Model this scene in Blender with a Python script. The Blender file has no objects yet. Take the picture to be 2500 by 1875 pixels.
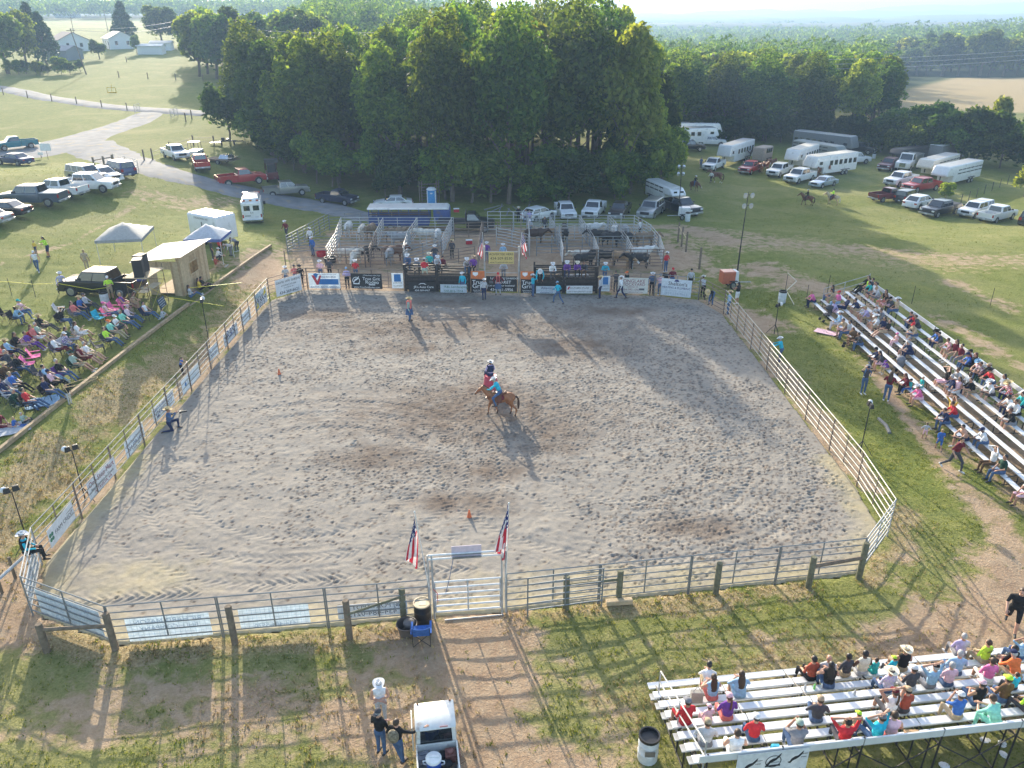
import bpy,bmesh,math,random
import numpy as np
from mathutils import Vector,Matrix
R=math.radians
random.seed(7)
rng=np.random.default_rng(11)
SC=bpy.context.scene
COL=SC.collection
# ---------------------------------------------------------------- camera, sky, sun, exposure
CAM_H,PITCH,FPX=20.0,25.3,1917.0
cam_d=bpy.data.cameras.new('camera')
cam_d.sensor_width=36.0
cam_d.lens=FPX/2500.0*36.0
cam_d.clip_start,cam_d.clip_end=0.5,20000.0
cam=bpy.data.objects.new('camera',cam_d)
COL.objects.link(cam)
cam.location=(0,0,CAM_H)
cam.rotation_euler=(R(90-PITCH),0,0)
SC.camera=cam
SUN_AZ,SUN_EL=-17.7,16.9
sv=Vector((math.cos(R(SUN_EL))*math.sin(R(SUN_AZ)),math.cos(R(SUN_EL))*math.cos(R(SUN_AZ)),math.sin(R(SUN_EL))))
W=bpy.data.worlds.new('World')
SC.world=W
W.use_nodes=True
wn=W.node_tree
wn.nodes.clear()
sky=wn.nodes.new('ShaderNodeTexSky')
sky.sky_type='NISHITA'
sky.sun_disc=False
sky.sun_elevation=R(SUN_EL)
sky.sun_rotation=R(SUN_AZ)
sky.altitude=200
sky.air_density=1.0
sky.dust_density=2.5
sky.ozone_density=1.0
wb=wn.nodes.new('ShaderNodeBackground')
wb.inputs[1].default_value=0.15
wo=wn.nodes.new('ShaderNodeOutputWorld')
wn.links.new(sky.outputs[0],wb.inputs[0])
wn.links.new(wb.outputs[0],wo.inputs[0])
sun_d=bpy.data.lights.new('sun','SUN')
sun_d.energy=3.7
sun_d.angle=R(0.5)
sun_d.color=(1.0,0.90,0.72)
sun=bpy.data.objects.new('sun',sun_d)
COL.objects.link(sun)
sun.rotation_euler=(-sv).to_track_quat('-Z','Y').to_euler()
SC.view_settings.view_transform='Standard'
SC.view_settings.look='None'
SC.view_settings.gamma=1.0
SC.view_settings.use_curve_mapping=False
SC.view_settings.exposure=1.52
SC.render.engine='CYCLES'
SC.cycles.max_bounces=6
SC.cycles.diffuse_bounces=3
SC.cycles.glossy_bounces=3
SC.cycles.transmission_bounces=4
SC.cycles.transparent_max_bounces=6
SC.cycles.volume_bounces=1
SC.cycles.use_denoising=True
SC.cycles.sample_clamp_indirect=6.0
# ---------------------------------------------------------------- the lie of the land
def sst(a,b,x):
 t=np.clip((np.asarray(x,float)-a)/(b-a),0,1)
 return t*t*(3-2*t)
def T(x,y):
 """ground height in metres: flat arena, a bank with the seats on one side, pasture rising towards the farmhouses"""
 x=np.asarray(x,float);y=np.asarray(y,float)
 bk=sst(16,26,y)*(1-sst(66,84,y))
 z=1.0*sst(-20.6,-24.0,x)*bk+0.5*sst(-25,-45,x)*bk+1.1*sst(-24,-40,x)*sst(66,84,y)
 lf=sst(-12,-50,x)
 z=z+lf*(0.036*np.clip(y-75,0,325)+0.011*np.clip(y-400,0,300))
 z=z+0.35*sst(17.5,22.5,x)*sst(22,32,y)
 z=z-2.0*sst(74,98,y)*sst(-44,-26,x)-1.2*sst(10,38,x)*sst(58,92,y)+2.2*sst(-34,-58,x)*sst(40,62,y)*(1-sst(84,110,y))
 z=z-12.0*sst(200,620,y)*sst(-60,60,x)
 z=z+15.0*sst(170,420,x)*sst(200,500,y)*(1-sst(600,1100,y))
 z=z+0.10*np.sin(x*0.21+1.3)*np.sin(y*0.17)*sst(18,30,np.abs(x))
 return z
ZO={'A':(0,0,.28933),'B':(0,400,.28933),'C':(0,700,.217),'D':(640,1395,.28933),'E':(1200,1300,.28933),
 'F':(1560,1520,.21403),'G':(2030,1400,.28623),'H':(1900,640,.27125),'I':(600,440,.28933),
 'J':(1150,440,.28933),'K':(1560,220,.22604),'L':(2000,220,.22604),'M':(1660,480,.18083),
 'N':(370,320,.22604),'O':(2250,1000,.14468),'Q':(900,1200,.22604),'S':(0,1000,.28933),
 'U':(0,1395,.28933),'W':(1780,1150,.19892),'X':(1100,860,.1085)}
_cp,_sp=math.cos(R(PITCH)),math.sin(R(PITCH))
def ray(x,y,r=None):
 if r:
  a,b,s=ZO[r];x=a+x*s;y=b+y*s
 u=(x-1250.0)/FPX;v=(937.5-y)/FPX
 return u,_cp+v*_sp,-_sp+v*_cp
def P(x,y,r=None,z=None):
 """a surveyed point of the photograph as a point on the ground (or on the level z)"""
 dx,dy,dz=ray(x,y,r)
 zz=0.0 if z is None else z
 for _ in range(1 if z is not None else 40):
  t=(zz-CAM_H)/dz
  if z is None:
   zn=float(T(dx*t,dy*t))
   zz=zz+0.5*(zn-zz)
 if z is None:
  zz=float(T(dx*t,dy*t))
 return Vector((dx*t,dy*t,zz))
def heading(a,b):
 """rotation about z that turns local +Y to point from a to b"""
 return math.atan2(-(b[0]-a[0]),b[1]-a[1])
# ---------------------------------------------------------------- materials
MATS={}
def nt_new(name):
 m=bpy.data.materials.new(name);m.use_nodes=True
 n=m.node_tree;n.nodes.clear()
 return m,n
def N(n,t,**kw):
 o=n.nodes.new(t)
 for k,v in kw.items():
  setattr(o,k,v)
 return o
def LK(n,a,b):n.links.new(a,b)
def mat(name,rgb=(.5,.5,.5),rough=.6,metal=0.,var=.12,scale=6.,bump=0.,bscale=40.,coat=0.,trans=0.,spec=.5,ems=0.,dirt=None):
 if name in MATS:return MATS[name]
 m,n=nt_new(name)
 out=N(n,'ShaderNodeOutputMaterial');b=N(n,'ShaderNodeBsdfPrincipled')
 LK(n,b.outputs[0],out.inputs[0])
 b.inputs['Roughness'].default_value=rough;b.inputs['Metallic'].default_value=metal
 b.inputs['Coat Weight'].default_value=coat;b.inputs['Coat Roughness'].default_value=.05
 b.inputs['Specular IOR Level'].default_value=spec
 if ems:b.inputs['Emission Color'].default_value=(*rgb,1);b.inputs['Emission Strength'].default_value=ems
 tc=N(n,'ShaderNodeTexCoord');no=N(n,'ShaderNodeTexNoise')
 no.inputs['Scale'].default_value=scale;no.inputs['Detail'].default_value=5
 LK(n,tc.outputs['Object'],no.inputs['Vector'])
 cr=N(n,'ShaderNodeValToRGB')
 lo=[max(0,c*(1-var))for c in rgb];hi=[min(1,c*(1+var))for c in rgb]
 cr.color_ramp.elements[0].position=.3;cr.color_ramp.elements[1].position=.7
 cr.color_ramp.elements[0].color=(*lo,1);cr.color_ramp.elements[1].color=(*hi,1)
 LK(n,no.outputs['Fac'],cr.inputs[0])
 csock=cr.outputs[0]
 if dirt:
  n2=N(n,'ShaderNodeTexNoise');n2.inputs['Scale'].default_value=dirt[1];n2.inputs['Detail'].default_value=8
  LK(n,tc.outputs['Object'],n2.inputs['Vector'])
  r2=N(n,'ShaderNodeValToRGB');r2.color_ramp.elements[0].position=dirt[2];r2.color_ramp.elements[1].position=dirt[2]+.15
  LK(n,n2.outputs['Fac'],r2.inputs[0])
  mx=N(n,'ShaderNodeMixRGB');mx.inputs[2].default_value=(*dirt[0],1)
  LK(n,r2.outputs[0],mx.inputs[0]);LK(n,csock,mx.inputs[1]);csock=mx.outputs[0]
 LK(n,csock,b.inputs['Base Color'])
 if bump:
  nb=N(n,'ShaderNodeTexNoise');nb.inputs['Scale'].default_value=bscale;nb.inputs['Detail'].default_value=4
  LK(n,tc.outputs['Object'],nb.inputs['Vector'])
  bp=N(n,'ShaderNodeBump');bp.inputs['Strength'].default_value=bump;bp.inputs['Distance'].default_value=.02
  LK(n,nb.outputs['Fac'],bp.inputs['Height']);LK(n,bp.outputs[0],b.inputs['Normal'])
 if trans:
  tr=N(n,'ShaderNodeBsdfTranslucent');LK(n,csock,tr.inputs[0])
  ms=N(n,'ShaderNodeMixShader');ms.inputs[0].default_value=trans
  LK(n,b.outputs[0],ms.inputs[1]);LK(n,tr.outputs[0],ms.inputs[2]);LK(n,ms.outputs[0],out.inputs[0])
 MATS[name]=m
 return m
def leaf_mat(name,c0,c1,c2,trans=.58,rough=.6):
 if name in MATS:return MATS[name]
 m,n=nt_new(name)
 out=N(n,'ShaderNodeOutputMaterial')
 geo=N(n,'ShaderNodeNewGeometry');oi=N(n,'ShaderNodeObjectInfo')
 cr=N(n,'ShaderNodeValToRGB');e=cr.color_ramp.elements
 e[0].color=(*c0,1);e[1].color=(*c2,1);k=e.new(.5);k.color=(*c1,1)
 LK(n,geo.outputs['Random Per Island'],cr.inputs[0])
 hsv=N(n,'ShaderNodeHueSaturation')
 mr=N(n,'ShaderNodeMapRange');mr.inputs[3].default_value=.72;mr.inputs[4].default_value=1.28
 LK(n,oi.outputs['Random'],mr.inputs[0]);LK(n,mr.outputs[0],hsv.inputs['Value'])
 mh=N(n,'ShaderNodeMath',operation='MULTIPLY_ADD');mh.inputs[1].default_value=.035;mh.inputs[2].default_value=.482
 LK(n,oi.outputs['Random'],mh.inputs[0]);LK(n,mh.outputs[0],hsv.inputs['Hue'])
 LK(n,cr.outputs[0],hsv.inputs['Color'])
 d=N(n,'ShaderNodeBsdfPrincipled');d.inputs['Roughness'].default_value=rough;d.inputs['Specular IOR Level'].default_value=.08
 t=N(n,'ShaderNodeBsdfTranslucent')
 LK(n,hsv.outputs[0],d.inputs['Base Color'])
 g=N(n,'ShaderNodeMixRGB');g.blend_type='MULTIPLY';g.inputs[0].default_value=1;g.inputs[2].default_value=(1.6,1.45,.5,1)
 LK(n,hsv.outputs[0],g.inputs[1]);LK(n,g.outputs[0],t.inputs[0])
 ms=N(n,'ShaderNodeMixShader');ms.inputs[0].default_value=trans
 LK(n,d.outputs[0],ms.inputs[1]);LK(n,t.outputs[0],ms.inputs[2]);LK(n,ms.outputs[0],out.inputs[0])
 MATS[name]=m
 return m
# ---------------------------------------------------------------- mesh helpers
class MB:
 def __init__(s):s.v=[];s.f=[];s.m=[]
 def add(s,vs,fs,mi=0,M=None):
  o=len(s.v)
  s.v+=[tuple(M@Vector(p))for p in vs]if M is not None else[tuple(p)for p in vs]
  s.f+=[tuple(i+o for i in f)for f in fs];s.m+=[mi]*len(fs)
  return s
 def box(s,c,d,mi=0,rz=0.,M=None,top=None):
  hx,hy,hz=d[0]/2,d[1]/2,d[2]/2
  k=top or(1,1)
  vs=[(-hx,-hy,-hz),(hx,-hy,-hz),(hx,hy,-hz),(-hx,hy,-hz),(-hx*k[0],-hy*k[1],hz),(hx*k[0],-hy*k[1],hz),(hx*k[0],hy*k[1],hz),(-hx*k[0],hy*k[1],hz)]
  X=Matrix.Translation(c)@Matrix.Rotation(rz,4,'Z')
  if M is not None:X=M@X
  return s.add(vs,[(0,3,2,1),(4,5,6,7),(0,1,5,4),(1,2,6,5),(2,3,7,6),(3,0,4,7)],mi,X)
 def tube(s,a,b,r,r2=None,n=6,mi=0,cap=True):
  a=Vector(a);b=Vector(b);r2=r if r2 is None else r2
  d=(b-a).normalized();u=d.orthogonal().normalized();w=d.cross(u)
  vs=[]
  for p,q in((a,r),(b,r2)):
   for i in range(n):
    t=2*math.pi*i/n;vs.append(p+u*(q*math.cos(t))+w*(q*math.sin(t)))
  fs=[(i,(i+1)%n,n+(i+1)%n,n+i)for i in range(n)]
  if cap:fs+=[tuple(range(n-1,-1,-1)),tuple(range(n,2*n))]
  return s.add(vs,fs,mi)
 def path(s,pts,r,n=6,mi=0):
  for a,b in zip(pts[:-1],pts[1:]):s.tube(a,b,r,n=n,mi=mi)
  return s
 def lathe(s,prof,n=14,mi=0,M=None,sx=1.,sy=1.):
  vs=[(q*math.cos(2*math.pi*i/n)*sx,q*math.sin(2*math.pi*i/n)*sy,z)for q,z in prof for i in range(n)]
  fs=[(k*n+i,k*n+(i+1)%n,(k+1)*n+(i+1)%n,(k+1)*n+i)for k in range(len(prof)-1)for i in range(n)]
  fs+=[tuple(range(n-1,-1,-1)),tuple((len(prof)-1)*n+i for i in range(n))]
  return s.add(vs,fs,mi,M)
 def ell(s,c,rad,nu=10,nv=6,mi=0,M=None):
  rad=(rad,)*3 if isinstance(rad,(int,float))else rad
  vs=[(0,0,-1)]
  for j in range(1,nv):
   t=math.pi*j/nv-math.pi/2
   vs+=[(math.cos(t)*math.cos(2*math.pi*i/nu),math.cos(t)*math.sin(2*math.pi*i/nu),math.sin(t))for i in range(nu)]
  vs.append((0,0,1));L=len(vs)-1
  fs=[(0,1+(i+1)%nu,1+i)for i in range(nu)]
  for j in range(nv-2):
   o=1+j*nu
   fs+=[(o+i,o+(i+1)%nu,o+nu+(i+1)%nu,o+nu+i)for i in range(nu)]
  o=1+(nv-2)*nu
  fs+=[(o+i,o+(i+1)%nu,L)for i in range(nu)]
  X=Matrix.Translation(c)@Matrix.Diagonal((*rad,1))
  if M is not None:X=M@X
  return s.add(vs,fs,mi,X)
 def prism(s,prof,x0,x1,mi=0):
  """a (y, z) outline given from the front over the top, drawn out along x"""
  n=len(prof)
  vs=[(x0,y,z)for y,z in prof]+[(x1,y,z)for y,z in prof]
  fs=[tuple(range(n)),tuple(range(2*n-1,n-1,-1))]+[(i,n+i,n+(i+1)%n,(i+1)%n)for i in range(n)]
  return s.add(vs,fs,mi)
 def mesh(s,name,mats=(),smooth=False,bevel=0.,seg=2,ang=35):
  me=bpy.data.meshes.new(name)
  me.from_pydata(s.v,[],s.f)
  for m in mats:me.materials.append(m)
  if any(s.m):me.polygons.foreach_set('material_index',s.m)
  bm=bmesh.new();bm.from_mesh(me)
  bmesh.ops.recalc_face_normals(bm,faces=bm.faces)
  if bevel:
   bmesh.ops.bevel(bm,geom=[e for e in bm.edges if len(e.link_faces)==2 and e.calc_face_angle(0)>R(ang)],offset=bevel,segments=seg,profile=.6,affect='EDGES',clamp_overlap=True)
  bm.to_mesh(me);bm.free()
  if smooth:
   me.polygons.foreach_set('use_smooth',[True]*len(me.polygons))
   if smooth!=2:me.set_sharp_from_angle(angle=R(38))
  return me
def np_mesh(name,v,f,mats=(),smooth=False):
 """v (n,3), f (m,k) arrays -> mesh"""
 me=bpy.data.meshes.new(name)
 v=np.asarray(v,np.float32);f=np.asarray(f,np.int32)
 k=f.shape[1]
 me.vertices.add(len(v));me.vertices.foreach_set('co',v.ravel())
 me.loops.add(f.size);me.loops.foreach_set('vertex_index',f.ravel())
 me.polygons.add(len(f));me.polygons.foreach_set('loop_start',np.arange(0,f.size,k,dtype=np.int32))
 if smooth:me.polygons.foreach_set('use_smooth',np.ones(len(f),bool))
 for m in mats:me.materials.append(m)
 me.update(calc_edges=True)
 return me
def ob(name,me,parent=None,mats=None,loc=None,rz=None):
 o=bpy.data.objects.new(name,me)
 COL.objects.link(o)
 if parent is not None:o.parent=parent
 if loc is not None:o.location=loc
 if rz is not None:o.rotation_euler=(0,0,rz)
 if mats is not None:
  for i,m in enumerate(mats):
   if m is not None and i<len(o.material_slots):
    o.material_slots[i].link='OBJECT';o.material_slots[i].material=m
 return o
TOP=[]
def tag(o,label,cat,group=None,kind=None):
 o['label']=label;o['category']=cat
 if group:o['group']=group
 if kind:o['kind']=kind
 TOP.append(o)
 return o
def root(name,loc,rz,label,cat,group=None):
 o=bpy.data.objects.new(name,None);COL.objects.link(o)
 o.empty_display_size=.3
 o.location=loc;o.rotation_euler=(0,0,rz)
 return tag(o,label,cat,group)
def struct(o):o['kind']='structure';return o
def stuff(o):o['kind']='stuff';return o
TEXTS=[]
def text(parent,s,x,z,w,m,y=-.012,h=None,shear=0.,rz=0.,name='lettering'):
 """flat lettering w metres wide on the local xz face of a board (fitted once all of it exists)"""
 c=bpy.data.curves.new(name,'FONT');c.body=s;c.align_x='CENTER';c.align_y='CENTER'
 c.size=.3;c.extrude=.002;c.shear=shear;c.resolution_u=3
 c.materials.append(m)
 o=bpy.data.objects.new(name,c);COL.objects.link(o);o.parent=parent
 o.location=(x,y,z);o.rotation_euler=(R(90),0,rz)
 TEXTS.append((o,w,h))
 return o
HAZE_BOX=((-4200,-60,-25),(4200,6800,95))
# ---------------------------------------------------------------- noise for relief and masks
_lat=rng.random((256,256))
def vnoise(x,y,f):
 x=np.asarray(x,float)*f;y=np.asarray(y,float)*f
 xi=np.floor(x).astype(int);yi=np.floor(y).astype(int)
 a=x-xi;b=y-yi;a=a*a*(3-2*a);b=b*b*(3-2*b)
 g=lambda i,j:_lat[i&255,j&255]
 return(g(xi,yi)*(1-a)+g(xi+1,yi)*a)*(1-b)+(g(xi,yi+1)*(1-a)+g(xi+1,yi+1)*a)*b
def fbm(x,y,f,o=4):
 s=0;k=0
 for i in range(o):
  s=s+vnoise(x+17*i,y-9*i,f*2**i)*.5**i;k+=.5**i
 return s/k
def pline_d(x,y,pts):
 d=np.full(np.shape(x),1e9)
 for a,b in zip(pts[:-1],pts[1:]):
  ax,ay,bx,by=a[0],a[1],b[0],b[1]
  l2=(bx-ax)**2+(by-ay)**2+1e-9
  t=np.clip(((x-ax)*(bx-ax)+(y-ay)*(by-ay))/l2,0,1)
  d=np.minimum(d,np.hypot(x-ax-t*(bx-ax),y-ay-t*(by-ay)))
 return d
def inside(x,y,poly):
 r=np.zeros(np.shape(x),bool);n=len(poly)
 for i in range(n):
  x0,y0=poly[i][0],poly[i][1];x1,y1=poly[i-1][0],poly[i-1][1]
  if y0==y1:continue
  c=((y0>y)!=(y1>y))&(x<(x1-x0)*(y-y0)/(y1-y0)+x0)
  r^=c
 return r
# ---------------------------------------------------------------- the arena outline (fence line), from the gate round clockwise
A_GL,A_GR=P(1052,1511),P(1235,1497)
A_a,A_b,A_c=P(282,1579),P(80,1503),P(103,1379)
A_d,A_e=P(659,734),P(752,706)
A_f,A_g,A_g2=P(1596,722),P(1705,732),P(1766,767)
A_h0,A_h,A_i=P(2091,1187),P(2166,1309),P(2096,1406)
ARENA=[A_GL,A_a,A_b,A_c,A_d,A_e,A_f,A_g,A_g2,A_h0,A_h,A_i,A_GR]
AC=Vector((-1.5,40,0))
ARENA_IN=[AC+(p-AC)*.998 for p in ARENA]
ARENA_PIT=[AC+(p-AC)*.985 for p in ARENA]
def PP(*a):return[P(*q)for q in a]
DIRT=[  # (polyline, half width, strength)
 (PP((1150,1520),(1180,1640),(1210,1780),(1240,1875)),2.3,1.0),(PP((1000,1560),(1100,1640)),1.6,.8),
 ([(-19.5,25.5),(-19.4,57)],.9,.85),(PP((0,1735),(250,1705),(600,1680),(900,1660)),1.0,.62),(PP((0,1800),(300,1780),(560,1750),(800,1730)),.7,.6),(PP((420,1850),(700,1820)),.7,.5),
 (PP((650,1700),(950,1800)),1.3,.8),(PP((1380,1640),(1500,1780),(1520,1860)),1.4,.55),(PP((1500,1650),(1800,1610)),.7,.45),
 (PP((2280,1590),(2400,1520),(2520,1450)),2.2,.95),(PP((2300,1140),(2380,1210),(2480,1330),(2520,1420)),.7,.7),
 (PP((2130,900),(2200,1000),(2300,1130)),.55,.7),(PP((2030,800),(2130,900)),.7,.45),
 ([(25,30),(25,54)],2.6,.85),
 ([(16.6,31),(16.7,40),(16.4,50),(15.6,56)],.75,.85),([(16.4,26),(14.6,24.4)],.7,.6),
 (PP((1720,745),(1800,770),(1860,800)),1.6,.8),(PP((1870,660),(1960,690),(2050,715)),2.6,.7),
 (PP((1660,610),(1720,660),(1790,690)),2.0,.55),
 ([(-17,62),(-5,63),(5,63),(12,62)],3.2,1.),([(-15,70),(-2,71),(11,70)],6.5,1.),([(-16.5,78),(14,78)],2.4,.9),
 (PP((660,640),(700,690),(620,680)),1.8,.9),(PP((450,690),(560,640),(650,610)),1.0,.6),
 (PP((1000,560),(1300,560),(1650,555),(1800,590)),2.2,.75),(PP((1700,560),(1900,590),(2200,620),(2520,640)),2.6,.5),
 (PP((2330,690),(2480,760)),1.0,.6),(PP((2280,770),(2500,900)),.8,.55),(PP((360,470),(450,500),(560,490)),2.5,.5),
 (PP((0,645),(180,590),(330,500),(400,470)),.35,.5),(PP((60,1480),(0,1400),(20,1540)),1.6,.85),
 (PP((1480,1600),(1700,1560),(2000,1590)),.8,.35),(PP((1650,1650),(2000,1850)),3.0,.25)]
STRAW=[
 ([(-22.3,24),(-22.3,34)],1.9,1.),([(-21.8,34),(-21.6,45)],1.6,.8),([(-21.3,45),(-21,60)],1.4,.5),
 (PP((100,1560),(400,1590),(800,1570),(1000,1540)),.7,.8),(PP((1260,1500),(1600,1470),(1950,1445)),.7,.7),
 (PP((2120,1420),(2190,1330),(2200,1260)),.8,.7),(PP((600,1720),(1000,1730)),2.,.35),
 (PP((1500,1700),(1800,1640),(2200,1600)),1.5,.55),(PP((1700,590),(2000,600),(2300,640)),4,.55),(PP((2100,1280),(2250,1450)),1.4,.5)]
def mask(x,y,L):
 m=np.zeros(np.shape(x))
 for pts,w,s in L:
  d=pline_d(x,y,pts)+(fbm(x,y,.45,3)-.5)*2.2*min(1.6,w)
  m=np.maximum(m,s*(1-sst(.1*w,1.9*w,d)))
 return m
def axis(parts):
 out=[]
 for a,b,st in parts:
  out+=list(np.arange(a,b,st))
 return np.array(out)
def ground_material():
 m,n=nt_new('grassland')
 out=N(n,'ShaderNodeOutputMaterial');b=N(n,'ShaderNodeBsdfPrincipled');LK(n,b.outputs[0],out.inputs[0])
 b.inputs['Roughness'].default_value=.95;b.inputs['Specular IOR Level'].default_value=.15
 at=N(n,'ShaderNodeAttribute');at.attribute_name='cover'
 sep=N(n,'ShaderNodeSeparateColor');LK(n,at.outputs['Color'],sep.inputs[0])
 g=N(n,'ShaderNodeNewGeometry')
 def noise(s,d=6,dist=0.,rough=.55):
  o=N(n,'ShaderNodeTexNoise');o.inputs['Scale'].default_value=s;o.inputs['Detail'].default_value=d;o.inputs['Distortion'].default_value=dist
  o.inputs['Roughness'].default_value=rough
  LK(n,g.outputs['Position'],o.inputs['Vector']);return o.outputs['Fac']
 def ramp(f,*st):
  r=N(n,'ShaderNodeValToRGB');e=r.color_ramp.elements
  e[0].position,e[0].color=st[0][0],(*st[0][1],1);e[1].position,e[1].color=st[-1][0],(*st[-1][1],1)
  for p,c in st[1:-1]:
   k=e.new(p);k.color=(*c,1)
  LK(n,f,r.inputs[0]);return r.outputs[0]
 def mix(f,a,c):
  x=N(n,'ShaderNodeMixRGB');LK(n,f,x.inputs[0]);LK(n,a,x.inputs[1]);LK(n,c,x.inputs[2]);return x.outputs[0]
 def thr(maskv,nz,k=.8,w=.16):
  k*=2;w*=1.7
  a=N(n,'ShaderNodeMath',operation='MULTIPLY_ADD');LK(n,nz,a.inputs[0]);a.inputs[1].default_value=k;LK(n,maskv,a.inputs[2])
  r=N(n,'ShaderNodeMapRange');r.interpolation_type='SMOOTHSTEP'
  r.inputs[1].default_value=.5+k*.5-w;r.inputs[2].default_value=.5+k*.5+w
  LK(n,a.outputs[0],r.inputs[0]);return r.outputs[0]
 fine=noise(9,8,.4,.7);mid=noise(1.3,7,.6,.65);big=noise(.11,5,.8)
 grass=ramp(mid,(.28,(.095,.13,.022)),(.45,(.165,.195,.034)),(.62,(.255,.255,.055)),(.78,(.34,.30,.11)))
 g2=ramp(fine,(.3,(.055,.085,.018)),(.52,(.16,.185,.042)),(.72,(.32,.30,.10)))
 gm=N(n,'ShaderNodeMixRGB');gm.inputs[0].default_value=.55;LK(n,grass,gm.inputs[1]);LK(n,g2,gm.inputs[2])
 dry=ramp(fine,(.3,(.25,.225,.085)),(.7,(.46,.40,.20)))
 bigm=thr(sep.outputs[2],big,.9,.25)
 col=mix(bigm,gm.outputs[0],mix_half(n,gm.outputs[0],dry,.6))
 straw=ramp(fine,(.28,(.2,.14,.065)),(.5,(.38,.29,.15)),(.72,(.58,.47,.28)))
 col=mix(thr(sep.outputs[1],mid,.9,.14),col,straw)
 dirt=ramp(mid,(.3,(.31,.19,.11)),(.5,(.43,.30,.185)),(.7,(.51,.395,.26)))
 d2=ramp(fine,(.3,(.24,.155,.10)),(.7,(.50,.38,.27)))
 col=mix(thr(sep.outputs[0],mid,.85,.14),col,mix_half(n,dirt,d2,.45))
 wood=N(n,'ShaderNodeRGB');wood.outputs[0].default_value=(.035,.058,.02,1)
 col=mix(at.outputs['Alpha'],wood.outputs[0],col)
 LK(n,col,b.inputs['Base Color'])
 bp=N(n,'ShaderNodeBump');bp.inputs['Strength'].default_value=.9;bp.inputs['Distance'].default_value=.12
 LK(n,fine,bp.inputs['Height']);LK(n,bp.outputs[0],b.inputs['Normal'])
 return m
def mix_half(n,a,c,f):
 x=N(n,'ShaderNodeMixRGB');x.inputs[0].default_value=f;LK(n,a,x.inputs[1]);LK(n,c,x.inputs[2]);return x.outputs[0]
def grid(xs,ys):
 X,Y=np.meshgrid(xs,ys)
 nx,ny=len(xs),len(ys)
 i=np.arange(nx*ny).reshape(ny,nx)
 f=np.stack([i[:-1,:-1],i[:-1,1:],i[1:,1:],i[1:,:-1]],-1).reshape(-1,4)
 return X.ravel(),Y.ravel(),f
def build_ground():
 xs=axis([(-4000,-1000,300),(-1000,-300,50),(-300,-90,8),(-90,-40,1.5),(-40,40,.33),(40,90,1.5),(90,300,8),(300,1000,50),(1000,4001,300)])
 ys=axis([(-40,6,6),(6,90,.33),(90,140,1.0),(140,420,6),(420,1000,25),(1000,6601,280)])
 X,Y,f=grid(xs,ys)
 Z=T(X,Y)
 near=((np.abs(X)<60)&(Y<130))*np.where(inside(X,Y,ARENA),0,sst(0,1.6,pline_d(X,Y,ARENA+ARENA[:1])))
 Z=Z+near*((fbm(X,Y,1.1,3)-.5)*.10+(fbm(X,Y,.35,2)-.5)*.12)
 dm=mask(X,Y,DIRT);sm=mask(X,Y,STRAW)
 Z=Z+near*dm*(np.sin((X*.3+Y)*9)*.012-.02)
 Z=np.where(inside(X,Y,ARENA_PIT),-.25,Z)
 me=np_mesh('ground',np.stack([X,Y,Z],1),f,[ground_material()],True)
 ca=me.color_attributes.new('cover','FLOAT_COLOR','POINT')
 # third channel: how dry the sward is (hay field, far meadows, worn parking)
 dryf=.24+.46*(1-sst(19,27,Y))+.16*sst(20,30,X)*sst(45,60,Y)+.5*(inside(X,Y,HAYFIELD))
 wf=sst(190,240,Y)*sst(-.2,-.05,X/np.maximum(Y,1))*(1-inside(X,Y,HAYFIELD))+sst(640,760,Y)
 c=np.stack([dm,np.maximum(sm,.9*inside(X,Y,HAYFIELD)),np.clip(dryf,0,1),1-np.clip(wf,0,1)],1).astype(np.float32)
 ca.data.foreach_set('color',c.ravel())
 o=ob('ground',me);struct(o)
 return o
HAYFIELD=[P(2150,262),P(2170,232),P(2330,190),P(2700,190),P(2700,280),P(2300,270)]
# ---------------------------------------------------------------- sand of the arena, trodden by hooves and turned by a tractor
def sand_material():
 m,n=nt_new('arena_sand')
 out=N(n,'ShaderNodeOutputMaterial');b=N(n,'ShaderNodeBsdfPrincipled');LK(n,b.outputs[0],out.inputs[0])
 b.inputs['Roughness'].default_value=.95;b.inputs['Specular IOR Level'].default_value=.1
 g=N(n,'ShaderNodeNewGeometry');at=N(n,'ShaderNodeAttribute');at.attribute_name='wet'
 def noise(s,d=6,r=.6):
  o=N(n,'ShaderNodeTexNoise');o.inputs['Scale'].default_value=s;o.inputs['Detail'].default_value=d;o.inputs['Roughness'].default_value=r
  LK(n,g.outputs['Position'],o.inputs['Vector']);return o.outputs['Fac']
 f=noise(5,8,.7);md=noise(.5,5)
 r=N(n,'ShaderNodeValToRGB');e=r.color_ramp.elements
 e[0].position=.3;e[0].color=(.226,.202,.172,1);e[1].position=.7;e[1].color=(.352,.318,.270,1)
 LK(n,mix_half(n,f,md,.45),r.inputs[0])
 sep=N(n,'ShaderNodeSeparateColor');LK(n,at.outputs['Color'],sep.inputs[0])
 mx=N(n,'ShaderNodeMixRGB');mx.inputs[2].default_value=(.125,.085,.06,1);LK(n,sep.outputs[0],mx.inputs[0]);LK(n,r.outputs[0],mx.inputs[1])
 st=N(n,'ShaderNodeValToRGB');st.color_ramp.elements[0].color=(.3,.24,.12,1);st.color_ramp.elements[1].color=(.58,.5,.32,1);LK(n,f,st.inputs[0])
 m2=N(n,'ShaderNodeMixRGB');LK(n,sep.outputs[1],m2.inputs[0]);LK(n,mx.outputs[0],m2.inputs[1]);LK(n,st.outputs[0],m2.inputs[2])
 LK(n,m2.outputs[0],b.inputs['Base Color'])
 bp=N(n,'ShaderNodeBump');bp.inputs['Strength'].default_value=.6;bp.inputs['Distance'].default_value=.04
 LK(n,f,bp.inputs['Height']);LK(n,bp.outputs[0],b.inputs['Normal'])
 return m
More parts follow.
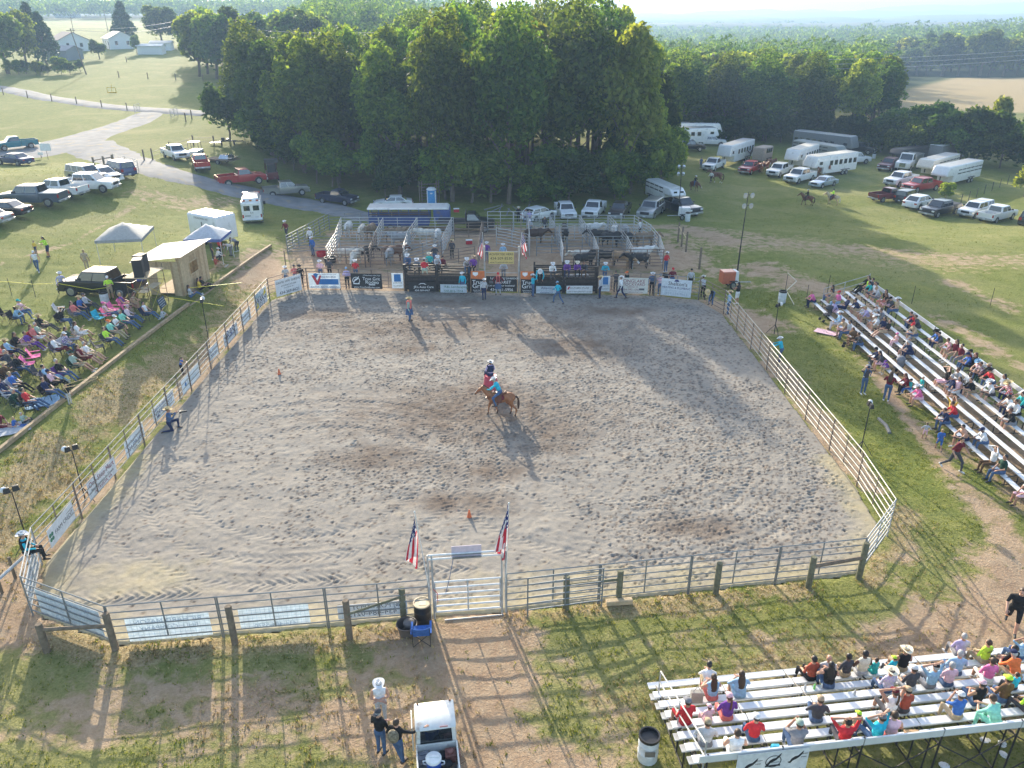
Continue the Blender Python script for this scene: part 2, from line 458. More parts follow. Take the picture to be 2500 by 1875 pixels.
def build_arena():
 st=.065
 x0,x1,y0,y1=-20.5,17.5,20,62
 xs=np.arange(x0,x1,st);ys=np.arange(y0,y1,st)
 nx,ny=len(xs),len(ys)
 X,Y=np.meshgrid(xs,ys)
 H=(fbm(X,Y,.9,4)-.5)*.09+(fbm(X,Y,4.,2)-.5)*.035
 # tractor harrow rings
 for cx,cy,r0,r1,ex in((-9.5,32.0,4.2,9.2,1.15),(5.5,34.0,3.5,9.8,1.1)):
  d=np.hypot((X-cx)/ex,Y-cy)+.25*(fbm(X,Y,.4,2)-.5)
  w=sst(r0,r0+1,d)*(1-sst(r1-1,r1,d))*sst(.35,.6,fbm(X+40,Y,.16,2))*(1-.7*sst(38,50,Y))
  H+=w*.006*np.sin(d*2*np.pi/.42)
  th=np.arctan2(Y-cy,(X-cx)/ex)
  for rr in(r0+.6,r0+2.2,r1-1.4):
   tw=np.exp(-((d-rr)/.26)**2)*(Y<44)
   H-=tw*.016*(1+np.sin((th*rr+np.abs(d-rr)*1.2)*2*np.pi/.34))
 H+=.034*sst(.36,.6,fbm(X+9,Y,.5,3))*np.exp(-((Y-23.7-(X+12)*.14)/.3)**2)*np.sin((X*1.0+np.abs(Y-23.7-(X+12)*.14)*1.4)*2*np.pi/.38)*(X<2)
 wet=np.zeros_like(H)
 blobs=[(P(1150,1010),9,4.5),(P(1100,800),14,4),(P(1060,1010),4.6,2.6),(P(1180,960),4,2),(P(1330,1060),3.0,3.2),(P(930,1120),3.4,1.8),(P(800,770),4,2.),(P(1400,850),5,3),(P(860,700),5,1.5),(P(1080,740),7,1.6),
 (P(1200,1150),3,1.6),(P(1700,1290),2.4,1.2),(P(1500,760),4,1.6),(P(1000,850),4,1.6),(P(1120,1230),3,1.2)]
 for p,a,c in blobs:
  wet=np.maximum(wet,np.exp(-(((X-p.x)/a)**2+((Y-p.y)/c)**2)))
 wet=np.clip(wet*1.12-.74+fbm(X,Y,1.7,4)*.95,0,1)*.8
 # hoof prints
 nh=40000
 hx=rng.uniform(x0+1,x1-1,nh);hy=y0+2+(y1-y0-3)*rng.random(nh)
 dens=.16+.84*sst(.40,.62,fbm(hx,hy,.22,3))+.5*np.exp(-(((hx+1)/9)**2+((hy-37)/7)**2))+.35*np.exp(-(((hx-10)/4)**2+((hy-27)/3)**2))+.25*(hy>44)
 dens*=np.where((hx<-10)&(hy<42),.3,1.)*np.where((hy<30)&(hx<3),.45,1)
 keep=rng.random(nh)<dens
 R_=5
 oy,ox=np.mgrid[-R_:R_+1,-R_:R_+1]
 for px,py in zip(hx[keep],hy[keep]):
  ix=int((px-x0)/st);iy=int((py-y0)/st)
  if ix<R_ or iy<R_ or ix>=nx-R_ or iy>=ny-R_:continue
  a=rng.uniform(0,3.14);ca,sa=math.cos(a),math.sin(a)
  ux=(ox*ca+oy*sa)*st;uy=(-ox*sa+oy*ca)*st
  s=rng.uniform(.035,.08)
  q=(ux/s)**2+(uy/(s*rng.uniform(.6,1.)))**2
  dp=rng.uniform(.015,.05)
  H[iy-R_:iy+R_+1,ix-R_:ix+R_+1]+=-dp*np.exp(-q)+dp*.42*np.exp(-(np.sqrt(q)-1.7)**2*3)
  if rng.random()<.62:
   W_=wet[iy-R_:iy+R_+1,ix-R_:ix+R_+1];np.maximum(W_,.8*np.exp(-q*.75),out=W_)
 X1,Y1=X.ravel(),Y.ravel()
 ins=inside(X1,Y1,ARENA_IN)
 i=np.arange(nx*ny).reshape(ny,nx)
 f=np.stack([i[:-1,:-1],i[:-1,1:],i[1:,1:],i[1:,:-1]],-1).reshape(-1,4)
 f=f[ins[f].all(1)]
 used=np.unique(f);mp=np.zeros(nx*ny,int);mp[used]=np.arange(len(used))
 dfe=pline_d(X1[used],Y1[used],[tuple(p[:2])for p in ARENA_IN+ARENA_IN[:1]])
 hay=np.clip(1.25-dfe/1.5,0,1)*(Y1[used]<34)
 hay=np.maximum(hay,.9*np.exp(-(((X1[used]+14.5)/3.0)**2+((Y1[used]-24.5)/1.3)**2)))
 hay=np.maximum(hay,.8*np.exp(-(((X1[used]-5)/9)**2+((Y1[used]-24.6)/.8)**2)))
 hay=np.clip(hay*1.1-.75+1.0*fbm(X1[used],Y1[used],1.6,4),0,1)
 v=np.stack([X1[used],Y1[used],H.ravel()[used]*np.clip(dfe/.8,.1,1)+.05-.08*(dfe<.1)],1)
 me=np_mesh('arena_floor',v,mp[f],[sand_material()],True)
 ca=me.color_attributes.new('wet','FLOAT_COLOR','POINT')
 w=wet.ravel()[used]
 ca.data.foreach_set('color',np.stack([w,hay*.8,w*0,w*0+1],1).astype(np.float32).ravel())
 o=ob('arena_floor',me);struct(o)
def ribbon(name,pts,widths,m,lift=.05,step=1.5):
 """a strip laid on the ground along a line of points"""
 c=[]
 for(a,wa),(b,wb_)in zip(zip(pts[:-1],widths[:-1]),zip(pts[1:],widths[1:])):
  k=max(1,int((b-a).length/step))
  c+=[(a.lerp(b,i/k),wa+(wb_-wa)*i/k)for i in range(k)]
 c.append((pts[-1],widths[-1]))
 c=[(sum((c[min(max(i+d,0),len(c)-1)][0]for d in(-2,-1,0,1,2)),Vector())/5,w)for i,(p,w)in enumerate(c)]
 v,f=[],[]
 na=7
 for i,(p,w)in enumerate(c):
  d=(c[min(i+1,len(c)-1)][0]-c[max(i-1,0)][0]);d.z=0;d.normalize()
  s=Vector((d.y,-d.x,0))
  for k in range(na):
   u=(k/(na-1)*2-1)
   jit=(random.random()-.5)*.5 if k in(0,na-1)else 0
   q=p+s*(u*w+jit)
   edge=1-abs(u)**6
   v.append((q.x,q.y,float(T(q.x,q.y))+lift*edge+.06*edge-.03))
 for i in range(len(c)-1):
  for k in range(na-1):
   f.append((i*na+k,i*na+k+1,(i+1)*na+k+1,(i+1)*na+k))
 o=ob(name,np_mesh(name,v,f,[m],True));struct(o)
 return o
def build_setting():
 build_ground();build_arena()
 gr=mat('road_gravel',(.205,.205,.21),.95,var=.22,scale=.6,bump=.6,bscale=14,dirt=((.30,.25,.17),.8,.56))
 ribbon('gravel_road',PP((376,272),(318,302),(231,328),(160,352),(90,370),(-40,380)),[2.6,3.2,3.6,5.5,6,6],gr)
 ribbon('gravel_road',PP((200,350),(289,388),(362,412),(434,434),(521,455),(596,470),(709,489),(800,507),(900,532),(1010,552)),[4.5,3.4,3.0,2.8,2.8,3,3,2.8,2.5,2],gr,.09)
 ribbon('gravel_road',PP((-60,208),(0,215),(116,240),(231,257),(347,268),(430,273),(520,279)),[2.4]*7,gr,.2)
 # hills at the back
 hm=mat('hill_woods',(.05,.075,.035),.95,var=.35,scale=.004)
 for y,zt,seed,x0,x1 in((1500,25,3,-2600,3000),(2400,42,8,-3200,3600),(3600,64,21,-3800,4000),(5200,86,33,-3900,4000)):
  xs=np.linspace(x0,x1,180)
  prof=fbm(xs,xs*0+seed,.0012,4)
  prof=(prof-.12)/.5
  ramp=.62+.38*sst(-1500,1800,xs)
  rows=[(-.14,-30),(-.1,.25),(-.05,.7),(0,1),(.06,.6),(.12,-30)]
  v=[]
  for dy,k in rows:
   z=np.where(k>-1,k*np.clip(prof*ramp,.15,1.05)*(zt-2)+(np.random.default_rng(seed).random(len(xs))*3 if k>.5 else 0),-22)
   v.append(np.stack([xs,xs*0+y*(1+dy)+60*np.sin(xs*.003+seed),z],1))
  i=np.arange(len(rows)*180).reshape(len(rows),180)
  f=np.stack([i[:-1,:-1],i[:-1,1:],i[1:,1:],i[1:,:-1]],-1).reshape(-1,4)
  struct(ob('far_hills',np_mesh('far_hills',np.concatenate(v),f,[hm],True)))
 # the hazy evening air
 m,n=nt_new('haze')
 out=N(n,'ShaderNodeOutputMaterial');pv=N(n,'ShaderNodeVolumePrincipled')
 pv.inputs['Color'].default_value=(.36,.53,.80,1);pv.inputs['Density'].default_value=HAZE_D;pv.inputs['Anisotropy'].default_value=.27
 LK(n,pv.outputs[0],out.inputs['Volume'])
 try:m.cycles.homogeneous_volume=True
 except Exception:pass
 a,b=HAZE_BOX
 o=ob('haze',MB().box([(a[i]+b[i])/2 for i in range(3)],[b[i]-a[i]for i in range(3)]).mesh('haze',[m]));stuff(o)
HAZE_D=.00046
build_setting()
ORD=('first','second','third','fourth','fifth','sixth','seventh','eighth','ninth','tenth','eleventh','twelfth','thirteenth','fourteenth','fifteenth','sixteenth')
# ---------------------------------------------------------------- trees
BARK=mat('bark',(.16,.125,.095),.95,var=.3,scale=3,bump=.8,bscale=12)
LEAF=[leaf_mat('leaf_oak',(0.040,0.084,0.020),(0.086,0.150,0.034),(0.164,0.236,0.054)),
 leaf_mat('leaf_poplar',(0.065,0.124,0.025),(0.131,0.216,0.044),(0.236,0.318,0.069)),
 leaf_mat('leaf_gold',(0.109,0.154,0.029),(0.188,0.244,0.049),(0.299,0.335,0.081)),
 leaf_mat('leaf_pine',(0.020,0.048,0.021),(0.037,0.075,0.033),(0.064,0.105,0.044),.2),
 leaf_mat('leaf_dark',(0.024,0.054,0.020),(0.049,0.094,0.030),(0.081,0.130,0.040))]
def cards(cn,nr,size,g,flat=.75):
 """little leaf sprays: a bent diamond of four corners at every centre"""
 n=len(cn)
 nr=nr+g.normal(0,flat,(n,3));nr/=np.linalg.norm(nr,axis=1,keepdims=True)+1e-9
 a=np.cross(nr,g.normal(0,1,(n,3)));a/=np.linalg.norm(a,axis=1,keepdims=True)+1e-9
 b=np.cross(nr,a)
 s=(size*g.uniform(.6,1.35,n))[:,None]
 v=np.stack([cn-a*s,cn-b*s*.55+nr*s*.12,cn+a*s,cn+b*s*.55+nr*s*.12],1).reshape(-1,3)
 return v,np.arange(4*n).reshape(n,4)
def crown_pts(g,n,lobes,rx,rz,z0,low=.0,shape='round'):
 """sprays on the skins of many unequal lobes that together make an uneven crown"""
 L=[]
 for k in range(lobes):
  u=g.normal(0,1,3);u/=np.linalg.norm(u)
  r=g.uniform(.35,.85)
  c=u*r
  if shape=='cone':
   h=g.uniform(-1,.95);w=(1-(h+1)/2.05)*.95;a=g.uniform(0,6.28);c=np.array([math.cos(a)*w*.8,math.sin(a)*w*.8,h])
   lr=.16+.2*w
  elif shape=='column':
   h=g.uniform(-1,.9);w=.75*(1-max(0,h)**2*.6);a=g.uniform(0,6.28);c=np.array([math.cos(a)*w*.7,math.sin(a)*w*.7,h]);lr=g.uniform(.22,.36)
  else:
   lr=g.uniform(.2,.46)
   if c[2]<0:c[2]*=.8
  L.append((c,lr))
 w=np.array([l[1]**2 for l in L]);w/=w.sum()
 idx=g.choice(len(L),n,p=w)
 C=np.array([l[0]for l in L])[idx];lr=np.array([l[1]for l in L])[idx]
 d=g.normal(0,1,(n,3));d[:,2]=np.where(g.random(n)<.65,np.abs(d[:,2]),d[:,2]);d/=np.linalg.norm(d,axis=1,keepdims=True)
 rr=g.uniform(.72,1.12,n)*np.where(g.random(n)<.08,1.25,1)
 p=C+d*(lr*rr)[:,None]
 p=p*np.array([rx,rx,rz])+np.array([0,0,z0])
 return p,d
def tree_proto(kind,seed,n,lobes,h,rx,base,size,mt,trunk_r=.28,shape='round',limbs=5):
 g=np.random.default_rng(seed)
 rz=(h-base)/2/1.12
 p,d=crown_pts(g,n,lobes,rx,rz,base+rz*1.05,shape=shape)
 if shape=='cone':d[:,2]*=.4
 v,f=cards(p,d,size,g)
 crown=np_mesh('crown',v,f,[mt])
 mb=MB()
 top=Vector((g.normal(0,.3),g.normal(0,.3),base+rz*1.1))
 mid=Vector((g.normal(0,.18),g.normal(0,.18),base*.6+.8))
 mb.tube((0,0,-.6),mid,trunk_r*1.25,trunk_r*.95,7);mb.tube(mid,top,trunk_r*.95,trunk_r*.35,7)
 for k in range(limbs):
  t=g.uniform(.15,.85);a=mid.lerp(top,t);an=g.uniform(0,6.28)
  b=a+Vector((math.cos(an)*rx*.65,math.sin(an)*rx*.65,rz*g.uniform(.25,.7)))
  mb.tube(a,b,trunk_r*.45*(1.1-t*.5),trunk_r*.1,5)
 trunk=mb.mesh('trunk',[BARK],True)
 return dict(kind=kind,crown=crown,trunk=trunk,h=h)
NEAR=[tree_proto('leafy_tree',1,11500,34,20,5.2,3.0,.31,LEAF[0]),tree_proto('leafy_tree',2,11500,28,20,4.6,4.0,.30,LEAF[1]),
 tree_proto('leafy_tree',3,9000,26,18,4.9,2.2,.33,LEAF[4]),tree_proto('leafy_tree',4,8000,24,17,4.0,2.5,.32,LEAF[2]),
 tree_proto('leafy_tree',5,9500,38,22,4.6,5.5,.33,LEAF[1],shape='column')]
SAPL=[tree_proto('young_tree',11,3200,13,7.5,2.5,.9,.27,LEAF[2],.1,limbs=4),tree_proto('young_tree',12,3000,14,6,2.7,.2,.27,LEAF[1],.09,limbs=4),
 tree_proto('young_tree',13,3200,16,8,3.0,.3,.28,LEAF[4],.12,limbs=4)]
MIDT=[tree_proto('leafy_tree',21,3000,22,15,4.8,2.,.52,LEAF[0]),tree_proto('leafy_tree',22,3000,20,15,4.4,2.,.52,LEAF[1]),
 tree_proto('leafy_tree',23,2800,18,14,4.6,1.5,.52,LEAF[4]),tree_proto('leafy_tree',24,2600,18,15,4.0,2.,.5,LEAF[2])]
PINE=[tree_proto('conifer_tree',31,2600,46,15,3.6,1.2,.5,LEAF[3],.22,'cone',8)]
N_TREES=[0]
def tree(pr,loc,h,label,group=None,w=1.,rz=None,mt=None):
 r=root(pr['kind'],loc,random.uniform(0,6.28)if rz is None else rz,label,'tree',group)
 s=h/pr['h'];r.scale=(s*w,s*w,s)
 ob('trunk',pr['trunk'],r);ob('crown',pr['crown'],r,[mt]if mt else None)
 N_TREES[0]+=1
 return r
def scatter(poly,dmin,g,n=6000):
 xs=[p[0]for p in poly];ys=[p[1]for p in poly]
 out=[]
 c=np.stack([g.uniform(min(xs),max(xs),n),g.uniform(min(ys),max(ys),n)],1)
 ok=inside(c[:,0],c[:,1],poly)
 for x,y in c[ok]:
  if all((x-a)**2+(y-b)**2>dmin*dmin for a,b in out):out.append((x,y))
 return out
def top_y(px):
 """tree-top line of the wood behind the pens in the photograph, as source rows"""
 t=[(500,150),(560,95),(640,55),(720,100),(760,65),(860,60),(950,75),(1010,35),(1080,5),(1200,15),(1270,25),(1340,0),(1420,-22),(1500,5),(1530,70),(1570,170),(1620,300),(1680,380)]
 for(a,ya),(b,yb)in zip(t[:-1],t[1:]):
  if a<=px<=b:return ya+(yb-ya)*(px-a)/(b-a)
 return 160 if px<500 else 400
def z_at(y_src,dist):
 """height of a thing seen at row y_src standing dist metres ahead"""
 v=(937.5-y_src)/FPX
 return CAM_H+dist*(-_sp+v*_cp)/(_cp+v*_sp)
def px_of(x,y,z=0):
 dz=z-CAM_H
 d=y*_cp-dz*_sp
 return 1250+FPX*x/d,937.5-FPX*(y*_sp+dz*_cp)/d
WA=[(610,'the red pickups'),(730,'the beige silver pickup'),(850,'the navy pickup'),(960,'the white coupe'),(1060,'the portable toilet'),(1160,'the flatbed truck'),(1260,'the brush heap'),(1330,'the white hatchback'),(1400,'the slotted grille pickup'),(1470,'the older white pickup'),(1540,'the dark brown pickup'),(9999,'the silver wagon')]
WB=[(1690,'the farthest white trailers'),(1790,'the tall white trailer'),(1890,'the tan trailer'),(2000,'the charcoal trailer'),(2110,'the far black pickup'),(2210,'the dark low trailer'),(2310,'the cream stock trailer'),(2420,'the white livestock trailer'),(9999,'the end of the truck row')]
def spot(what,px,depth,A):
 k=min(5,max(0,int(depth/9)))
 return '%s %s, behind %s'%(what,('in the front rank','in the second rank','in the third rank','deep in the wood','far back','at the very back')[k],next(n for b,n in A if px<b))
def build_wood():
 g=np.random.default_rng(5)
 W1=[(-42,122),(-35,112),(-26,103),(-14,96.5),(-3,93),(7,93.5),(14,97),(19,103),(23,112),(22,150),(-10,165),(-45,165)]
 W1=[(x*1.06,y*1.075)for x,y in W1]
 labs=['dense dark tree','mid green loose tree','blackish low tree','yellow green tree','tall column shaped tree']
 pts=scatter(W1,5.3,g)
 for x,y in sorted(pts,key=lambda q:q[1]):
  z=float(T(x,y));px,_=px_of(x,y,z)
  ht=min(24.5,z_at(top_y(px)+g.uniform(-14,28),y)-z)
  if ht<5:ht=5
  i=int(g.choice(5,p=[.31,.28,.2,.18,.03]))
  pr=NEAR[i]
  if ht<9:pr=SAPL[i%3]
  tree(pr,(x,y,z-.1),ht,spot(labs[i]if ht>=9 else 'small bushy tree',px,y-98-max(0,-x-10)*.58,WA),'trees of the wood behind the pens',w=g.uniform(.85,1.12)*(20/max(ht,12))**.35)
 # low growth along its edge
 edge=[(-40,117),(-34,109),(-25,100),(-14,94.5),(-3,91.5),(7,92),(14,95),(20,102)]
 edge=[(x*1.06,y*1.075)for x,y in edge]
 for(a,b)in zip(edge[:-1],edge[1:]):
  k=max(2,int(math.dist(a,b)/3.0))
  for i in range(k):
   t=(i+g.uniform(0,.8))/k
   x=a[0]+(b[0]-a[0])*t+g.normal(0,.6);y=a[1]+(b[1]-a[1])*t+g.uniform(.6,3.5)
   tree(SAPL[int(g.integers(3))],(x,y,float(T(x,y))-.1),g.uniform(4.5,9.5),'leafy bush at the foot of the wood behind '+next(n_ for b_,n_ in WA if px_of(x,y,1)[0]<b_),'bushes along the edge of the wood',w=g.uniform(.9,1.3),
 mt=[LEAF[4],LEAF[0],LEAF[1]][int(g.integers(3))])
 for px,py,hh,i,lab in((1612,468,9.5,0,'bright yellow green young tree at the corner of the wood by the silver wagon'),
 (560,345,9.5,2,'round tree leaning out of the wood over the parked cars'),(1590,420,10,1,'leafy young tree behind the bright sapling at the wood corner')):
  tree(SAPL[i],P(px,py),hh,lab)
 # the far wood behind the trailers
 W2=[(24,152),(30,142),(44,137),(58,135),(63,138),(67,150),(74,165),(80,180),(60,182),(52,212),(20,212)]
 W2=[(x*1.16,y*1.16)for x,y in W2]
 labs2=['dark rounded tree','light green tree','blackish broad tree','yellowish tree']
 for x,y in scatter(W2,6.6,g):
  z=float(T(x,y));px,_=px_of(x,y,z)
  ytop=125-35*math.sin((px-1600)/250.)+g.uniform(-25,25)
  ht=min(16,max(8,z_at(ytop-(y-159)*.2,y)-z))
  if px>2130:ht=min(ht,9.5)
  i=int(g.choice(4,p=[.32,.24,.32,.12]))
  pr=(NEAR[[0,1,2,3][i]]if y<185 else MIDT[i])
  tree(pr,(x,y,z-.2),ht,spot(labs2[i],px,y-158,WB),'trees of the wood beyond the trailers',w=g.uniform(.95,1.3)*(18/ht)**.4)
 for i in range(17):
  x=30+i*2.8;y=160+7*((x-67)/40)**2-2.5+g.uniform(-1,1)
  tree(SAPL[i%3],(x,y,float(T(x,y))-.1),g.uniform(4,7),'dark bush along the foot of the far wood behind '+next(n_ for b_,n_ in WB if px_of(x,y,1)[0]<b_),'bushes beyond the trailers',1.4,mt=LEAF[4])
 # thicket beside the hay field
 for px,py,hh,i,w in((2180,385,7,2,1.2),(2235,388,8.5,2,1.2),(2290,392,9.5,1,1.1),(2340,398,9.5,2,1.2),(2385,400,10.5,1,1.1),(2440,410,9,2,1.3),(2500,420,9,1,1.3),(2560,430,9,2,1.3),(2410,380,12.5,0,.9),(2205,372,9.5,2,1.3),(2255,370,10,1,1.2),(2340,378,9.8,2,1.3),(2530,395,11,2,1.3),(2185,362,10,2,1.2),(2290,375,9,2,1.3),(2480,385,9.5,2,1.2),(2150,372,8,1,1.2)):
  tree(SAPL[i],P(px,py),hh*.84,('low bushy','mid sized bushy','tall bushy')[(hh>8.7)+(hh>9.2)]+' thicket tree by the hay field, behind '+next(n_ for b_,n_ in WB if px<b_),'thicket by the hay field',w,mt=[None,LEAF[4],LEAF[0]][i])
 tree(SAPL[1],P(2308,485),2.2,'small round bush beside the white livestock trailer',None,1.15,mt=LEAF[2])
 tree(SAPL[0],P(2500,480),5,'sunlit bright green shrub at the end of the wire fence',None,1.2)
 # farmhouse trees
 far=[(20,180,17.5,1,1.15,'tall spreading tree beside the grey shed and farmhouse'),(66,172,16,1,.9,'drooping tall tree between the spreading tree and the conifer'),(118,160,14,9,1.25,'dark conifer standing next to the grey shed'),(92,150,16,9,1.1,'tallest dark conifer behind the grey shed'),
 (244,145,6.4,2,1.15,'round topped tree on a short trunk between the two farmhouses'),(335,132,6,0,.8,'pale small tree by the white cottage'),(196,175,3.4,2,1,'small reddish bush near the power pole'),(310,112,15,9,1.35,'broad conifer behind the white cottage'),
 (395,112,14,0,1.3,'large rounded tree behind the sheds'),(440,114,14.5,2,1.2,'large dark tree next to the sheds'),(470,118,9,2,1.1,'low dark tree at the end of the pasture')]
 for px,py,hh,i,w,lab in far:
  tree(PINE[0]if i==9 else MIDT[i],P(px,py),hh,lab,None,w)
 for k in range(9):
  tree(SAPL[k%3],P(30+k*18+g.uniform(-5,5),182+g.uniform(-3,3)),g.uniform(2.2,4.2),'scrubby bush in the hedge by the farmhouse drive','hedge bushes by the farmhouse',1.2)
 # the wood on the far side of the hay field
 for k in range(32):
  q=P(2120+(k%16)*30+g.uniform(-9,9),184-9*(k//16)+g.uniform(-2,2))
  tree(MIDT[int(g.integers(4))],q,z_at(84+g.uniform(-14,22)-(k%16)*2,q.y)-q.z,'leafy tree in the %s row beyond the hay field, %s from the far wood'%(('near','rear')[k//16],ORD[k%16]),'trees beyond the hay field',g.uniform(1.1,1.5))
 # tall hazy trees past the pasture
 for k in range(30):
  px=485+(k%15)*21+g.uniform(-6,6);d=205+30*(k//15)+g.uniform(-8,8)
  x=(px-1250)/FPX*(d*_cp+12*_sp);z=float(T(x,d))
  tree(MIDT[int(g.integers(3))],(x,d,z-.2),z_at(-5+g.uniform(0,35)+12*math.sin(px*.05),d)-z,'tall hazy tree in the %s row past the pasture, %s from the sheds'%(('front','back')[k//15],ORD[k%15]),'hazy trees past the pasture',1.05)
def build_far_forest():
 """everything beyond: woods that read as one mass"""
 g=np.random.default_rng(77)
 n=9500
 y=190*np.exp(g.random(n)*2.15);x=g.uniform(-1,1,n)*(y*.72+40)
 lf=x<-.06*y
 keep=np.ones(n,bool)
 keep&=~(lf&(x>-.78*y)&(y<470)&~((x>-.24*y)&(y>250)))
 keep&=~(lf&(y>470)&(y<640)&(fbm(x,y,.006,2)<.6))
 keep&=~((x>15)&(y<238)&(x<140));keep&=~((x<=15)&(x>-60)&(y<215))
 qx,qy=px_of(x,y,T(x,y))
 keep&=~((qx>2135)&(qx<2720)&(qy>183))
 x,y=x[keep],y[keep]
 z=T(x,y)
 vs,fs,o=[],[],0
 protos=[]
 for k in range(6):
  gg=np.random.default_rng(100+k)
  p,d=crown_pts(gg,170,9,1,1,0)
  protos.append((p,d))
 cl=[[],[],[]]
 for xi,yi,zi in zip(x,y,z):
  p,d=protos[int(g.integers(6))]
  m=min(170,max(40,int(170*(330/yi)**.9)))
  s=g.integers(0,171-m);k_=1+max(0,yi-230)/480;r=g.uniform(4.2,6.5)*k_;h=g.uniform(9,15)*(1+.12*k_)
  q=p[s:s+m]*np.array([r,r,h*.52])+np.array([xi,yi,zi+h*.5])
  v,f=cards(q,d[s:s+m],.58*(170/m)**.5*k_**.6,g)
  cl[int(g.choice(3,p=[.4,.35,.25]))].append(v)
 for k,L in enumerate(cl):
  v=np.concatenate(L);f=np.arange(len(v)).reshape(-1,4)
  stuff(ob('woods',np_mesh('woods',v,f,[LEAF[[4,0,4][k]]])))
build_wood();build_far_forest()
# ---------------------------------------------------------------- vehicles (built facing local +Y)
def paint(name,rgb,metal=.0,rough=.28):return mat('paint_'+name,rgb,rough,metal,var=.06,scale=2,coat=.6,dirt=([c*.6+.06 for c in rgb],1.6,.58))
PAINT=dict(white=paint('white',(.74,.75,.75)),silver=paint('silver',(.42,.43,.43),.6,.3),pewter=paint('pewter',(.30,.295,.27),.5,.3),black=paint('black',(.012,.012,.014)),navy=paint('navy',(.02,.025,.06)),
 red=paint('red',(.36,.018,.02)),maroon=paint('maroon',(.13,.012,.018)),blue=paint('blue',(.045,.06,.15),.3),steel=paint('steel',(.085,.115,.16),.4),teal=paint('teal',(.02,.19,.24)),icy=paint('icy',(.42,.50,.58),.5),
 grey=paint('grey',(.12,.125,.13),.4),brown=paint('brown',(.05,.035,.03)),tan=paint('tan',(.36,.29,.24)))
GLASS=mat('car_glass',(.018,.022,.026),.06,var=.1,coat=1.,spec=.9)
TYRE=mat('tyre_rubber',(.022,.022,.022),.85,var=.25)
RIM=mat('rim_alloy',(.42,.42,.43),.3,.8)
CHROME=mat('chrome',(.55,.56,.57),.18,.9)
TRIM=mat('black_trim',(.028,.028,.03),.6)
LAMP=mat('headlamp',(.62,.64,.66),.12,coat=1.)
TAIL=mat('tail_lamp',(.38,.012,.014),.2,coat=1.)
PLATE=mat('licence_plate',(.62,.63,.66),.5)
LINER=mat('bed_liner',(.05,.05,.052),.8,var=.3)
def arch(y,r,z0,k=7):
 """outline of a wheel opening, walked from back to front along the sill"""
 a0=math.asin(min(1,max(-1,(z0-.36)/r)))
 return[(y+r*math.cos(t),.36+r*math.sin(t))for t in np.linspace(math.pi-a0,a0,k)]
def wheel_meshes(r,w):
 k=('wheel',r,w)
 if k in MCACHE:return MCACHE[k]
 X=Matrix.Rotation(R(90),4,'Y')
 t=MB().lathe([(r*.62,-w/2),(r*.95,-w/2),(r,-w*.32),(r,w*.32),(r*.95,w/2),(r*.62,w/2)],20,0,X).mesh('tyre',[TYRE],True)
 m=MB().lathe([(r*.64,-w*.5-.004),(r*.6,-w*.5-.012),(r*.5,-w*.34),(.01,-w*.36)],16,0,X).lathe([(.01,w*.36),(r*.5,w*.34),(r*.6,w*.5+.012),(r*.64,w*.5+.004)],16,0,X)
 for s in(-1,1):
  for i in range(5):
   a=i*1.2566
   m.box((0,0,0),(.03,r*.12,r*.5),0,M=Matrix.Rotation(a,4,'X')@Matrix.Translation((s*w*.47,0,r*.32)))
 MCACHE[k]=(t,m.mesh('rim',[RIM],True))
 return MCACHE[k]
MCACHE={}
def house(yb0,yb1,zb,yt0,yt1,zt,wb,wt,nside,inset=.055,ends=(1,1),bev=.05,roofless=False):
 """a car's upper body (paint) and the panes that lie on it: front, rear, and the sides cut by pillars"""
 B=[Vector((-wb,yb0,zb)),Vector((wb,yb0,zb)),Vector((wb,yb1,zb)),Vector((-wb,yb1,zb))]
 Tt=[Vector((-wt,yt0,zt)),Vector((wt,yt0,zt)),Vector((wt,yt1,zt)),Vector((-wt,yt1,zt))]
 cab=MB().add(B+Tt,[(0,3,2,1),(4,5,6,7),(0,1,5,4),(1,2,6,5),(2,3,7,6),(3,0,4,7)])
 cabm=cab.mesh('cab',[PAINT['white']],2,bevel=bev,seg=3,ang=20)
 panes=[]
 def pane(name,p00,p10,p01,p11,u0,u1,v0=.07,v1=.88):
  bl=lambda u,v:(p00.lerp(p10,u)).lerp(p01.lerp(p11,u),v)
  q=[bl(u0,v0),bl(u1,v0),bl(u1,v1),bl(u0,v1)]
  n=(q[1]-q[0]).cross(q[3]-q[0]).normalized()
  c=(B[0]+B[2]+Tt[0]+Tt[2])/4
  if n.dot(q[0]-c)<0:n=-n
  o=[p+n*.008 for p in q];i=[p-n*.02 for p in q]
  panes.append((name,MB().add(o+i,[(0,1,2,3),(4,7,6,5),(0,4,5,1),(1,5,6,2),(2,6,7,3),(3,7,4,0)]).mesh(name,[GLASS])))
 if ends[0]:pane('windscreen',B[0],B[1],Tt[0],Tt[1],.07,.93)
 if ends[1]:pane('rear_window',B[2],B[3],Tt[2],Tt[3],.10,.90)
 for a,b in((1,2),(3,0)):
  for k in range(nside):
   u0,u1=(k/nside,(k+1)/nside)
   pane('side_window',B[a],B[b],Tt[a],Tt[b],.04+.92*u0+.02,.04+.92*u1-.02)
 return cabm,panes
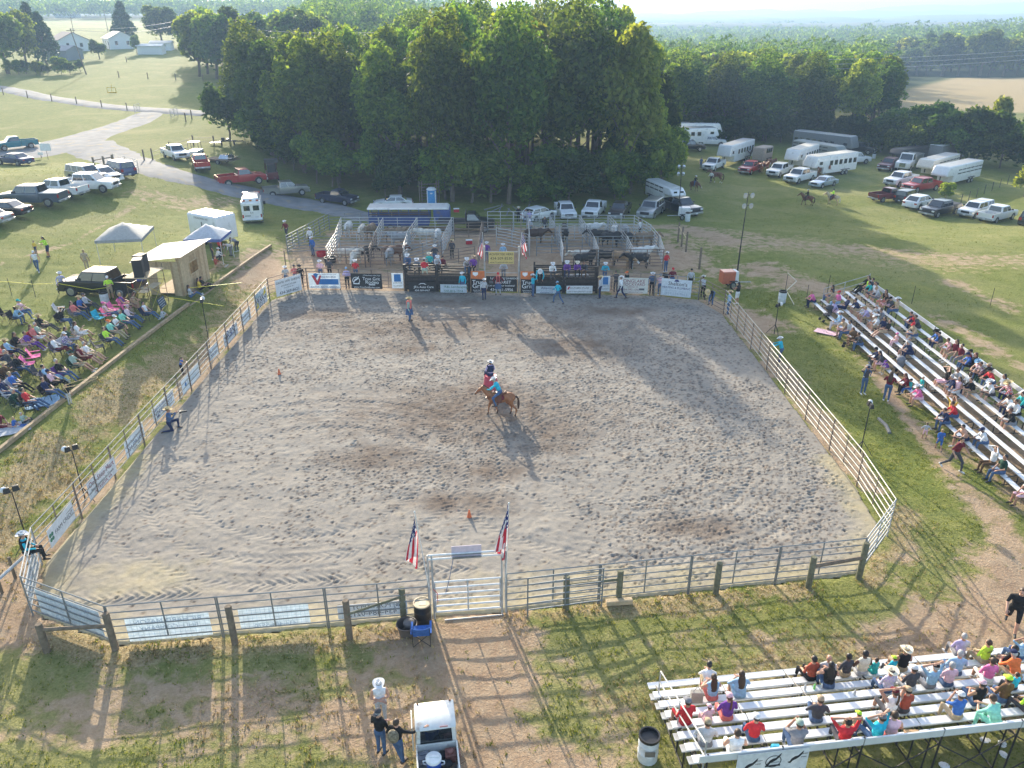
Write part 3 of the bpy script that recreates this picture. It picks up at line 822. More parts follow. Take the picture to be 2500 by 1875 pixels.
VT=dict(  # length, half width, wheel radius, axles, hood z, belt z, roof z, cab (windscreen foot, roof front, roof rear, cab rear), side windows, kind
 reg=(5.4,.94,.38,1.75,-1.65,1.10,1.18,1.78,(1.30,.72,-.32,-.45),1,'bed'),
 ext=(5.75,.96,.39,1.90,-1.78,1.12,1.20,1.82,(1.42,.80,-.72,-.86),2,'bed'),
 crew=(5.9,.99,.41,1.95,-1.85,1.16,1.24,1.90,(1.50,.90,-.95,-1.10),2,'bed'),
 sedan=(4.8,.90,.33,1.48,-1.38,.92,.98,1.44,(1.05,.28,-1.05,-1.72),2,'car'),
 suv=(5.0,.96,.38,1.55,-1.50,1.08,1.16,1.82,(1.20,.62,-2.28,-2.42),3,'car'),
 hatch=(4.4,.88,.32,1.35,-1.30,.95,1.0,1.50,(1.1,.35,-1.35,-2.02),2,'car'))
def veh_proto(t):
 if('veh',t)in MCACHE:return MCACHE[('veh',t)]
 L,hw,wr,ya,yr,zh,zb,zr,cab,ns,kind=VT[t]
 f,b=L/2,-L/2
 zs=.40 if kind=='bed' else .30
 parts=[]
 ra=wr+.10
 cabrear=cab[3]
 if kind=='bed':
  prof=[(f-.10,zs),(f,zs+.12),(f-.02,zh-.16),(f-.14,zh-.03),(cab[0],zb),(cabrear,zb),(cabrear,zs)]+arch(ya,ra,zs)
 else:
  tz=zb-.03
  prof=[(f-.12,zs),(f,zs+.14),(f-.04,zh-.26),(f-.30,zh-.10),(cab[0],zb),(cab[3],zb+.01),(b+.10,tz-(.04 if t=='sedan' else 0)),(b,tz-.2),(b+.02,zs+.1),(b+.14,zs)]+arch(yr,ra,zs)+arch(ya,ra,zs)
 parts.append(('body',MB().prism(prof,-hw,hw).mesh('body',[PAINT['white']],2,bevel=.055,seg=2,ang=40),1,[]))
 cm,panes=house(cab[0],cab[3],zb-.02,cab[1],cab[2],zr,hw-.06,hw-.20,ns)
 parts.append(('cab',cm,1,[]))
 parts+=[(n,m,0,[])for n,m in panes]
 if kind=='bed':
  bf=cabrear-.03
  w=MB()
  for s in(-1,1):
   pr=[(bf,zs+.02),(bf,zb+.02),(b+.05,zb+.02),(b+.05,zs+.08)]+arch(yr,ra,zs+.05)
   w.prism(pr,s*hw,s*(hw-.09))
  w.box((0,bf-.03,(zb+.62)/2),(2*hw-.19,.06,zb-.62))
  parts.append(('cargo_bed',w.mesh('cargo_bed',[PAINT['white']]),1,[('bed_floor',MB().box((0,(bf+b)/2,.66),(2*hw-.2,bf-b-.14,.05)).box((-hw+.22,yr,.76),(.22,.9,.2)).box((hw-.22,yr,.76),(.22,.9,.2)).mesh('bed_floor',[LINER]),0)]))
  parts.append(('tailgate',MB().box((0,b+.05,(zb+.66)/2),(2*hw-.2,.07,zb-.64)).mesh('tailgate',[PAINT['white']],bevel=.015),1,[]))
 ch=mat('bumper_steel',(.40,.41,.42),.3,.7)
 parts.append(('front_bumper',MB().box((0,f+.02,zs+.12),(2*hw-.06,.18,.22)).mesh('front_bumper',[ch if kind=='bed' else PAINT['white']],2,bevel=.04),0 if kind=='bed' else 1,[]))
 parts.append(('rear_bumper',MB().box((0,b-.02,zs+.14),(2*hw-.08,.16,.2)).mesh('rear_bumper',[ch if kind=='bed' else PAINT['white']],2,bevel=.04),0 if kind=='bed' else 1,[]))
 gz=(zs+zh)/2+.08
 parts.append(('grille',MB().box((0,f+.005,gz),(hw*1.05,.05,(zh-zs)*.38)).mesh('grille',[TRIM]),0,[]))
 for s in(-1,1):
  parts.append(('headlight',MB().box((s*(hw-.2),f-.015,gz+.05),(.32,.1,.19)).mesh('headlight',[LAMP],bevel=.02),0,[]))
  parts.append(('tail_light',MB().box((s*(hw-.07 if kind=='bed' else hw-.19),b+(.035 if kind=='bed' else .02),zb-.22),(.14 if kind=='bed' else .3,.1,.32 if kind=='bed' or t=='suv' else .16)).mesh('tail_light',[TAIL],bevel=.015),0,[]))
  parts.append(('wing_mirror',MB().box((s*(hw+.10),cab[0]-.3,zb+.14),(.2,.1,.17)).mesh('wing_mirror',[TRIM],bevel=.02),0,[]))
  for y in(ya,yr):
   parts.append(('wheel',(wheel_meshes(wr,.25),(s*(hw-.13),y,wr)),2,[]))
 parts.append(('licence_plate',MB().box((0,f+.115,zs+.12),(.32,.012,.15)).mesh('licence_plate',[PLATE]),0,[]))
 parts.append(('licence_plate',MB().box((0,b-.105,zs+.16),(.32,.012,.15)).mesh('licence_plate',[PLATE]),0,[]))
 MCACHE[('veh',t)]=parts
 return parts
NAMES=dict(reg='pickup_truck',ext='pickup_truck',crew='pickup_truck',sedan='sedan_car',suv='estate_car',hatch='hatchback_car')
def put_parts(parts,r,pm):
 for nm,me,fl,kids in parts:
  if fl==2:
   (tm,rm),loc=me
   o=ob('wheel',tm,r,loc=loc);ob('rim',rm,o)
  else:
   o=ob(nm,me,r,[pm]if fl==1 else None)
   for kn,km,kf in kids:ob(kn,km,o,[pm]if kf==1 else None)
def vehicle(t,color,front,rear,label,group=None,bed_cover=None,s=1.):
 """front and rear: where its bumpers stand"""
 a,b=P(*front),P(*rear)
 rz=heading(b,a);L=VT[t][0]
 c=(a+b)/2
 c.z=float(T(c.x,c.y))+.02
 r=root(NAMES[t],c,rz,label,'pickup' if VT[t][10]=='bed' else 'car',group)
 r.scale=(s,s,s)
 put_parts(veh_proto(t),r,PAINT[color])
 if bed_cover:
  _,hw,_,_,_,_,zb,zr,cab,_,_=VT[t]
  if bed_cover=='cap':
   cm,pn=house(cab[3]-.06,-L/2+.05,zb+.03,cab[3]-.10,-L/2+.3,zr-.02,hw-.05,hw-.2,2,ends=(0,1))
   o=ob('bed_cap',cm,r,[PAINT[color]])
   for n_,m_ in pn:ob(n_,m_,o)
  elif bed_cover=='hay':
   for k in range(3):ob('hay_bale',MB().box((random.uniform(-.3,.3),cab[3]-.5-k*.55,.9),(1.1,.48,.42),0,random.uniform(-.2,.2)).mesh('hay_bale',[mat('hay',(.5,.4,.2),.95,var=.3)],bevel=.04),r)
  else:ob('bed_cover',MB().box((0,(cab[3]-L/2)/2,zb+.04),(2*hw-.12,L/2+cab[3]-.12,.05)).mesh('bed_cover',[bed_cover],bevel=.015),r)
 return r
G_L='vehicles parked on the grass beside the road';G_R='trucks parked in the far field';G_T='vehicles parked along the wood'
def build_vehicles():
 V=vehicle
 V('reg','teal',(10,1275,'A'),(280,1242,'A'),'old teal pickup with grey bed at the gravel road fork',G_L)
 V('sedan','blue',(-60,1375,'A'),(325,1400,'A'),'dark blue sedan parked beside the white notice board',G_L)
 V('suv','blue',(905,1450,'A'),(1120,1525,'A'),'dark blue box shaped jeep nearest the metal road gate',G_L)
 V('hatch','white',(1030,1585,'A'),(735,1490,'A'),'white crossover car between the jeep and the white work truck',G_L,s=1.1)
 V('suv','silver',(900,1580,'A'),(590,1490,'A'),'silver estate car hidden behind the white work truck',G_L)
 V('crew','white',(935,258,'B'),(570,205,'B'),'tall white crew cab work truck with black front bumper',G_L,s=1.04)
 V('ext','white',(330,235,'B'),(700,315,'B'),'white pickup with open bed and dark cargo beside the steel blue truck',G_L)
 V('crew','steel',(5,305,'B'),(590,390,'B'),'steel blue lifted crew cab pickup with pale bed cover',G_L,bed_cover=mat('cover_pale',(.66,.65,.62),.7),s=1.06)
 V('sedan','black',(-190,410,'B'),(265,475,'B'),'black sedan parked between steel blue pickup and silver sedan',G_L)
 V('sedan','silver',(-330,480,'B'),(75,540,'B'),'silver sedan cut off at the edge beside the black sedan',G_L)
 V('ext','white',(1610,1395,'A'),(1370,1290,'A'),'white pickup with silver trim nosed out beside the pasture fence',G_T)
 V('reg','red',(1680,1375,'A'),(1725,1480,'A'),'red pickup with its tailgate towards the gravel road',G_T)
 V('reg','red',(1228,612,'N'),(712,540,'N'),'long red single cab pickup parked along the gravel road',G_T,s=1.12)
 V('ext','pewter',(1695,708,'N'),(1205,660,'N'),'beige silver extended cab pickup along the gravel road',G_T)
 V('reg','navy',(965,222,'I'),(590,170,'I'),'dark navy pickup in the shade along the gravel road',G_T)
 V('sedan','white',(1065,233,'I'),(1425,226,'I'),'white coupe behind the blue livestock trailer',G_T)
 V('crew','black',(535,1075,'B'),(1235,1118,'B'),'black crew cab pickup beside the announcer booth',None)
 V('hatch','white',(682,318,'J'),(452,348,'J'),'white hatchback with its rear door raised and people sitting on it',G_T)
 V('ext','white',(845,345,'J'),(745,262,'J'),'white pickup with black slotted grille between hatchback and older white pickup',G_T,s=.95)
 V('reg','white',(985,328,'J'),(1085,258,'J'),'white older pickup parked between white pickup and dark pickup',G_T,s=1.02)
 V('ext','brown',(1200,333,'J'),(1305,262,'J'),'dark brown pickup between the older white pickup and silver wagon',G_T,s=.92)
 V('suv','silver',(1440,328,'J'),(1585,262,'J'),'silver estate wagon parked by the corner of the wood',G_T,s=1.05)
 V('reg','black',(1890,306,'J'),(1625,248,'J'),'black old pickup hitched to the rounded white gooseneck trailer',G_T,s=1.12)
 V('ext','white',(895,605,'K'),(640,592,'K'),'white extended cab pickup under the farthest white horse trailer',G_R)
 V('crew','black',(672,662,'K'),(385,648,'K'),'black crew cab pickup in front of the farthest white trailers',G_R)
 V('suv','navy',(890,560,'K'),(730,530,'K'),'dark car half hidden behind the far white pickup',G_R)
 V('reg','white',(705,888,'K'),(900,825,'K'),'white dually pickup hitched to the tall white horse trailer with side door',G_R,s=1.05)
 V('ext','red',(1110,920,'K'),(1290,858,'K'),'red pickup in front of the tan horse trailer',G_R)
 V('crew','white',(1400,958,'K'),(1620,880,'K'),'white crew cab pickup beside the red pickup and brown horses',G_R)
 V('crew','white',(1570,1028,'K'),(1888,950,'K'),'white long bed crew pickup next to the ice blue sedan',G_R,s=1.06)
 V('sedan','icy',(1870,1062,'K'),(2105,1018,'K'),'ice blue silver sedan parked before the white living quarters trailer',G_R)
 V('ext','black',(565,695,'L'),(260,665,'L'),'black pickup at the foot of the far wood by a white drum',G_R,s=1.05)
 V('crew','white',(475,790,'L'),(235,800,'L'),'white crew cab pickup with open bed before the grey stock trailer',G_R)
 V('crew','maroon',(650,892,'L'),(860,825,'L'),'maroon crew cab pickup hitched to the dark low trailer',G_R)
 V('crew','white',(700,1065,'L'),(1040,985,'L'),'white crew cab pickup hitched to the cream stock trailer',G_R,s=1.03)
 V('crew','red',(930,1110,'L'),(1255,1065,'L'),'red crew cab pickup hitched to the white slatted livestock trailer',G_R)
 V('reg','maroon',(865,1180,'L'),(590,1205,'L'),'old dark maroon pickup with its tailgate to the field',G_R,s=.95)
 V('hatch','white',(1215,1240,'L'),(930,1300,'L'),'white crossover with red tail lamps beside the glossy black pickup',G_R,s=1.12)
 V('crew','black',(1085,1385,'L'),(1500,1310,'L'),'glossy black crew cab pickup with alloy wheels and black bed cover',G_R,bed_cover=TRIM)
 V('crew','white',(1500,1395,'L'),(1850,1310,'L'),'white pickup with a windowed cap over its bed',G_R,bed_cover='cap',s=.95)
 V('ext','white',(2125,1365,'L'),(1680,1445,'L'),'white extended cab pickup with its tailgate to the field beside the capped pickup',G_R,s=1.02)
 V('suv','black',(2420,1400,'L'),(2160,1490,'L'),'black car cut off at the edge of the row of trucks',G_R)
 V('suv','black',(1040,1175,'L'),(845,1228,'L'),'black soft top off roader with a spare wheel on its back',G_R,s=.9)
 V('hatch','white',(1080,210,'A'),(1500,230,'A'),'white car parked at the small cottage',None)if 0 else None
 V('sedan','white',(1880,748,'A'),(2080,765,'A'),'white car half hidden by the leaning tree on the farm lane',None,s=1.1)
 # ambulance
 a,b=P(625,515),P(616,556)
 r=root('ambulance',b.lerp(a,.5),heading(b,a),'white van ambulance parked with its back doors to the arena','ambulance')
 wp=PAINT['white']
 prof=[(2.75,.4),(2.85,.6),(2.7,1.05),(1.75,1.25),(1.25,2.0),(1.0,2.35),(-2.7,2.45),(-2.8,2.3),(-2.8,.45)]+arch(-1.65,.5,.4)+arch(1.75,.5,.4)
 ob('body',MB().prism(prof,-1.02,1.02).mesh('body',[wp],2,bevel=.07),r)
 ob('raised_roof',MB().box((0,-.9,2.6),(1.8,3.5,.36),top=(.85,.93)).mesh('raised_roof',[wp],2,bevel=.06),r)
 for s in(-1,1):
  d=ob('rear_door',MB().box((s*.49,-2.815,1.4),(.94,.03,1.7)).mesh('rear_door',[wp],bevel=.01),r)
  ob('window',MB().box((s*.47,-2.84,1.78),(.62,.02,.52)).mesh('window',[GLASS],bevel=.004),d)
  ob('door_handle',MB().box((s*.1,-2.845,1.3),(.05,.04,.18)).mesh('door_handle',[CHROME]),d)
  ob('tail_light',MB().box((s*.92,-2.83,.95),(.14,.03,.34)).mesh('tail_light',[TAIL]),r)
  ob('warning_light',MB().box((s*.68,-2.68,2.56),(.26,.1,.14)).mesh('warning_light',[TAIL]),r)
  ob('warning_light',MB().box((s*.6,.75,2.72),(.6,.22,.14)).mesh('warning_light',[TAIL]),r)
  ob('wing_mirror',MB().box((s*1.2,1.5,1.4),(.25,.1,.35)).mesh('wing_mirror',[TRIM]),r)
  for y in(1.75,-1.65):
   o=ob('wheel',wheel_meshes(.38,.26)[0],r,loc=(s*.86,y,.38));ob('rim',wheel_meshes(.38,.26)[1],o)
 ob('warning_light',MB().box((0,-2.68,2.56),(.26,.1,.14)).mesh('warning_light',[mat('amber_lamp',(.6,.22,.05),.3)]),r)
 ob('rear_bumper',MB().box((0,-2.9,.5),(2.0,.25,.2)).mesh('rear_bumper',[CHROME],bevel=.03),r)
 ob('licence_plate',MB().box((.45,-2.85,.85),(.36,.02,.17)).mesh('licence_plate',[PLATE]),r)
 ob('stripe',MB().box((-.45,-2.838,.98),(.62,.012,.12)).mesh('stripe',[mat('stripe_grey',(.3,.32,.3))]),r)
def axle_wheels(r,hw,ys,wr=.36):
 for y in ys:
  for s in(-1,1):
   o=ob('wheel',wheel_meshes(wr,.22)[0],r,loc=(s*(hw-.02),y,wr));ob('rim',wheel_meshes(wr,.22)[1],o)
def trailer(front,rear,label,body,roof,L,Wd=2.3,H=2.9,style='horse',nose=True,group='horse and stock trailers in the far field',doors=True,z=None):
 """gooseneck trailer: front and rear are its ground points; the nose reaches over the truck bed"""
 a,b=P(*front),P(*rear)
 d=(a-b);d.z=0;d.normalize()
 c=b+d*(L/2);c.z=float(T(c.x,c.y))+.02
 r=root('gooseneck_trailer' if nose else 'box_trailer',c,heading(b,a),label,'trailer',group)
 hw=Wd/2;f=L/2;bk=-L/2;zb=.55
 if nose:
  prof=[(f,zb),(f,1.55),(f+2.1,1.6),(f+2.15,1.9),(f+(1.55 if style!='round' else 1.2),H),(bk,H),(bk,zb)]
 else:
  prof=[(f,zb),(f,H),(bk,H),(bk,zb)]
 ob('body',MB().prism(prof,-hw,hw).mesh('body',[body],2,bevel=.09 if style!='round' else .25),r)
 rf=f+1.5 if nose else f
 ob('roof',MB().box((0,(rf+bk)/2,H+.03),(Wd*(.97 if style!='round' else .8),rf-bk-.1,.09),top=(.93,.98)).mesh('roof',[roof],bevel=.03),r)
 axle_wheels(r,hw,(bk+L*.36-.45,bk+L*.36+.45))
 for s in(-1,1):
  ob('mudguard',MB().box((s*(hw+.1),bk+L*.36,.86),(.26,1.95,.06)).mesh('mudguard',[TRIM]),r)
  if style=='horse':
   n=max(3,int(L/1.3))
   for k in range(n):
    y=bk+.7+k*(L-1.2)/n
    w=ob('window',MB().box((s*(hw+.004),y,2.08),(.025,.62,.62)).mesh('window',[GLASS],bevel=.004),r)
    ob('window_frame',MB().box((s*(hw+.002),y,2.08),(.022,.74,.74)).mesh('window_frame',[CHROME]),w)
   if nose:ob('window',MB().box((s*(hw+.004),f+.75,2.2),(.025,.7,.45)).mesh('window',[GLASS],bevel=.004),r)
   ob('door',MB().box((s*(hw+.006),f-.75,1.6),(.03,.75,1.9)).mesh('door',[body],bevel=.01),r)
  elif style in('stock','slat','round'):
   for zz in(1.75,2.25):
    for k in range(int(L/1.25)):
     ob('slat_opening',MB().box((s*(hw+.004),bk+.65+k*1.25,zz),(.02,1.05,.14)).mesh('slat_opening',[TRIM]),r)
   ob('rail',MB().box((s*(hw+.02),0,1.35),(.05,L-.3,.08)).mesh('rail',[roof]),r)
 if nose:
  ob('hitch',MB().tube((0,f+1.5,1.6),(0,f+1.5,.95),.08).mesh('hitch',[TRIM]),r)
  if style in('horse','round'):
   for s in(-1,1):ob('window',MB().box((s*.45,f+1.98,2.12),(.45,.03,.22),0,M=Matrix.Identity(4)).mesh('window',[GLASS]),r)
 else:ob('hitch',MB().tube((0,f,.5),(0,f+1.2,.45),.06).mesh('hitch',[TRIM]),r)
 ob('rear_door',MB().box((0,bk-.015,(H+zb)/2),(Wd-.25,.04,H-zb-.25)).mesh('rear_door',[body],bevel=.01),r)
 return r
def build_trailers():
 w=PAINT['white'];sil=mat('trailer_alu',(.5,.51,.5),.35,.5,dirt=((.3,.28,.24),1,.6));cream=mat('trailer_cream',(.62,.58,.5),.5)
 grey=mat('trailer_grey',(.17,.18,.185),.5);dark=mat('trailer_dark',(.05,.045,.042),.5);tan=mat('trailer_tan',(.36,.29,.24),.5)
 T_=trailer
 T_((640,550,'K'),(235,530,'K'),'large white horse trailer farthest back beside the wood corner',w,w,9.5,H=3.3)
 T_((600,592,'K'),(305,585,'K'),'white living quarters trailer hitched to the far white pickup',w,sil,7.5,H=3.1)
 T_((450,640,'K'),(330,635,'K'),'small low white trailer behind the black crew cab',w,w,3.6,H=2.3,nose=False)
 T_((945,812,'K'),(1160,735,'K'),'tall white horse trailer with an open dark side door',w,w,8.2,H=3.3)
 T_((1250,808,'K'),(1375,770,'K'),'small tan horse trailer behind the red pickup',tan,tan,3.6,1.9,2.6,nose=False)
 T_((1690,850,'K'),(1845,790,'K'),'white horse trailer with air conditioner behind the white crew pickup',w,cream,6.8,H=3.2)
 T_((1960,930,'K'),(2270,880,'K'),'white living quarters horse trailer with tied horses at its side',w,cream,7.8,H=3.2)
 T_((2000,690,'K'),(1680,645,'K'),'long charcoal living quarters trailer with white door at the wood',grey,sil,9.5,H=3.5)
 T_((2010,760,'K'),(1690,700,'K'),'grey slatted stock trailer before the charcoal trailer',mat('trailer_sage',(.22,.24,.22),.5),mat('trailer_sage2',(.36,.38,.36),.5),7.5,H=2.6,style='stock')
 T_((900,800,'L'),(1185,760,'L'),'dark low trailer behind the maroon crew cab',dark,dark,7,H=2.5,style='stock')
 T_((1150,810,'L'),(1490,740,'L'),'white trailer with sides coloured dark as shade behind the white dump truck',mat('trailer_shadow',(.2,.2,.2),.5),w,8,H=2.9,style='plain',nose=False)  # white trailer: shade on its sides is put into the grey body colour
 T_((1100,960,'L'),(1400,880,'L'),'cream stock trailer with small side slots',cream,w,8,H=2.8,style='stock')
 T_((1310,1040,'L'),(1640,965,'L'),'long white livestock trailer with two rows of slots',w,w,8.6,H=2.9,style='slat')
 T_((1650,205,'J'),(1520,150,'J'),'rounded white gooseneck trailer behind the black old pickup',w,w,5.2,2.0,2.5,style='round',group=None)
 # bare plywood white cargo box
 r=T_((1960,690,'B'),(1700,640,'B'),'white enclosed cargo trailer beside the blue canopy',w,w,3.9,2.2,2.7,style='plain',nose=False,group=None)
 ink=mat('ink_grey',(.12,.12,.13))
 for s in(1,):
  c=MB().box((0,0,0),(.01,.12,.9)).box((0,.09,-.2),(.01,.08,.5)).mesh('emblem',[ink])
  ob('emblem',c,r,loc=(1.162,0,1.7))
  text(r,'STRONGWALL INC',.0,2.5,1.9,ink,y=0,rz=R(90)).location=(1.165,0,2.45)
 # blue livestock trailer beside the pens
 a,b=P(1690,400,'I'),P(1000,402,'I')
 d=(a-b).normalized();L=7.2
 r=root('livestock_trailer',(a+b)/2,heading(b,a),'blue livestock trailer with white roof behind the pens','trailer')
 r.scale=(1,1,.86)
 blue=mat('trailer_blue',(.05,.085,.24),.45,dirt=((.12,.11,.12),1.2,.58))
 for s in(-1,1):
  o=ob('side',MB().box((s*1.1,-.5,1.15),(.06,L-1,1.1)).mesh('side',[blue]),r)
  for zz in(1.95,2.2):ob('side_bar',MB().box((s*1.1,-.5,zz),(.05,L-1,.1)).mesh('side_bar',[mat('rusty_rail',(.13,.085,.07),.8)]),o)
  for k in range(7):ob('post',MB().box((s*1.12,-L/2+.05+k*(L-1)/6,1.65),(.08,.08,1.75)).mesh('post',[blue]),o)
 ob('nose',MB().box((0,L/2+.35,1.75),(2.25,1.7,1.4)).mesh('nose',[blue],bevel=.1),r)
 ob('floor',MB().box((0,-.5,.6),(2.2,L-1,.12)).mesh('floor',[TRIM]),r)
 ob('roof',MB().prism([(L/2+1.15,2.5),(L/2+.9,2.72),(-L/2-.1,2.72),(-L/2-.1,2.5)],-1.18,1.18).mesh('roof',[w],bevel=.06),r)
 axle_wheels(r,1.05,(-1.4,-.5))
 # black flatbed truck in front of it
 a,b=P(2075,425,'I'),P(1640,425,'I')
 r=root('flatbed_truck',(a+b)/2,heading(b,a),'black flatbed truck hitched to the blue livestock trailer','truck')
 bl=PAINT['black']
 prof=[(2.9,.5),(3.0,.8),(2.9,1.1),(1.6,1.25),(.1,1.25),(.1,.5)]+arch(1.95,.5,.5)
 ob('body',MB().prism(prof,-1,1).mesh('body',[bl],2,bevel=.05),r)
 cm,pn=house(1.55,.1,1.22,.95,.2,1.9,.93,.78,1)
 ob('cab',cm,r,[bl]);[ob(n_,m_,r)for n_,m_ in pn]
 ob('flatbed',MB().box((0,-1.4,.98),(2.2,2.9,.14)).box((0,.03,1.5),(2.1,.08,1.0)).mesh('flatbed',[TRIM]),r)
 ob('toolbox',MB().box((.9,-.6,1.28),(.5,1.2,.45)).mesh('toolbox',[TRIM],bevel=.02),r)
 axle_wheels(r,.95,(1.95,-1.6),.4)
 # white dump truck in the far row
 a,b=P(840,905,'L'),P(1055,815,'L')
 r=root('dump_truck',(a+b)/2,heading(b,a),'white and grey dump truck behind the cream stock trailer','truck','trucks parked in the far field')
 prof=[(3.2,.6),(3.3,.8),(3.25,1.5),(1.7,1.75),(.6,1.75),(.6,.6)]+[(p,q+.1)for p,q in arch(2.3,.6,.6)]
 ob('body',MB().prism(prof,-1.1,1.1).mesh('body',[w],2,bevel=.06),r)
 cm,pn=house(1.9,.6,1.72,1.5,.65,2.75,1.05,.95,1)
 ob('cab',cm,r,[w]);[ob(n_,m_,r)for n_,m_ in pn]
 ob('grille',MB().box((0,3.3,1.15),(.9,.06,.6)).mesh('grille',[CHROME]),r)
 ob('dump_bed',MB().box((0,-1.6,1.7),(2.3,4,1.2)).mesh('dump_bed',[PAINT['silver']],bevel=.05),r)
 axle_wheels(r,1.02,(2.3,-1.6,-2.7),.5)
def build_mail_jeep():
 """the little white truck at the bottom edge"""
 a,b=P(1455,1120,'D'),P(1480,1780,'D')
 front=P(1430,1190,'D');back=P(1490,1960,'D')
 rz=heading(back,front)
 c=P(1455,1200,'D',z=1.54);c=Vector((c.x,c.y,0));c=c-Vector((-math.sin(rz),math.cos(rz),0))*.36;c.z=float(T(c.x,c.y))
 r=root('utility_truck',c,rz,'small boxy white utility truck with open bed at the arena gate track','truck')
 w=mat('paint_old_white',(.70,.70,.66),.45,var=.08,coat=.2,dirt=((.35,.25,.17),2.2,.6));hw=.78
 f=1.75;bk=-1.75
 prof=[(f,.45),(f,1.0),(f-.55,1.06),(.12,1.08),(.12,.45)]+arch(1.1,.42,.45)
 ob('body',MB().prism(prof,-hw,hw).mesh('body',[w],2,bevel=.04),r)
 cabm,pn=house(1.18,-.14,1.06,1.0,-.10,1.86,hw-.02,hw-.06,1,bev=.06)
 cb=ob('cab',cabm,r,[w])
 for n_,m_ in pn:ob(n_,m_,cb if 0 else r)
 roof=ob('roof',MB().prism([(1.12,1.84),(1.02,1.93),(.5,1.97),(-.05,1.93),(-.2,1.84)],-hw+.02,hw-.02).mesh('roof',[w],2,bevel=.05),r)
 for s in(-1,1):ob('roof_vent',MB().lathe([(.045,0),(.045,.02),(.02,.03)],8).mesh('roof_vent',[mat('rust',(.18,.09,.05),.9)]),roof,loc=(s*.62,.98,1.945))
 bedm=MB()
 for s in(-1,1):bedm.box((s*(hw-.03),-.98,.95),(.06,1.6,.5))
 bedm.box((0,bk-.0,.95),(2*hw,.06,.5)).box((0,-.2,.95),(2*hw-.12,.05,.48))
 bed=ob('cargo_bed',bedm.mesh('cargo_bed',[w],bevel=.012),r)
 ob('bed_floor',MB().box((0,-.98,.62),(2*hw-.1,1.6,.05)).mesh('bed_floor',[mat('bed_steel',(.2,.2,.2),.6,.3,var=.4)]),bed)
 for s in(-1,1):
  ob('rear_fender',MB().box((s*(hw-.04),-1.05,.56),(.08,.5,.3)).mesh('rear_fender',[w]),r)
  ob('headlight',MB().lathe([(.09,0),(.1,.04),(.02,.06)],10,0,Matrix.Translation((s*.55,f,.8))@Matrix.Rotation(R(-90),4,'X')).mesh('headlight',[LAMP]),r)
 axle_wheels(r,hw-.08,(1.1,-1.05),.33)
 d=ob('door',MB().box((-hw-.10,.55,1.12),(.05,.85,1.15)).mesh('door',[w],bevel=.02),r)
 ob('licence_plate',MB().box((.3,-.155,1.93),(.3,.01,.06)).mesh('licence_plate',[mat('sticker',(.4,.2,.2))]),r)
 rot=Matrix.Rotation(rz,4,'Z')
 r.scale=(.77,.80,.79)
 def inbed(x,y,z):return c+rot@Vector((x*.77,y*.8,z*.79))
 # its load
 j=root('drinks_cooler',inbed(-.16,-.88,.65),0,'round blue drinks cooler with white lid in the white truck bed','cooler')
 jb=mat('cooler_blue',(.02,.10,.42),.35);wl=mat('cooler_white',(.78,.78,.76),.4)
 ob('drum',MB().lathe([(.17,0),(.2,.02),(.215,.42),(.2,.44)],20).mesh('drum',[jb],True),j)
 ob('lid',MB().lathe([(.225,.43),(.228,.50),(.2,.53),(.05,.55)],20).box((0,0,.56),(.3,.05,.03)).mesh('lid',[wl],True),j)
 for s in(-1,1):ob('handle',MB().path([(s*.2,0,.38),(s*.30,0,.36),(s*.30,0,.26),(s*.21,0,.22)],.02).mesh('handle',[wl]),j)
 ob('tap',MB().box((0,-.225,.08),(.05,.06,.05)).mesh('tap',[wl]),j)
 dk=mat('dark_gear',(.03,.028,.03),.7,var=.4)
 tag(ob('tool_box',MB().box((0,0,.11),(.34,.26,.22)).box((0,0,.24),(.18,.03,.05)).mesh('tool_box',[mat('grey_box',(.3,.3,.34),.5)],bevel=.01),loc=inbed(-.52,-.42,.65),rz=rz+.2),'small grey lidded box in the corner of the white truck bed','box')
 tag(ob('engine_pump',MB().box((0,0,.14),(.3,.3,.28)).lathe([(.1,.28),(.1,.36),(.03,.38)],10).box((.2,.05,.1),(.18,.2,.2)).mesh('engine_pump',[mat('pump_red',(.25,.1,.08),.5,var=.5)],bevel=.01),loc=inbed(.48,-.5,.65),rz=rz),'reddish engine pump with black parts in the white truck bed','pump')
 for k,(x,y,rr)in enumerate(((.15,-.42,.5),(.05,-.60,1.6),(.3,-.8,.2))):
  tag(ob('tool_bag',MB().ell((0,0,.1),(.2,.14,.12),9,6).box((0,0,.2),(.22,.02,.06)).mesh('tool_bag',[dk],True),loc=inbed(x,y,.65),rz=rr),('black tool bag against the cab end of the truck bed','black bag touching the blue cooler in the truck bed','black bag on its own in the middle of the truck bed')[k],'bag')
 tag(ob('shovel',MB().tube((-.5,-.3,.04),(.35,.25,.06),.018).box((.45,.32,.06),(.26,.2,.03),0,.6).mesh('shovel',[mat('old_wood',(.2,.13,.08),.8)]),loc=inbed(.25,-1.1,.66),rz=rz),'long handled shovel lying on the white truck bed floor','shovel')
build_vehicles();build_trailers();build_mail_jeep()
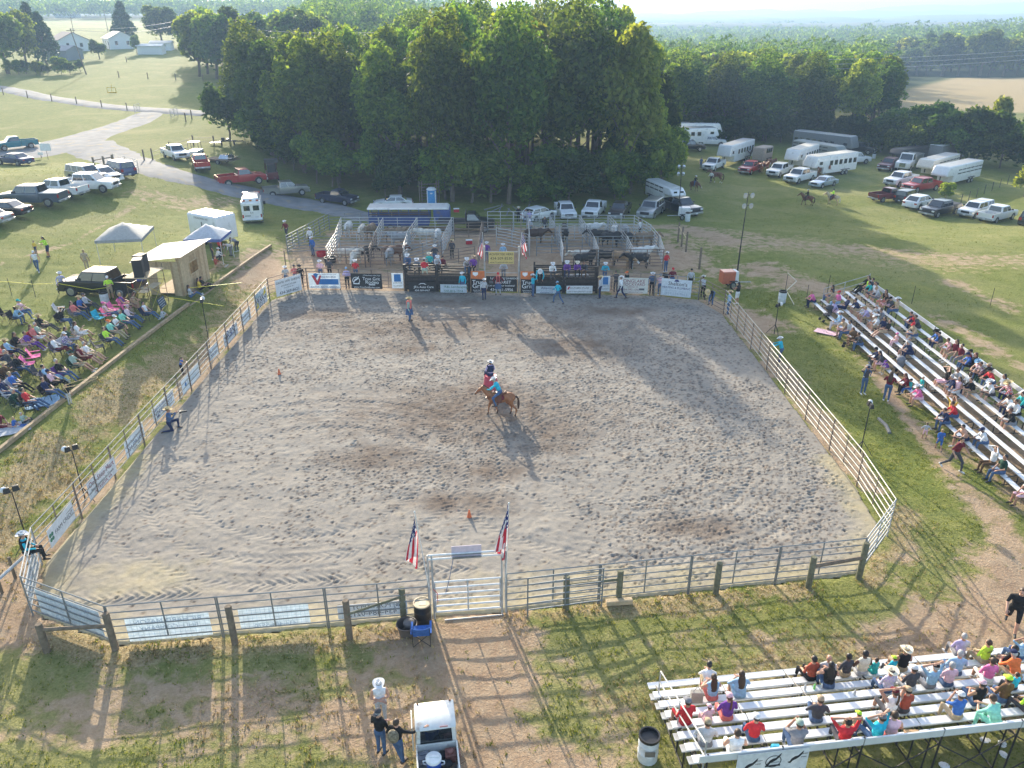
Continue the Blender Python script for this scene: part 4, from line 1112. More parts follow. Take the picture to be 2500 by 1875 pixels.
# ---------------------------------------------------------------- people and animals: one continuous skin each, grown over tapered limbs
def caps(mb,a,b,ra,rb,n=9):
 a=Vector(a);b=Vector(b)
 mb.tube(a,b,ra,rb,n);mb.ell(a,ra,n,6);mb.ell(b,rb,n,6)
def grow(prims,voxel,smooth=2,reg_order=None):
 """prims: (region, 'c', a, b, ra, rb) or (region, 'e', centre, radii, matrix) -> one welded mesh with a region per face"""
 mb=MB()
 for p in prims:
  if p[1]=='c':caps(mb,*p[2:6])
  else:mb.ell((0,0,0),p[3],14,9,0,Matrix.Translation(p[2])@(p[4].to_4x4()if len(p)>4 and p[4]is not None else Matrix.Identity(4)))
 me=mb.mesh('tmp')
 o=bpy.data.objects.new('tmp',me);COL.objects.link(o)
 m=o.modifiers.new('r','REMESH');m.mode='VOXEL';m.voxel_size=voxel
 s=o.modifiers.new('s','SMOOTH');s.factor=.5;s.iterations=smooth
 dg=bpy.context.evaluated_depsgraph_get()
 out=bpy.data.meshes.new_from_object(o.evaluated_get(dg))
 bpy.data.objects.remove(o);bpy.data.meshes.remove(me)
 n=len(out.polygons)
 c=np.empty(n*3,np.float32);out.polygons.foreach_get('center',c);c=c.reshape(-1,3)
 best=np.full(n,1e9);reg=np.zeros(n,np.int32)
 for p in prims:
  k=reg_order.index(p[0])
  if p[1]=='c':
   a=np.array(p[2]);d=np.array(p[3])-a
   t=np.clip(((c-a)@d)/(d@d+1e-9),0,1)
   dist=np.linalg.norm(c-a-t[:,None]*d,axis=1)-(p[4]+(p[5]-p[4])*t)
  else:
   q=c-np.array(p[2])
   if len(p)>4 and p[4]is not None:q=q@np.array(p[4].to_3x3())
   r=np.array(p[3]if not isinstance(p[3],(int,float))else(p[3],)*3)
   l=np.linalg.norm(q/r,axis=1)
   dist=(l-1)*r.min()
  w=dist<best;best=np.where(w,dist,best);reg=np.where(w,k,reg)
 out.polygons.foreach_set('material_index',reg)
 out.polygons.foreach_set('use_smooth',np.ones(n,bool))
 return out
REG=['shirt','trousers','skin','shoe','shin','farm','uarm','thigh','eye']
def V3(*a):return Vector(a)
def hand(mb,w,d,side,curl=.5):
 """palm is in the skin; here four unequal bent fingers and a thumb"""
 d=d.normalized();s=d.cross(V3(0,0,1))
 s=s.normalized()if s.length>.1 else V3(side,0,0)
 nrm=s.cross(d).normalized()
 base=w+d*.085
 for i,l in enumerate((.068,.078,.074,.058)):
  o=base+s*((i-1.5)*.019)
  a=o+d*l*.55-nrm*l*curl*.25;b=a+(d-nrm*curl*1.6).normalized()*l*.55
  mb.tube(o-d*.02,a,.0095,.009,5);mb.tube(a,b,.009,.006,5)
 t0=w+d*.03+s*side*.035
 t1=t0+(d*.6+s*side*.8).normalized()*.04;t2=t1+(d-nrm*.4).normalized()*.035
 mb.tube(t0,t1,.012,.011,5);mb.tube(t1,t2,.011,.008,5)
def person_pose(hip=(0,0,.95),lean=(0,.02,1),tors=.5,twist=0.,head=(0,.04,1),hs=.10,knee=None,ank=None,toe=None,elb=None,wri=None,sh=.195,wid=1.,nod=0.):
 """joints in metres, facing +Y; left is -x"""
 hip=V3(*hip);up=V3(*lean).normalized()
 fw=V3(0,1,0);fw=(fw-up*fw.dot(up)).normalized();rt=fw.cross(up)
 if twist:
  q=Matrix.Rotation(twist,3,up);rt=q@rt;fw=q@fw
 waist=hip+up*tors*.38;chest=hip+up*tors*.76;neck=hip+up*tors
 hd=V3(*head).normalized();skull=neck+hd*.20
 Rm=Matrix((rt,fw,up)).transposed()
 p=[('trousers','e',hip,(.175*wid,.135*wid,.13),Rm),('shirt','e',waist,(.165*wid,.125*wid,.17),Rm),('shirt','e',chest,(.195*wid,.13*wid,.19),Rm),
 ('shirt','c',neck-rt*sh*.72-up*.045,neck+rt*sh*.72-up*.045,.068,.068),('skin','c',neck-up*.02,neck+hd*.1,.062,.056)]
 hf=V3(0,1,0);hf=(hf-hd*hf.dot(hd)).normalized()
 if twist:hf=Matrix.Rotation(twist*.6,3,hd)@hf
 hr=hf.cross(hd);Hm=Matrix((hr,hf,hd)).transposed()
 p+=[('skin','e',skull+hd*.015,(.078,.098,.108),Hm),('skin','e',skull-hd*.055+hf*.03,(.055,.062,.06),Hm),('skin','e',skull-hd*.022+hf*.102,(.015,.02,.026),Hm)]
 for s in(-1,1):p.append(('skin','e',skull+hr*s*.08-hd*.01,(.014,.022,.032),Hm))
 hands=MB()
 for i,s in enumerate((-1,1)):
  H=hip+rt*s*hs-up*.04;K=V3(*knee[i]);A=V3(*ank[i]);Tt=V3(*toe[i])
  p+=[('thigh','c',H,K,.092,.062),('shin','c',K,K.lerp(A,.35)-(Tt-A).normalized()*.012,.06,.06),('shin','c',K.lerp(A,.35),A,.058,.042),('shoe','c',A-(Tt-A).normalized()*.06-V3(0,0,.035),Tt,.045,.038)]
  S=neck+rt*s*sh-up*.06;E=V3(*elb[i]);Wp=V3(*wri[i])
  p+=[('uarm','c',S,E,.058,.044),('farm','c',E,Wp,.043,.032)]
  d=(Wp-E).normalized()
  sd=d.cross(V3(0,0,1));sd=sd.normalized()if sd.length>.1 else V3(s,0,0)
  p.append(('skin','e',Wp+d*.05,(.042,.052,.02),Matrix((sd,d,sd.cross(d))).transposed()))
  hand(hands,Wp,d,-s)
 me=grow(p,.021,2,REG)
 # fingers and eyes join the same body mesh
 bm=bmesh.new();bm.from_mesh(me)
 ex=MB();ex.v,ex.f,ex.m=hands.v,hands.f,[2]*len(hands.f)
 for s in(-1,1):ex.ell(skull+hr*s*.032+hf*.09+hd*.012,.013,6,4,8)
 ex.box((0,0,0),(.045,.012,.012),8,0,Matrix.Translation(skull-hd*.062+hf*.088)@Hm.to_4x4())
 vs=[bm.verts.new(v)for v in ex.v]
 for f,mi in zip(ex.f,ex.m):
  fc=bm.faces.new([vs[i]for i in f]);fc.material_index=mi;fc.smooth=True
 bm.to_mesh(me);bm.free()
 HM=Matrix.Translation(skull)@Hm.to_4x4()
 return dict(mesh=me,head=HM,chest=Matrix.Translation(chest)@Rm.to_4x4(),hip=Matrix.Translation(hip)@Rm.to_4x4(),wr=[V3(*w)for w in wri])
STK=((-.1,.03,.50),(.1,.03,.50));STA=((-.105,0,.09),(.105,0,.09));STT=((-.12,.15,.045),(.12,.15,.045))
SITK=((-.12,.46,.08),(.12,.46,.08));SITA=((-.12,.50,-.34),(.12,.50,-.34));SITT=((-.13,.65,-.395),(.13,.65,-.395))
RECK=((-.13,.46,.13),(.13,.46,.12));RECA=((-.13,.82,-.26),(.13,.84,-.28));RECT=((-.15,.95,-.25),(.16,.97,-.27))
def both(x,y,z):return((-x,y,z),(x,y,z))
POSE_DEF=dict(
 stand=dict(knee=STK,ank=STA,toe=STT,elb=both(.27,-.03,1.14),wri=both(.26,.08,.88)),
 cross=dict(knee=STK,ank=STA,toe=STT,elb=both(.27,.05,1.13),wri=((.06,.22,1.17),(-.06,.23,1.13))),
 hips=dict(knee=((-.13,.03,.5),(.13,.03,.5)),ank=both(.15,0,.09),toe=both(.18,.15,.045),elb=both(.40,-.08,1.14),wri=both(.22,.06,1.0)),
 walk=dict(lean=(0,.1,1),knee=((-.1,.22,.53),(.1,-.06,.5)),ank=((-.1,.30,.11),(.1,-.36,.16)),toe=((-.11,.45,.07),(.11,-.24,.05)),elb=((-.26,-.14,1.15),(.26,.1,1.15)),wri=((-.25,-.05,.9),(.25,.3,1.0))),
 stride=dict(lean=(0,.18,1),knee=((-.14,.3,.52),(.14,-.1,.5)),ank=((-.16,.32,.09),(.16,-.45,.14)),toe=((-.18,.47,.05),(.18,-.33,.05)),elb=((-.3,.1,1.2),(.3,.0,1.15)),wri=((-.25,.32,1.1),(.33,.2,.95))),
 lean=dict(lean=(0,.35,1),head=(0,.25,1),hip=(0,-.06,.95),knee=STK,ank=STA,toe=STT,elb=both(.3,.38,1.18),wri=((-.05,.5,1.24),(.05,.5,1.24))),
 reach=dict(knee=STK,ank=STA,toe=STT,elb=((-.27,-.02,1.14),(.38,.12,1.5)),wri=((-.26,.1,.9),(.34,.2,1.78))),
 arms=dict(knee=STK,ank=STA,toe=STT,elb=both(.36,.1,1.5),wri=((-.2,.15,1.72),(.2,.15,1.72))),
 side=dict(lean=(.06,.02,1),knee=((-.02,.05,.5),(.12,.03,.5)),ank=((.12,.02,.09),(.16,0,.09)),toe=((.14,.17,.045),(.2,.15,.045)),elb=((-.28,0,1.14),(.50,.05,1.40)),wri=((-.24,.12,.92),(.74,.22,1.52))),
 carry=dict(knee=STK,ank=STA,toe=STT,elb=both(.27,.12,1.18),wri=((-.14,.34,1.2),(.14,.34,1.2))),
 bend=dict(hip=(0,-.15,.9),lean=(0,1,.35),head=(0,1,.2),knee=both(.12,.0,.5),ank=both(.12,-.05,.09),toe=both(.13,.1,.045),elb=both(.28,.42,.72),wri=both(.2,.5,.48)),
 kneel=dict(hip=(0,0,.50),lean=(0,.12,1),knee=((-.14,.42,.52),(.12,.12,.07)),ank=((-.14,.40,.09),(.14,-.34,.09)),toe=((-.14,.55,.045),(.15,-.42,.04)),elb=both(.26,.2,.78),wri=((-.06,.42,.96),(.06,.40,.98))),
 squat=dict(hip=(0,-.1,.3),lean=(0,.35,1),knee=both(.2,.32,.48),ank=both(.15,.05,.09),toe=both(.17,.2,.045),elb=both(.28,.3,.5),wri=both(.1,.48,.4)),
 sit=dict(hip=(0,0,.11),knee=SITK,ank=SITA,toe=SITT,lean=(0,.06,1),elb=both(.27,.06,.34),wri=both(.13,.30,.2)),
 sitf=dict(hip=(0,0,.11),knee=both(.16,.44,.1),ank=both(.15,.44,-.34),toe=both(.17,.6,-.395),lean=(0,.55,1),head=(0,.3,1),elb=both(.25,.40,.24),wri=((-.04,.58,.26),(.04,.58,.28))),
 sitx=dict(hip=(0,0,.11),knee=((-.06,.46,.2),(.12,.45,.08)),ank=((.2,.52,-.12),(.12,.48,-.34)),toe=((.3,.62,-.16),(.13,.63,-.395)),lean=(0,-.02,1),elb=((-.28,.08,.36),(.3,.02,.36)),wri=((.0,.3,.3),(.1,.32,.28))),
 sith=dict(hip=(0,0,.11),knee=both(.2,.36,.26),ank=both(.18,.36,-.16),toe=both(.2,.5,-.19),lean=(0,.16,1),elb=both(.3,.2,.32),wri=((-.05,.40,.34),(.05,.40,.36))),
 situp=dict(hip=(0,0,.11),knee=SITK,ank=SITA,toe=SITT,lean=(0,-.03,1),elb=both(.36,.12,.80),wri=both(.12,.02,.92)),
 cam=dict(hip=(0,0,.11),knee=both(.17,.4,.18),ank=both(.16,.42,-.28),toe=both(.2,.58,-.33),lean=(0,.12,1),elb=both(.24,.22,.46),wri=((-.07,.24,.74),(.07,.24,.74))),
 recl=dict(hip=(0,0,.12),knee=RECK,ank=RECA,toe=RECT,lean=(0,-.32,1),head=(0,.02,1),elb=both(.29,.02,.32),wri=((-.1,.24,.3),(.18,.25,.26))),
 recx=dict(hip=(0,0,.12),knee=((-.07,.46,.23),(.13,.45,.1)),ank=((.18,.72,.05),(.13,.62,-.30)),toe=((.24,.84,.08),(.14,.77,-.35)),lean=(0,-.25,1),head=(0,.05,1),elb=((-.29,.02,.32),(.29,.06,.36)),wri=((-.22,.28,.25),(.1,.26,.55))),
 ground=dict(hip=(0,0,.11),knee=both(.14,.40,.34),ank=both(.14,.72,.07),toe=both(.16,.85,.1),lean=(0,-.1,1),elb=both(.28,.14,.34),wri=((-.1,.36,.36),(.1,.36,.38))),
 flat=dict(hip=(0,0,.11),knee=both(.1,.46,.12),ank=both(.12,.90,.07),toe=both(.15,.96,.16),lean=(0,.2,1),elb=both(.28,.16,.32),wri=both(.1,.36,.2)),
 ride=dict(hip=(0,0,.11),knee=both(.36,.26,-.18),ank=both(.34,.16,-.62),toe=both(.36,.34,-.66),lean=(0,.06,1),elb=both(.26,.12,.36),wri=((-.06,.38,.3),(.06,.38,.3))),
 rideb=dict(hip=(0,0,.11),knee=both(.36,.30,-.16),ank=both(.34,.14,-.60),toe=both(.36,.32,-.64),lean=(.12,.5,1),head=(0,.5,1),elb=((-.26,.42,.3),(.28,.3,.3)),wri=((-.1,.62,.2),(.1,.5,.2))))
POSES={}
def pose(k):
 if k not in POSES:POSES[k]=person_pose(**POSE_DEF[k])
 return POSES[k]
# ---------------------------------------------------------------- cloth colours, hair and hats
CLOTH=dict(white=(.72,.72,.72),black=(.018,.018,.02),navy=(.022,.032,.085),blue=(.05,.14,.42),denim=(.075,.125,.23),sky=(.30,.47,.64),turquoise=(.03,.44,.58),teal=(.04,.42,.40),mint=(.24,.60,.48),
 green=(.05,.22,.09),forest=(.022,.06,.042),lime=(.52,.82,.07),yellow=(.72,.50,.08),orange=(.72,.17,.05),red=(.52,.035,.045),maroon=(.15,.02,.032),rust=(.33,.075,.045),coral=(.68,.19,.17),pink=(.74,.17,.38),rose=(.74,.48,.54),
 purple=(.16,.06,.30),lavender=(.47,.40,.62),grey=(.22,.22,.24),charcoal=(.07,.07,.08),silver=(.46,.47,.49),khaki=(.40,.32,.21),brown=(.13,.075,.04),tan=(.46,.35,.23),sage=(.34,.43,.36),straw=(.62,.48,.26),cream=(.7,.64,.5))
NAME_OF=dict(sky='light blue',mint='mint green',sage='sage green',rose='pale pink',silver='light grey',forest='dark green',charcoal='dark grey',denim='denim')
def cloth(c):return mat('cloth_'+c,CLOTH[c],.9,var=.22,scale=9,bump=.3,bscale=30,spec=.2)
def plaid(c):
 k='plaid_'+c
 if k in MATS:return MATS[k]
 m,n=nt_new(k);out=N(n,'ShaderNodeOutputMaterial');b=N(n,'ShaderNodeBsdfPrincipled');LK(n,b.outputs[0],out.inputs[0]);b.inputs['Roughness'].default_value=.9
 tc=N(n,'ShaderNodeTexCoord');ck=N(n,'ShaderNodeTexChecker');ck.inputs['Scale'].default_value=14;LK(n,tc.outputs['Object'],ck.inputs[0])
 ck.inputs[1].default_value=(*CLOTH[c],1);ck.inputs[2].default_value=(.55,.55,.58,1);LK(n,ck.outputs[0],b.inputs['Base Color'])
 MATS[k]=m;return m
SKIN=[mat('skin_fair',(.52,.29,.20),.55,var=.08),mat('skin_tanned',(.40,.21,.135),.55,var=.08),mat('skin_brown',(.13,.065,.04),.55,var=.08)]
EYE=mat('eye_dark',(.03,.02,.02),.3)
BOOT=mat('boot_leather',(.08,.05,.035),.6);SHOEW=mat('shoe_white',(.6,.6,.6),.6);SHOEK=mat('shoe_black',(.02,.02,.02),.6)
HAIR=dict(brown=mat('hair_brown',(.055,.03,.016),.55,var=.3,scale=30),black=mat('hair_black',(.012,.01,.01),.5),blonde=mat('hair_blonde',(.42,.28,.12),.55,var=.25,scale=30),grey=mat('hair_grey',(.38,.37,.36),.6,var=.2,scale=30),auburn=mat('hair_auburn',(.11,.04,.02),.55,var=.3,scale=30))
def hair_mesh(kind):
 if('hair',kind)in MCACHE:return MCACHE[('hair',kind)]
 mb=MB().ell((0,-.012,.03),(.089,.106,.112),14,10)
 mb.v=[(x*(.5 if(y>.035 and z<.075)else 1),y*(.45 if(y>.035 and z<.075)else 1),z if z>-.07 else-.07)for x,y,z in mb.v]
 if kind=='long':
  mb.lathe([(.088,-.02),(.10,-.14),(.105,-.30),(.085,-.42),(.03,-.48)],12,0,Matrix.Translation((0,-.065,0))@Matrix.Rotation(R(-6),4,'X'),1.05,.48)
 if kind=='tail':
  mb.path([(0,-.1,.06),(0,-.16,.03),(0,-.175,-.12),(0,-.15,-.3)],.03,7).ell((0,-.105,.06),.04,8,6)
 me=mb.mesh('hair',[HAIR['brown']],True)
 MCACHE[('hair',kind)]=me
 return me
def hat_mesh(kind):
 if('hat',kind)in MCACHE:return MCACHE[('hat',kind)]
 if kind in('cowboy','straw'):
  mb=MB();n=24;br=.215 if kind=='cowboy' else .24
  vs=[]
  for q,zc in((.085,.0),(.15,-.006),(br,.012)):
   for i in range(n):
    t=2*math.pi*i/n;c,s_=math.cos(t),math.sin(t)
    up=(.052*abs(c)**2-.03*s_**2)*((q-.085)/(br-.085))**1.4
    vs.append((c*q*(.96 if q>.1 else 1),s_*q*1.12,zc+up))
  fs=[(k*n+i,k*n+(i+1)%n,(k+1)*n+(i+1)%n,(k+1)*n+i)for k in range(2)for i in range(n)]
  bot=[(x,y,z-.008)for x,y,z in vs]
  mb.add(vs,fs);mb.add(bot,[f[::-1]for f in fs])
  o=len(vs)
  mb.add([vs[2*n+i]for i in range(n)]+[bot[2*n+i]for i in range(n)],[(i,(i+1)%n,n+(i+1)%n,n+i)for i in range(n)])
  cr=MB().lathe([(.092,-.005),(.094,.03),(.086,.09),(.072,.118),(.03,.118),(.005,.102)],n,0,None,.95,1.14)
  cr.v=[(x,y,z-(.03 if(z>.1 and abs(x)<.04)else 0))for x,y,z in cr.v]
  mb.add(cr.v,cr.f)
  mb.add(*(lambda b:(b.v,b.f))(MB().lathe([(.097,.0),(.097,.022)],n,0,None,.95,1.14)),mi=1)
  M=Matrix.Translation((0,0,.055))@Matrix.Rotation(R(-4),4,'X')@Matrix.Diagonal((.88,.88,.95,1))
  mb.v=[tuple(M@Vector(v))for v in mb.v]
 else:
  mb=MB().lathe([(.093,.03),(.094,.07),(.085,.115),(.05,.142),(.005,.15)],16,0,None,.95,1.12)
  mb.v=[(x,y-.005,z)for x,y,z in mb.v]
  sg=-1 if kind=='capback' else 1
  b=[(-.075,sg*.08,.05),(.075,sg*.08,.05),(.066,sg*.15,.04),(.03,sg*.185,.034),(-.03,sg*.185,.034),(-.066,sg*.15,.04)]
  mb.add(b+[(x,y,z-.01)for x,y,z in b],[(0,1,2,3,4,5),(11,10,9,8,7,6)]+[(i,6+i,6+(i+1)%6,(i+1)%6)for i in range(6)])
 me=mb.mesh('hat',[cloth('white'),cloth('brown')],True)
 MCACHE[('hat',kind)]=me
 return me
POSE_WORDS=dict(stand='standing',cross='standing with folded arms',hips='standing hands on hips',walk='walking',stride='striding',lean='leaning forward',reach='raising one arm',arms='with both arms raised',side='leaning one arm out',carry='holding something',bend='bending down',kneel='kneeling',squat='crouching',
 sit='',sitf='leaning on the knees',sitx='with crossed legs',sith='hugging the knees',situp='with arms raised',cam='aiming a camera',recl='reclining',recx='reclining cross legged',ground='',flat='',ride='riding',rideb='bending from the saddle')
PEOPLE=[]
def person(loc,rz,ps,shirt,legs,head,where,group=None,sk=None,sc=1.,sleeves='short',shorts=False,bare=False,extra=None,pla=False,label=None,shoe=None):
 """head: 'brown', 'long brown', 'tail brown', 'cap red', 'cowboy white', 'straw straw' ... optionally two joined by + """
 pr=pose(ps)
 k=random.Random("%.2f %.2f %s"%(loc[0],loc[1],shirt))
 skin=SKIN[sk]if sk is not None else SKIN[k.choice((0,0,1))]
 sm=plaid(shirt)if pla else(skin if shirt=='bare' else cloth(shirt));lm=cloth(legs)
 if shoe is None:shoe=k.choice((BOOT,SHOEW,SHOEK))if not sleeves=='long' else BOOT
 mats=[sm,lm,skin,skin if bare else shoe,skin if shorts else lm,sm if sleeves=='long' else skin,skin if sleeves=='none' else sm,lm if shorts!=2 else skin,EYE]
 me=pr['mesh']
 if len(me.materials)==0:
  for m in mats:me.materials.append(m)
 o=ob('person',me,None,mats,loc,rz)
 s=sc*k.uniform(.97,1.04);o.scale=(s*k.uniform(.98,1.1),s*k.uniform(.98,1.1),s)
 words_=[]
 hh=head.split('+')
 if not any(h.split()[0]in('long','tail','brown','black','blonde','grey','auburn','bald')for h in hh):hh.append(k.choice(('brown','brown','black','grey')))
 for h in hh:
  w=h.split()
  if w[0]in('cap','capback','cowboy','straw'):
   c=cloth(w[1])
   ht=ob('hat',hat_mesh(w[0]),o,[c,cloth('brown')if w[1]!='black' else c]);ht.matrix_local=pr['head']
   words_.append(NAME_OF.get(w[1],w[1])+(' cap' if w[0].startswith('cap')else ' hat')if w[1]!='straw' else 'straw hat')
  elif w[0]!='bald':
   kd=w[0]if w[0]in('long','tail')else 'short'
   hm=HAIR[w[-1]]
   hr=ob('hair',hair_mesh(kd),o,[hm]);hr.matrix_local=pr['head']
   if len(hh)==1 or kd!='short':words_.append(('long ' if kd=='long' else '')+w[-1]+(' ponytail' if kd=='tail' else ' hair'))
  else:words_.append('bald head')
 sn=NAME_OF.get(shirt,shirt)
 desc=('bare chested person' if shirt=='bare' else 'person in %s%s %s'%(sn,' plaid' if pla else '','tank top' if sleeves=='none' else 'shirt'))+(' and %s %s'%(NAME_OF.get(legs,legs),'shorts' if shorts else('jeans' if legs=='denim' else 'trousers')))
 desc+=' with '+(' over '.join(reversed(words_))if len(words_)>1 and 'hat' not in words_[0]and 'cap' not in words_[0]else words_[0])
 if sc<.85:desc=desc.replace('person','child',1)
 tag(o,label or desc,'person',group)
 PEOPLE.append(dict(o=o,desc=desc,pose=POSE_WORDS[ps],where=where,loc=Vector(loc),shirt=sn,fixed=label is not None))
 return o
def label_people():
 """every person gets words nobody else has: look, then pose, then place, then the neighbour"""
 def wc(s):return len(s.split())
 def short(d):  # drop the least telling half of the description if the label gets long
  return d
 used=set(p['o']['label']for p in PEOPLE if p['fixed'])
 cand=[p for p in PEOPLE if not p['fixed']]
 for p in cand:
  nb=sorted((q for q in PEOPLE if q is not p),key=lambda q:(q['loc']-p['loc']).length)
  d,po,wh=p['desc'],p['pose'],p['where']
  short_d=d.split(' and ')[0]+(' with '+d.split(' with ')[1]if ' with ' in d else '')
  opts=[' '.join(filter(None,(d,po,wh))),' '.join(filter(None,(d,wh))),' '.join(filter(None,(short_d,po,wh))),' '.join((short_d,wh))]
  opts+=[short_d+' '+('' if i else po+' ')+'beside the person in '+q['shirt']for i in(0,1)for q in nb[:2]]+[d.split(' with ')[0]+' beside the person in '+q['shirt']+' '+wh for q in nb[:3]]
  opts+=[short_d+' between '+nb[0]['shirt']+' and '+nb[1]['shirt']+' shirts '+wh,short_d+' near the person in '+nb[2]['shirt']+' '+wh,short_d+' near the person in '+nb[3]['shirt']+' '+wh]
  lab=next((' '.join(x.split())for x in opts if wc(x)<=16 and ' '.join(x.split())not in used),None)
  if lab is None:lab=' '.join(' '.join(opts[-1].split()).split()[:16])
  used.add(lab);p['o']['label']=lab
# ---------------------------------------------------------------- horses and cattle (facing +Y)
AREG=['coat','dark','face','sock']
def horse_pose(head=(0,1.52,1.58),walk=True):
 w=.16 if walk else .03
 p=[('coat','e',(0,.42,1.15),(.27,.42,.33)),('coat','e',(0,0,1.14),(.28,.5,.31)),('coat','e',(0,-.48,1.2),(.28,.42,.33)),
 ('coat','c',(0,.62,1.28),(0,(.62+head[1])*.5,(1.3+head[2])*.53),.25,.19),('coat','c',(0,(.62+head[1])*.5,(1.3+head[2])*.53),(0,head[1]-.14,head[2]+.05),.185,.14)]
 h=V3(*head);nz=h+V3(0,.30,-.36)
 p+=[('coat','c',h-V3(0,.12,0),h+V3(0,.08,-.1),.115,.10),('coat','c',h+V3(0,.08,-.1),nz,.095,.058),('face','c',h+V3(0,.16,-.06),nz+V3(0,.03,.03),.028,.03),('dark','c',nz,nz+V3(0,.03,-.05),.056,.05)]
 for s in(-1,1):p.append(('coat','c',h+V3(s*.06,-.12,.08),h+V3(s*.075,-.13,.2),.03,.01))
 for s,f in((-1,1),(1,-1)):
  k=f*w
  p+=[('coat','c',(s*.15,.52,1.02),(s*.15,.52+k,.58),.12,.07),('coat','c',(s*.15,.52+k,.58),(s*.15,.52+k*1.3-(.1 if f<0 else 0),.2),.055,.042),('sock','c',(s*.15,.52+k*1.3-(.1 if f<0 else 0),.2),(s*.15,.56+k*1.4-(.1 if f<0 else 0),.05),.044,.062)]
  k=-f*w
  p+=[('coat','c',(s*.15,-.6,1.1),(s*.15,-.52+k,.80),.19,.105),('coat','c',(s*.15,-.52+k,.80),(s*.15,-.80+k,.52),.09,.06),('coat','c',(s*.15,-.80+k,.52),(s*.15,-.76+k,.2),.052,.042),('sock','c',(s*.15,-.76+k,.2),(s*.15,-.71+k,.05),.044,.062)]
 me=grow(p,.03,2,AREG)
 tail=MB().path([(0,-.88,1.32),(0,-1.02,1.2),(0,-1.08,.9),(0,-1.05,.5)],.06,8).ell((0,-1.06,.8),(.07,.08,.32),8,6).mesh('tail',[],True)
 mane=MB()
 a=V3(0,.6,1.56);b=h+V3(0,-.16,.16)
 for i in range(9):
  q=a.lerp(b,i/8);mane.ell(q+V3(.05,0,-.05),(.045,.07,.12),7,5)
 return me,tail,mane.mesh('mane',[],True)
HORSE={}
COATM=dict(bay=(.16,.065,.03),sorrel=(.30,.115,.045),dark=(.06,.03,.018),palomino=(.48,.36,.22),black=(.02,.018,.017),white=(.62,.6,.56),grey=(.30,.30,.30),brindle=(.22,.15,.09),cream=(.60,.54,.45),dun=(.36,.22,.11))
def coat(c):return mat('coat_'+c,COATM[c],.6,var=.25,scale=4,bump=.2,bscale=40)
def horse(loc,rz,c,label,walk=True,low=False,saddle=True,tailc='dark',sock='dark',s=1.,group=None):
 k=(walk,low)
 if k not in HORSE:HORSE[k]=horse_pose((0,1.20,1.68)if not low else(0,1.38,1.0),walk)
 me,tm,mm=HORSE[k]
 for m in(me,tm,mm):
  if not len(m.materials):
   for _ in range(4 if m is me else 1):m.materials.append(BOOT)
 o=ob('horse',me,None,[coat(c),coat('black'),coat('white'),coat(sock)],loc,rz);o.scale=(s,s,s)
 tag(o,label,'horse',group)
 ob('tail',tm,o,[coat(tailc)]);ob('mane',mm,o,[coat(tailc)])
 if saddle:
  sm=mat('saddle_leather',(.14,.05,.03),.5)
  sd=MB().ell((0,.05,1.43),(.24,.34,.09),12,7).box((0,.34,1.55),(.07,.07,.14)).box((0,-.27,1.53),(.34,.06,.14))
  for x in(-1,1):sd.box((x*.29,.05,1.17),(.03,.3,.5)).box((x*.31,.12,.86),(.04,.1,.14))
  so=ob('saddle',sd.mesh('saddle',[sm],True,bevel=.01),o)
  ob('saddle_blanket',MB().ell((0,-.02,1.2),(.305,.40,.235),14,9).mesh('saddle_blanket',[cloth('maroon')],True),so)
  br=MB().path([(-.1,1.40,1.42),(0,1.47,1.48),(.1,1.40,1.42)],.014).path([(-.1,1.40,1.42),(-.12,.45,1.5),(.12,.45,1.5),(.1,1.40,1.42)],.012)
  if not low:ob('bridle',br.mesh('bridle',[sm]),o)
 return o
COWS={}
def cow_pose(low):
 hz=.85 if low else 1.28
 p=[('coat','e',(0,.45,.98),(.31,.42,.38)),('coat','e',(0,-.1,.95),(.34,.62,.37)),('coat','e',(0,-.62,.98),(.3,.36,.35)),('coat','e',(0,.45,1.28),(.13,.28,.14)),
 ('coat','c',(0,.72,1.08),(0,1.15,hz),.24,.14),('coat','c',(0,1.12,hz),(0,1.3,hz-.1),.13,.11),('face','c',(0,1.3,hz-.1),(0,1.5,hz-.28),.1,.075),('dark','c',(0,1.5,hz-.28),(0,1.54,hz-.33),.075,.06)]
 for s in(-1,1):
  p+=[('dark','c',(s*.1,1.12,hz+.09),(s*.36,1.16,hz+.16),.03,.02),('dark','c',(s*.36,1.16,hz+.16),(s*.42,1.2,hz+.32),.02,.01),('coat','c',(s*.13,1.08,hz+.02),(s*.3,1.06,hz-.03),.045,.03),
 ('coat','c',(s*.18,.5,.85),(s*.18,.52,.42),.12,.07),('coat','c',(s*.18,.52,.42),(s*.18,.5,.06),.055,.06),('coat','c',(s*.18,-.7,.95),(s*.18,-.62,.6),.17,.1),('coat','c',(s*.18,-.62,.6),(s*.18,-.8,.42),.08,.06),('coat','c',(s*.18,-.8,.42),(s*.18,-.74,.06),.052,.06)]
 me=grow(p,.034,2,AREG)
 tail=MB().path([(0,-.95,1.18),(0,-1.04,1.0),(0,-1.04,.5)],.025,6).ell((0,-1.04,.45),(.05,.05,.13),7,5).mesh('tail',[],True)
 return me,tail
def cow(loc,rz,c,label,low=False,face=None,s=1.1,group='bulls and steers in the pens'):
 if low not in COWS:COWS[low]=cow_pose(low)
 me,tm=COWS[low]
 for m in(me,tm):
  if not len(m.materials):
   for _ in range(4 if m is me else 1):m.materials.append(BOOT)
 o=ob('bull',me,None,[coat(c),coat('black'),coat(face or c),coat('black')],loc,rz);o.scale=(s,s,s)
 tag(o,label,'bull',group)
 ob('tail',tm,o,[coat(c)])
 return o
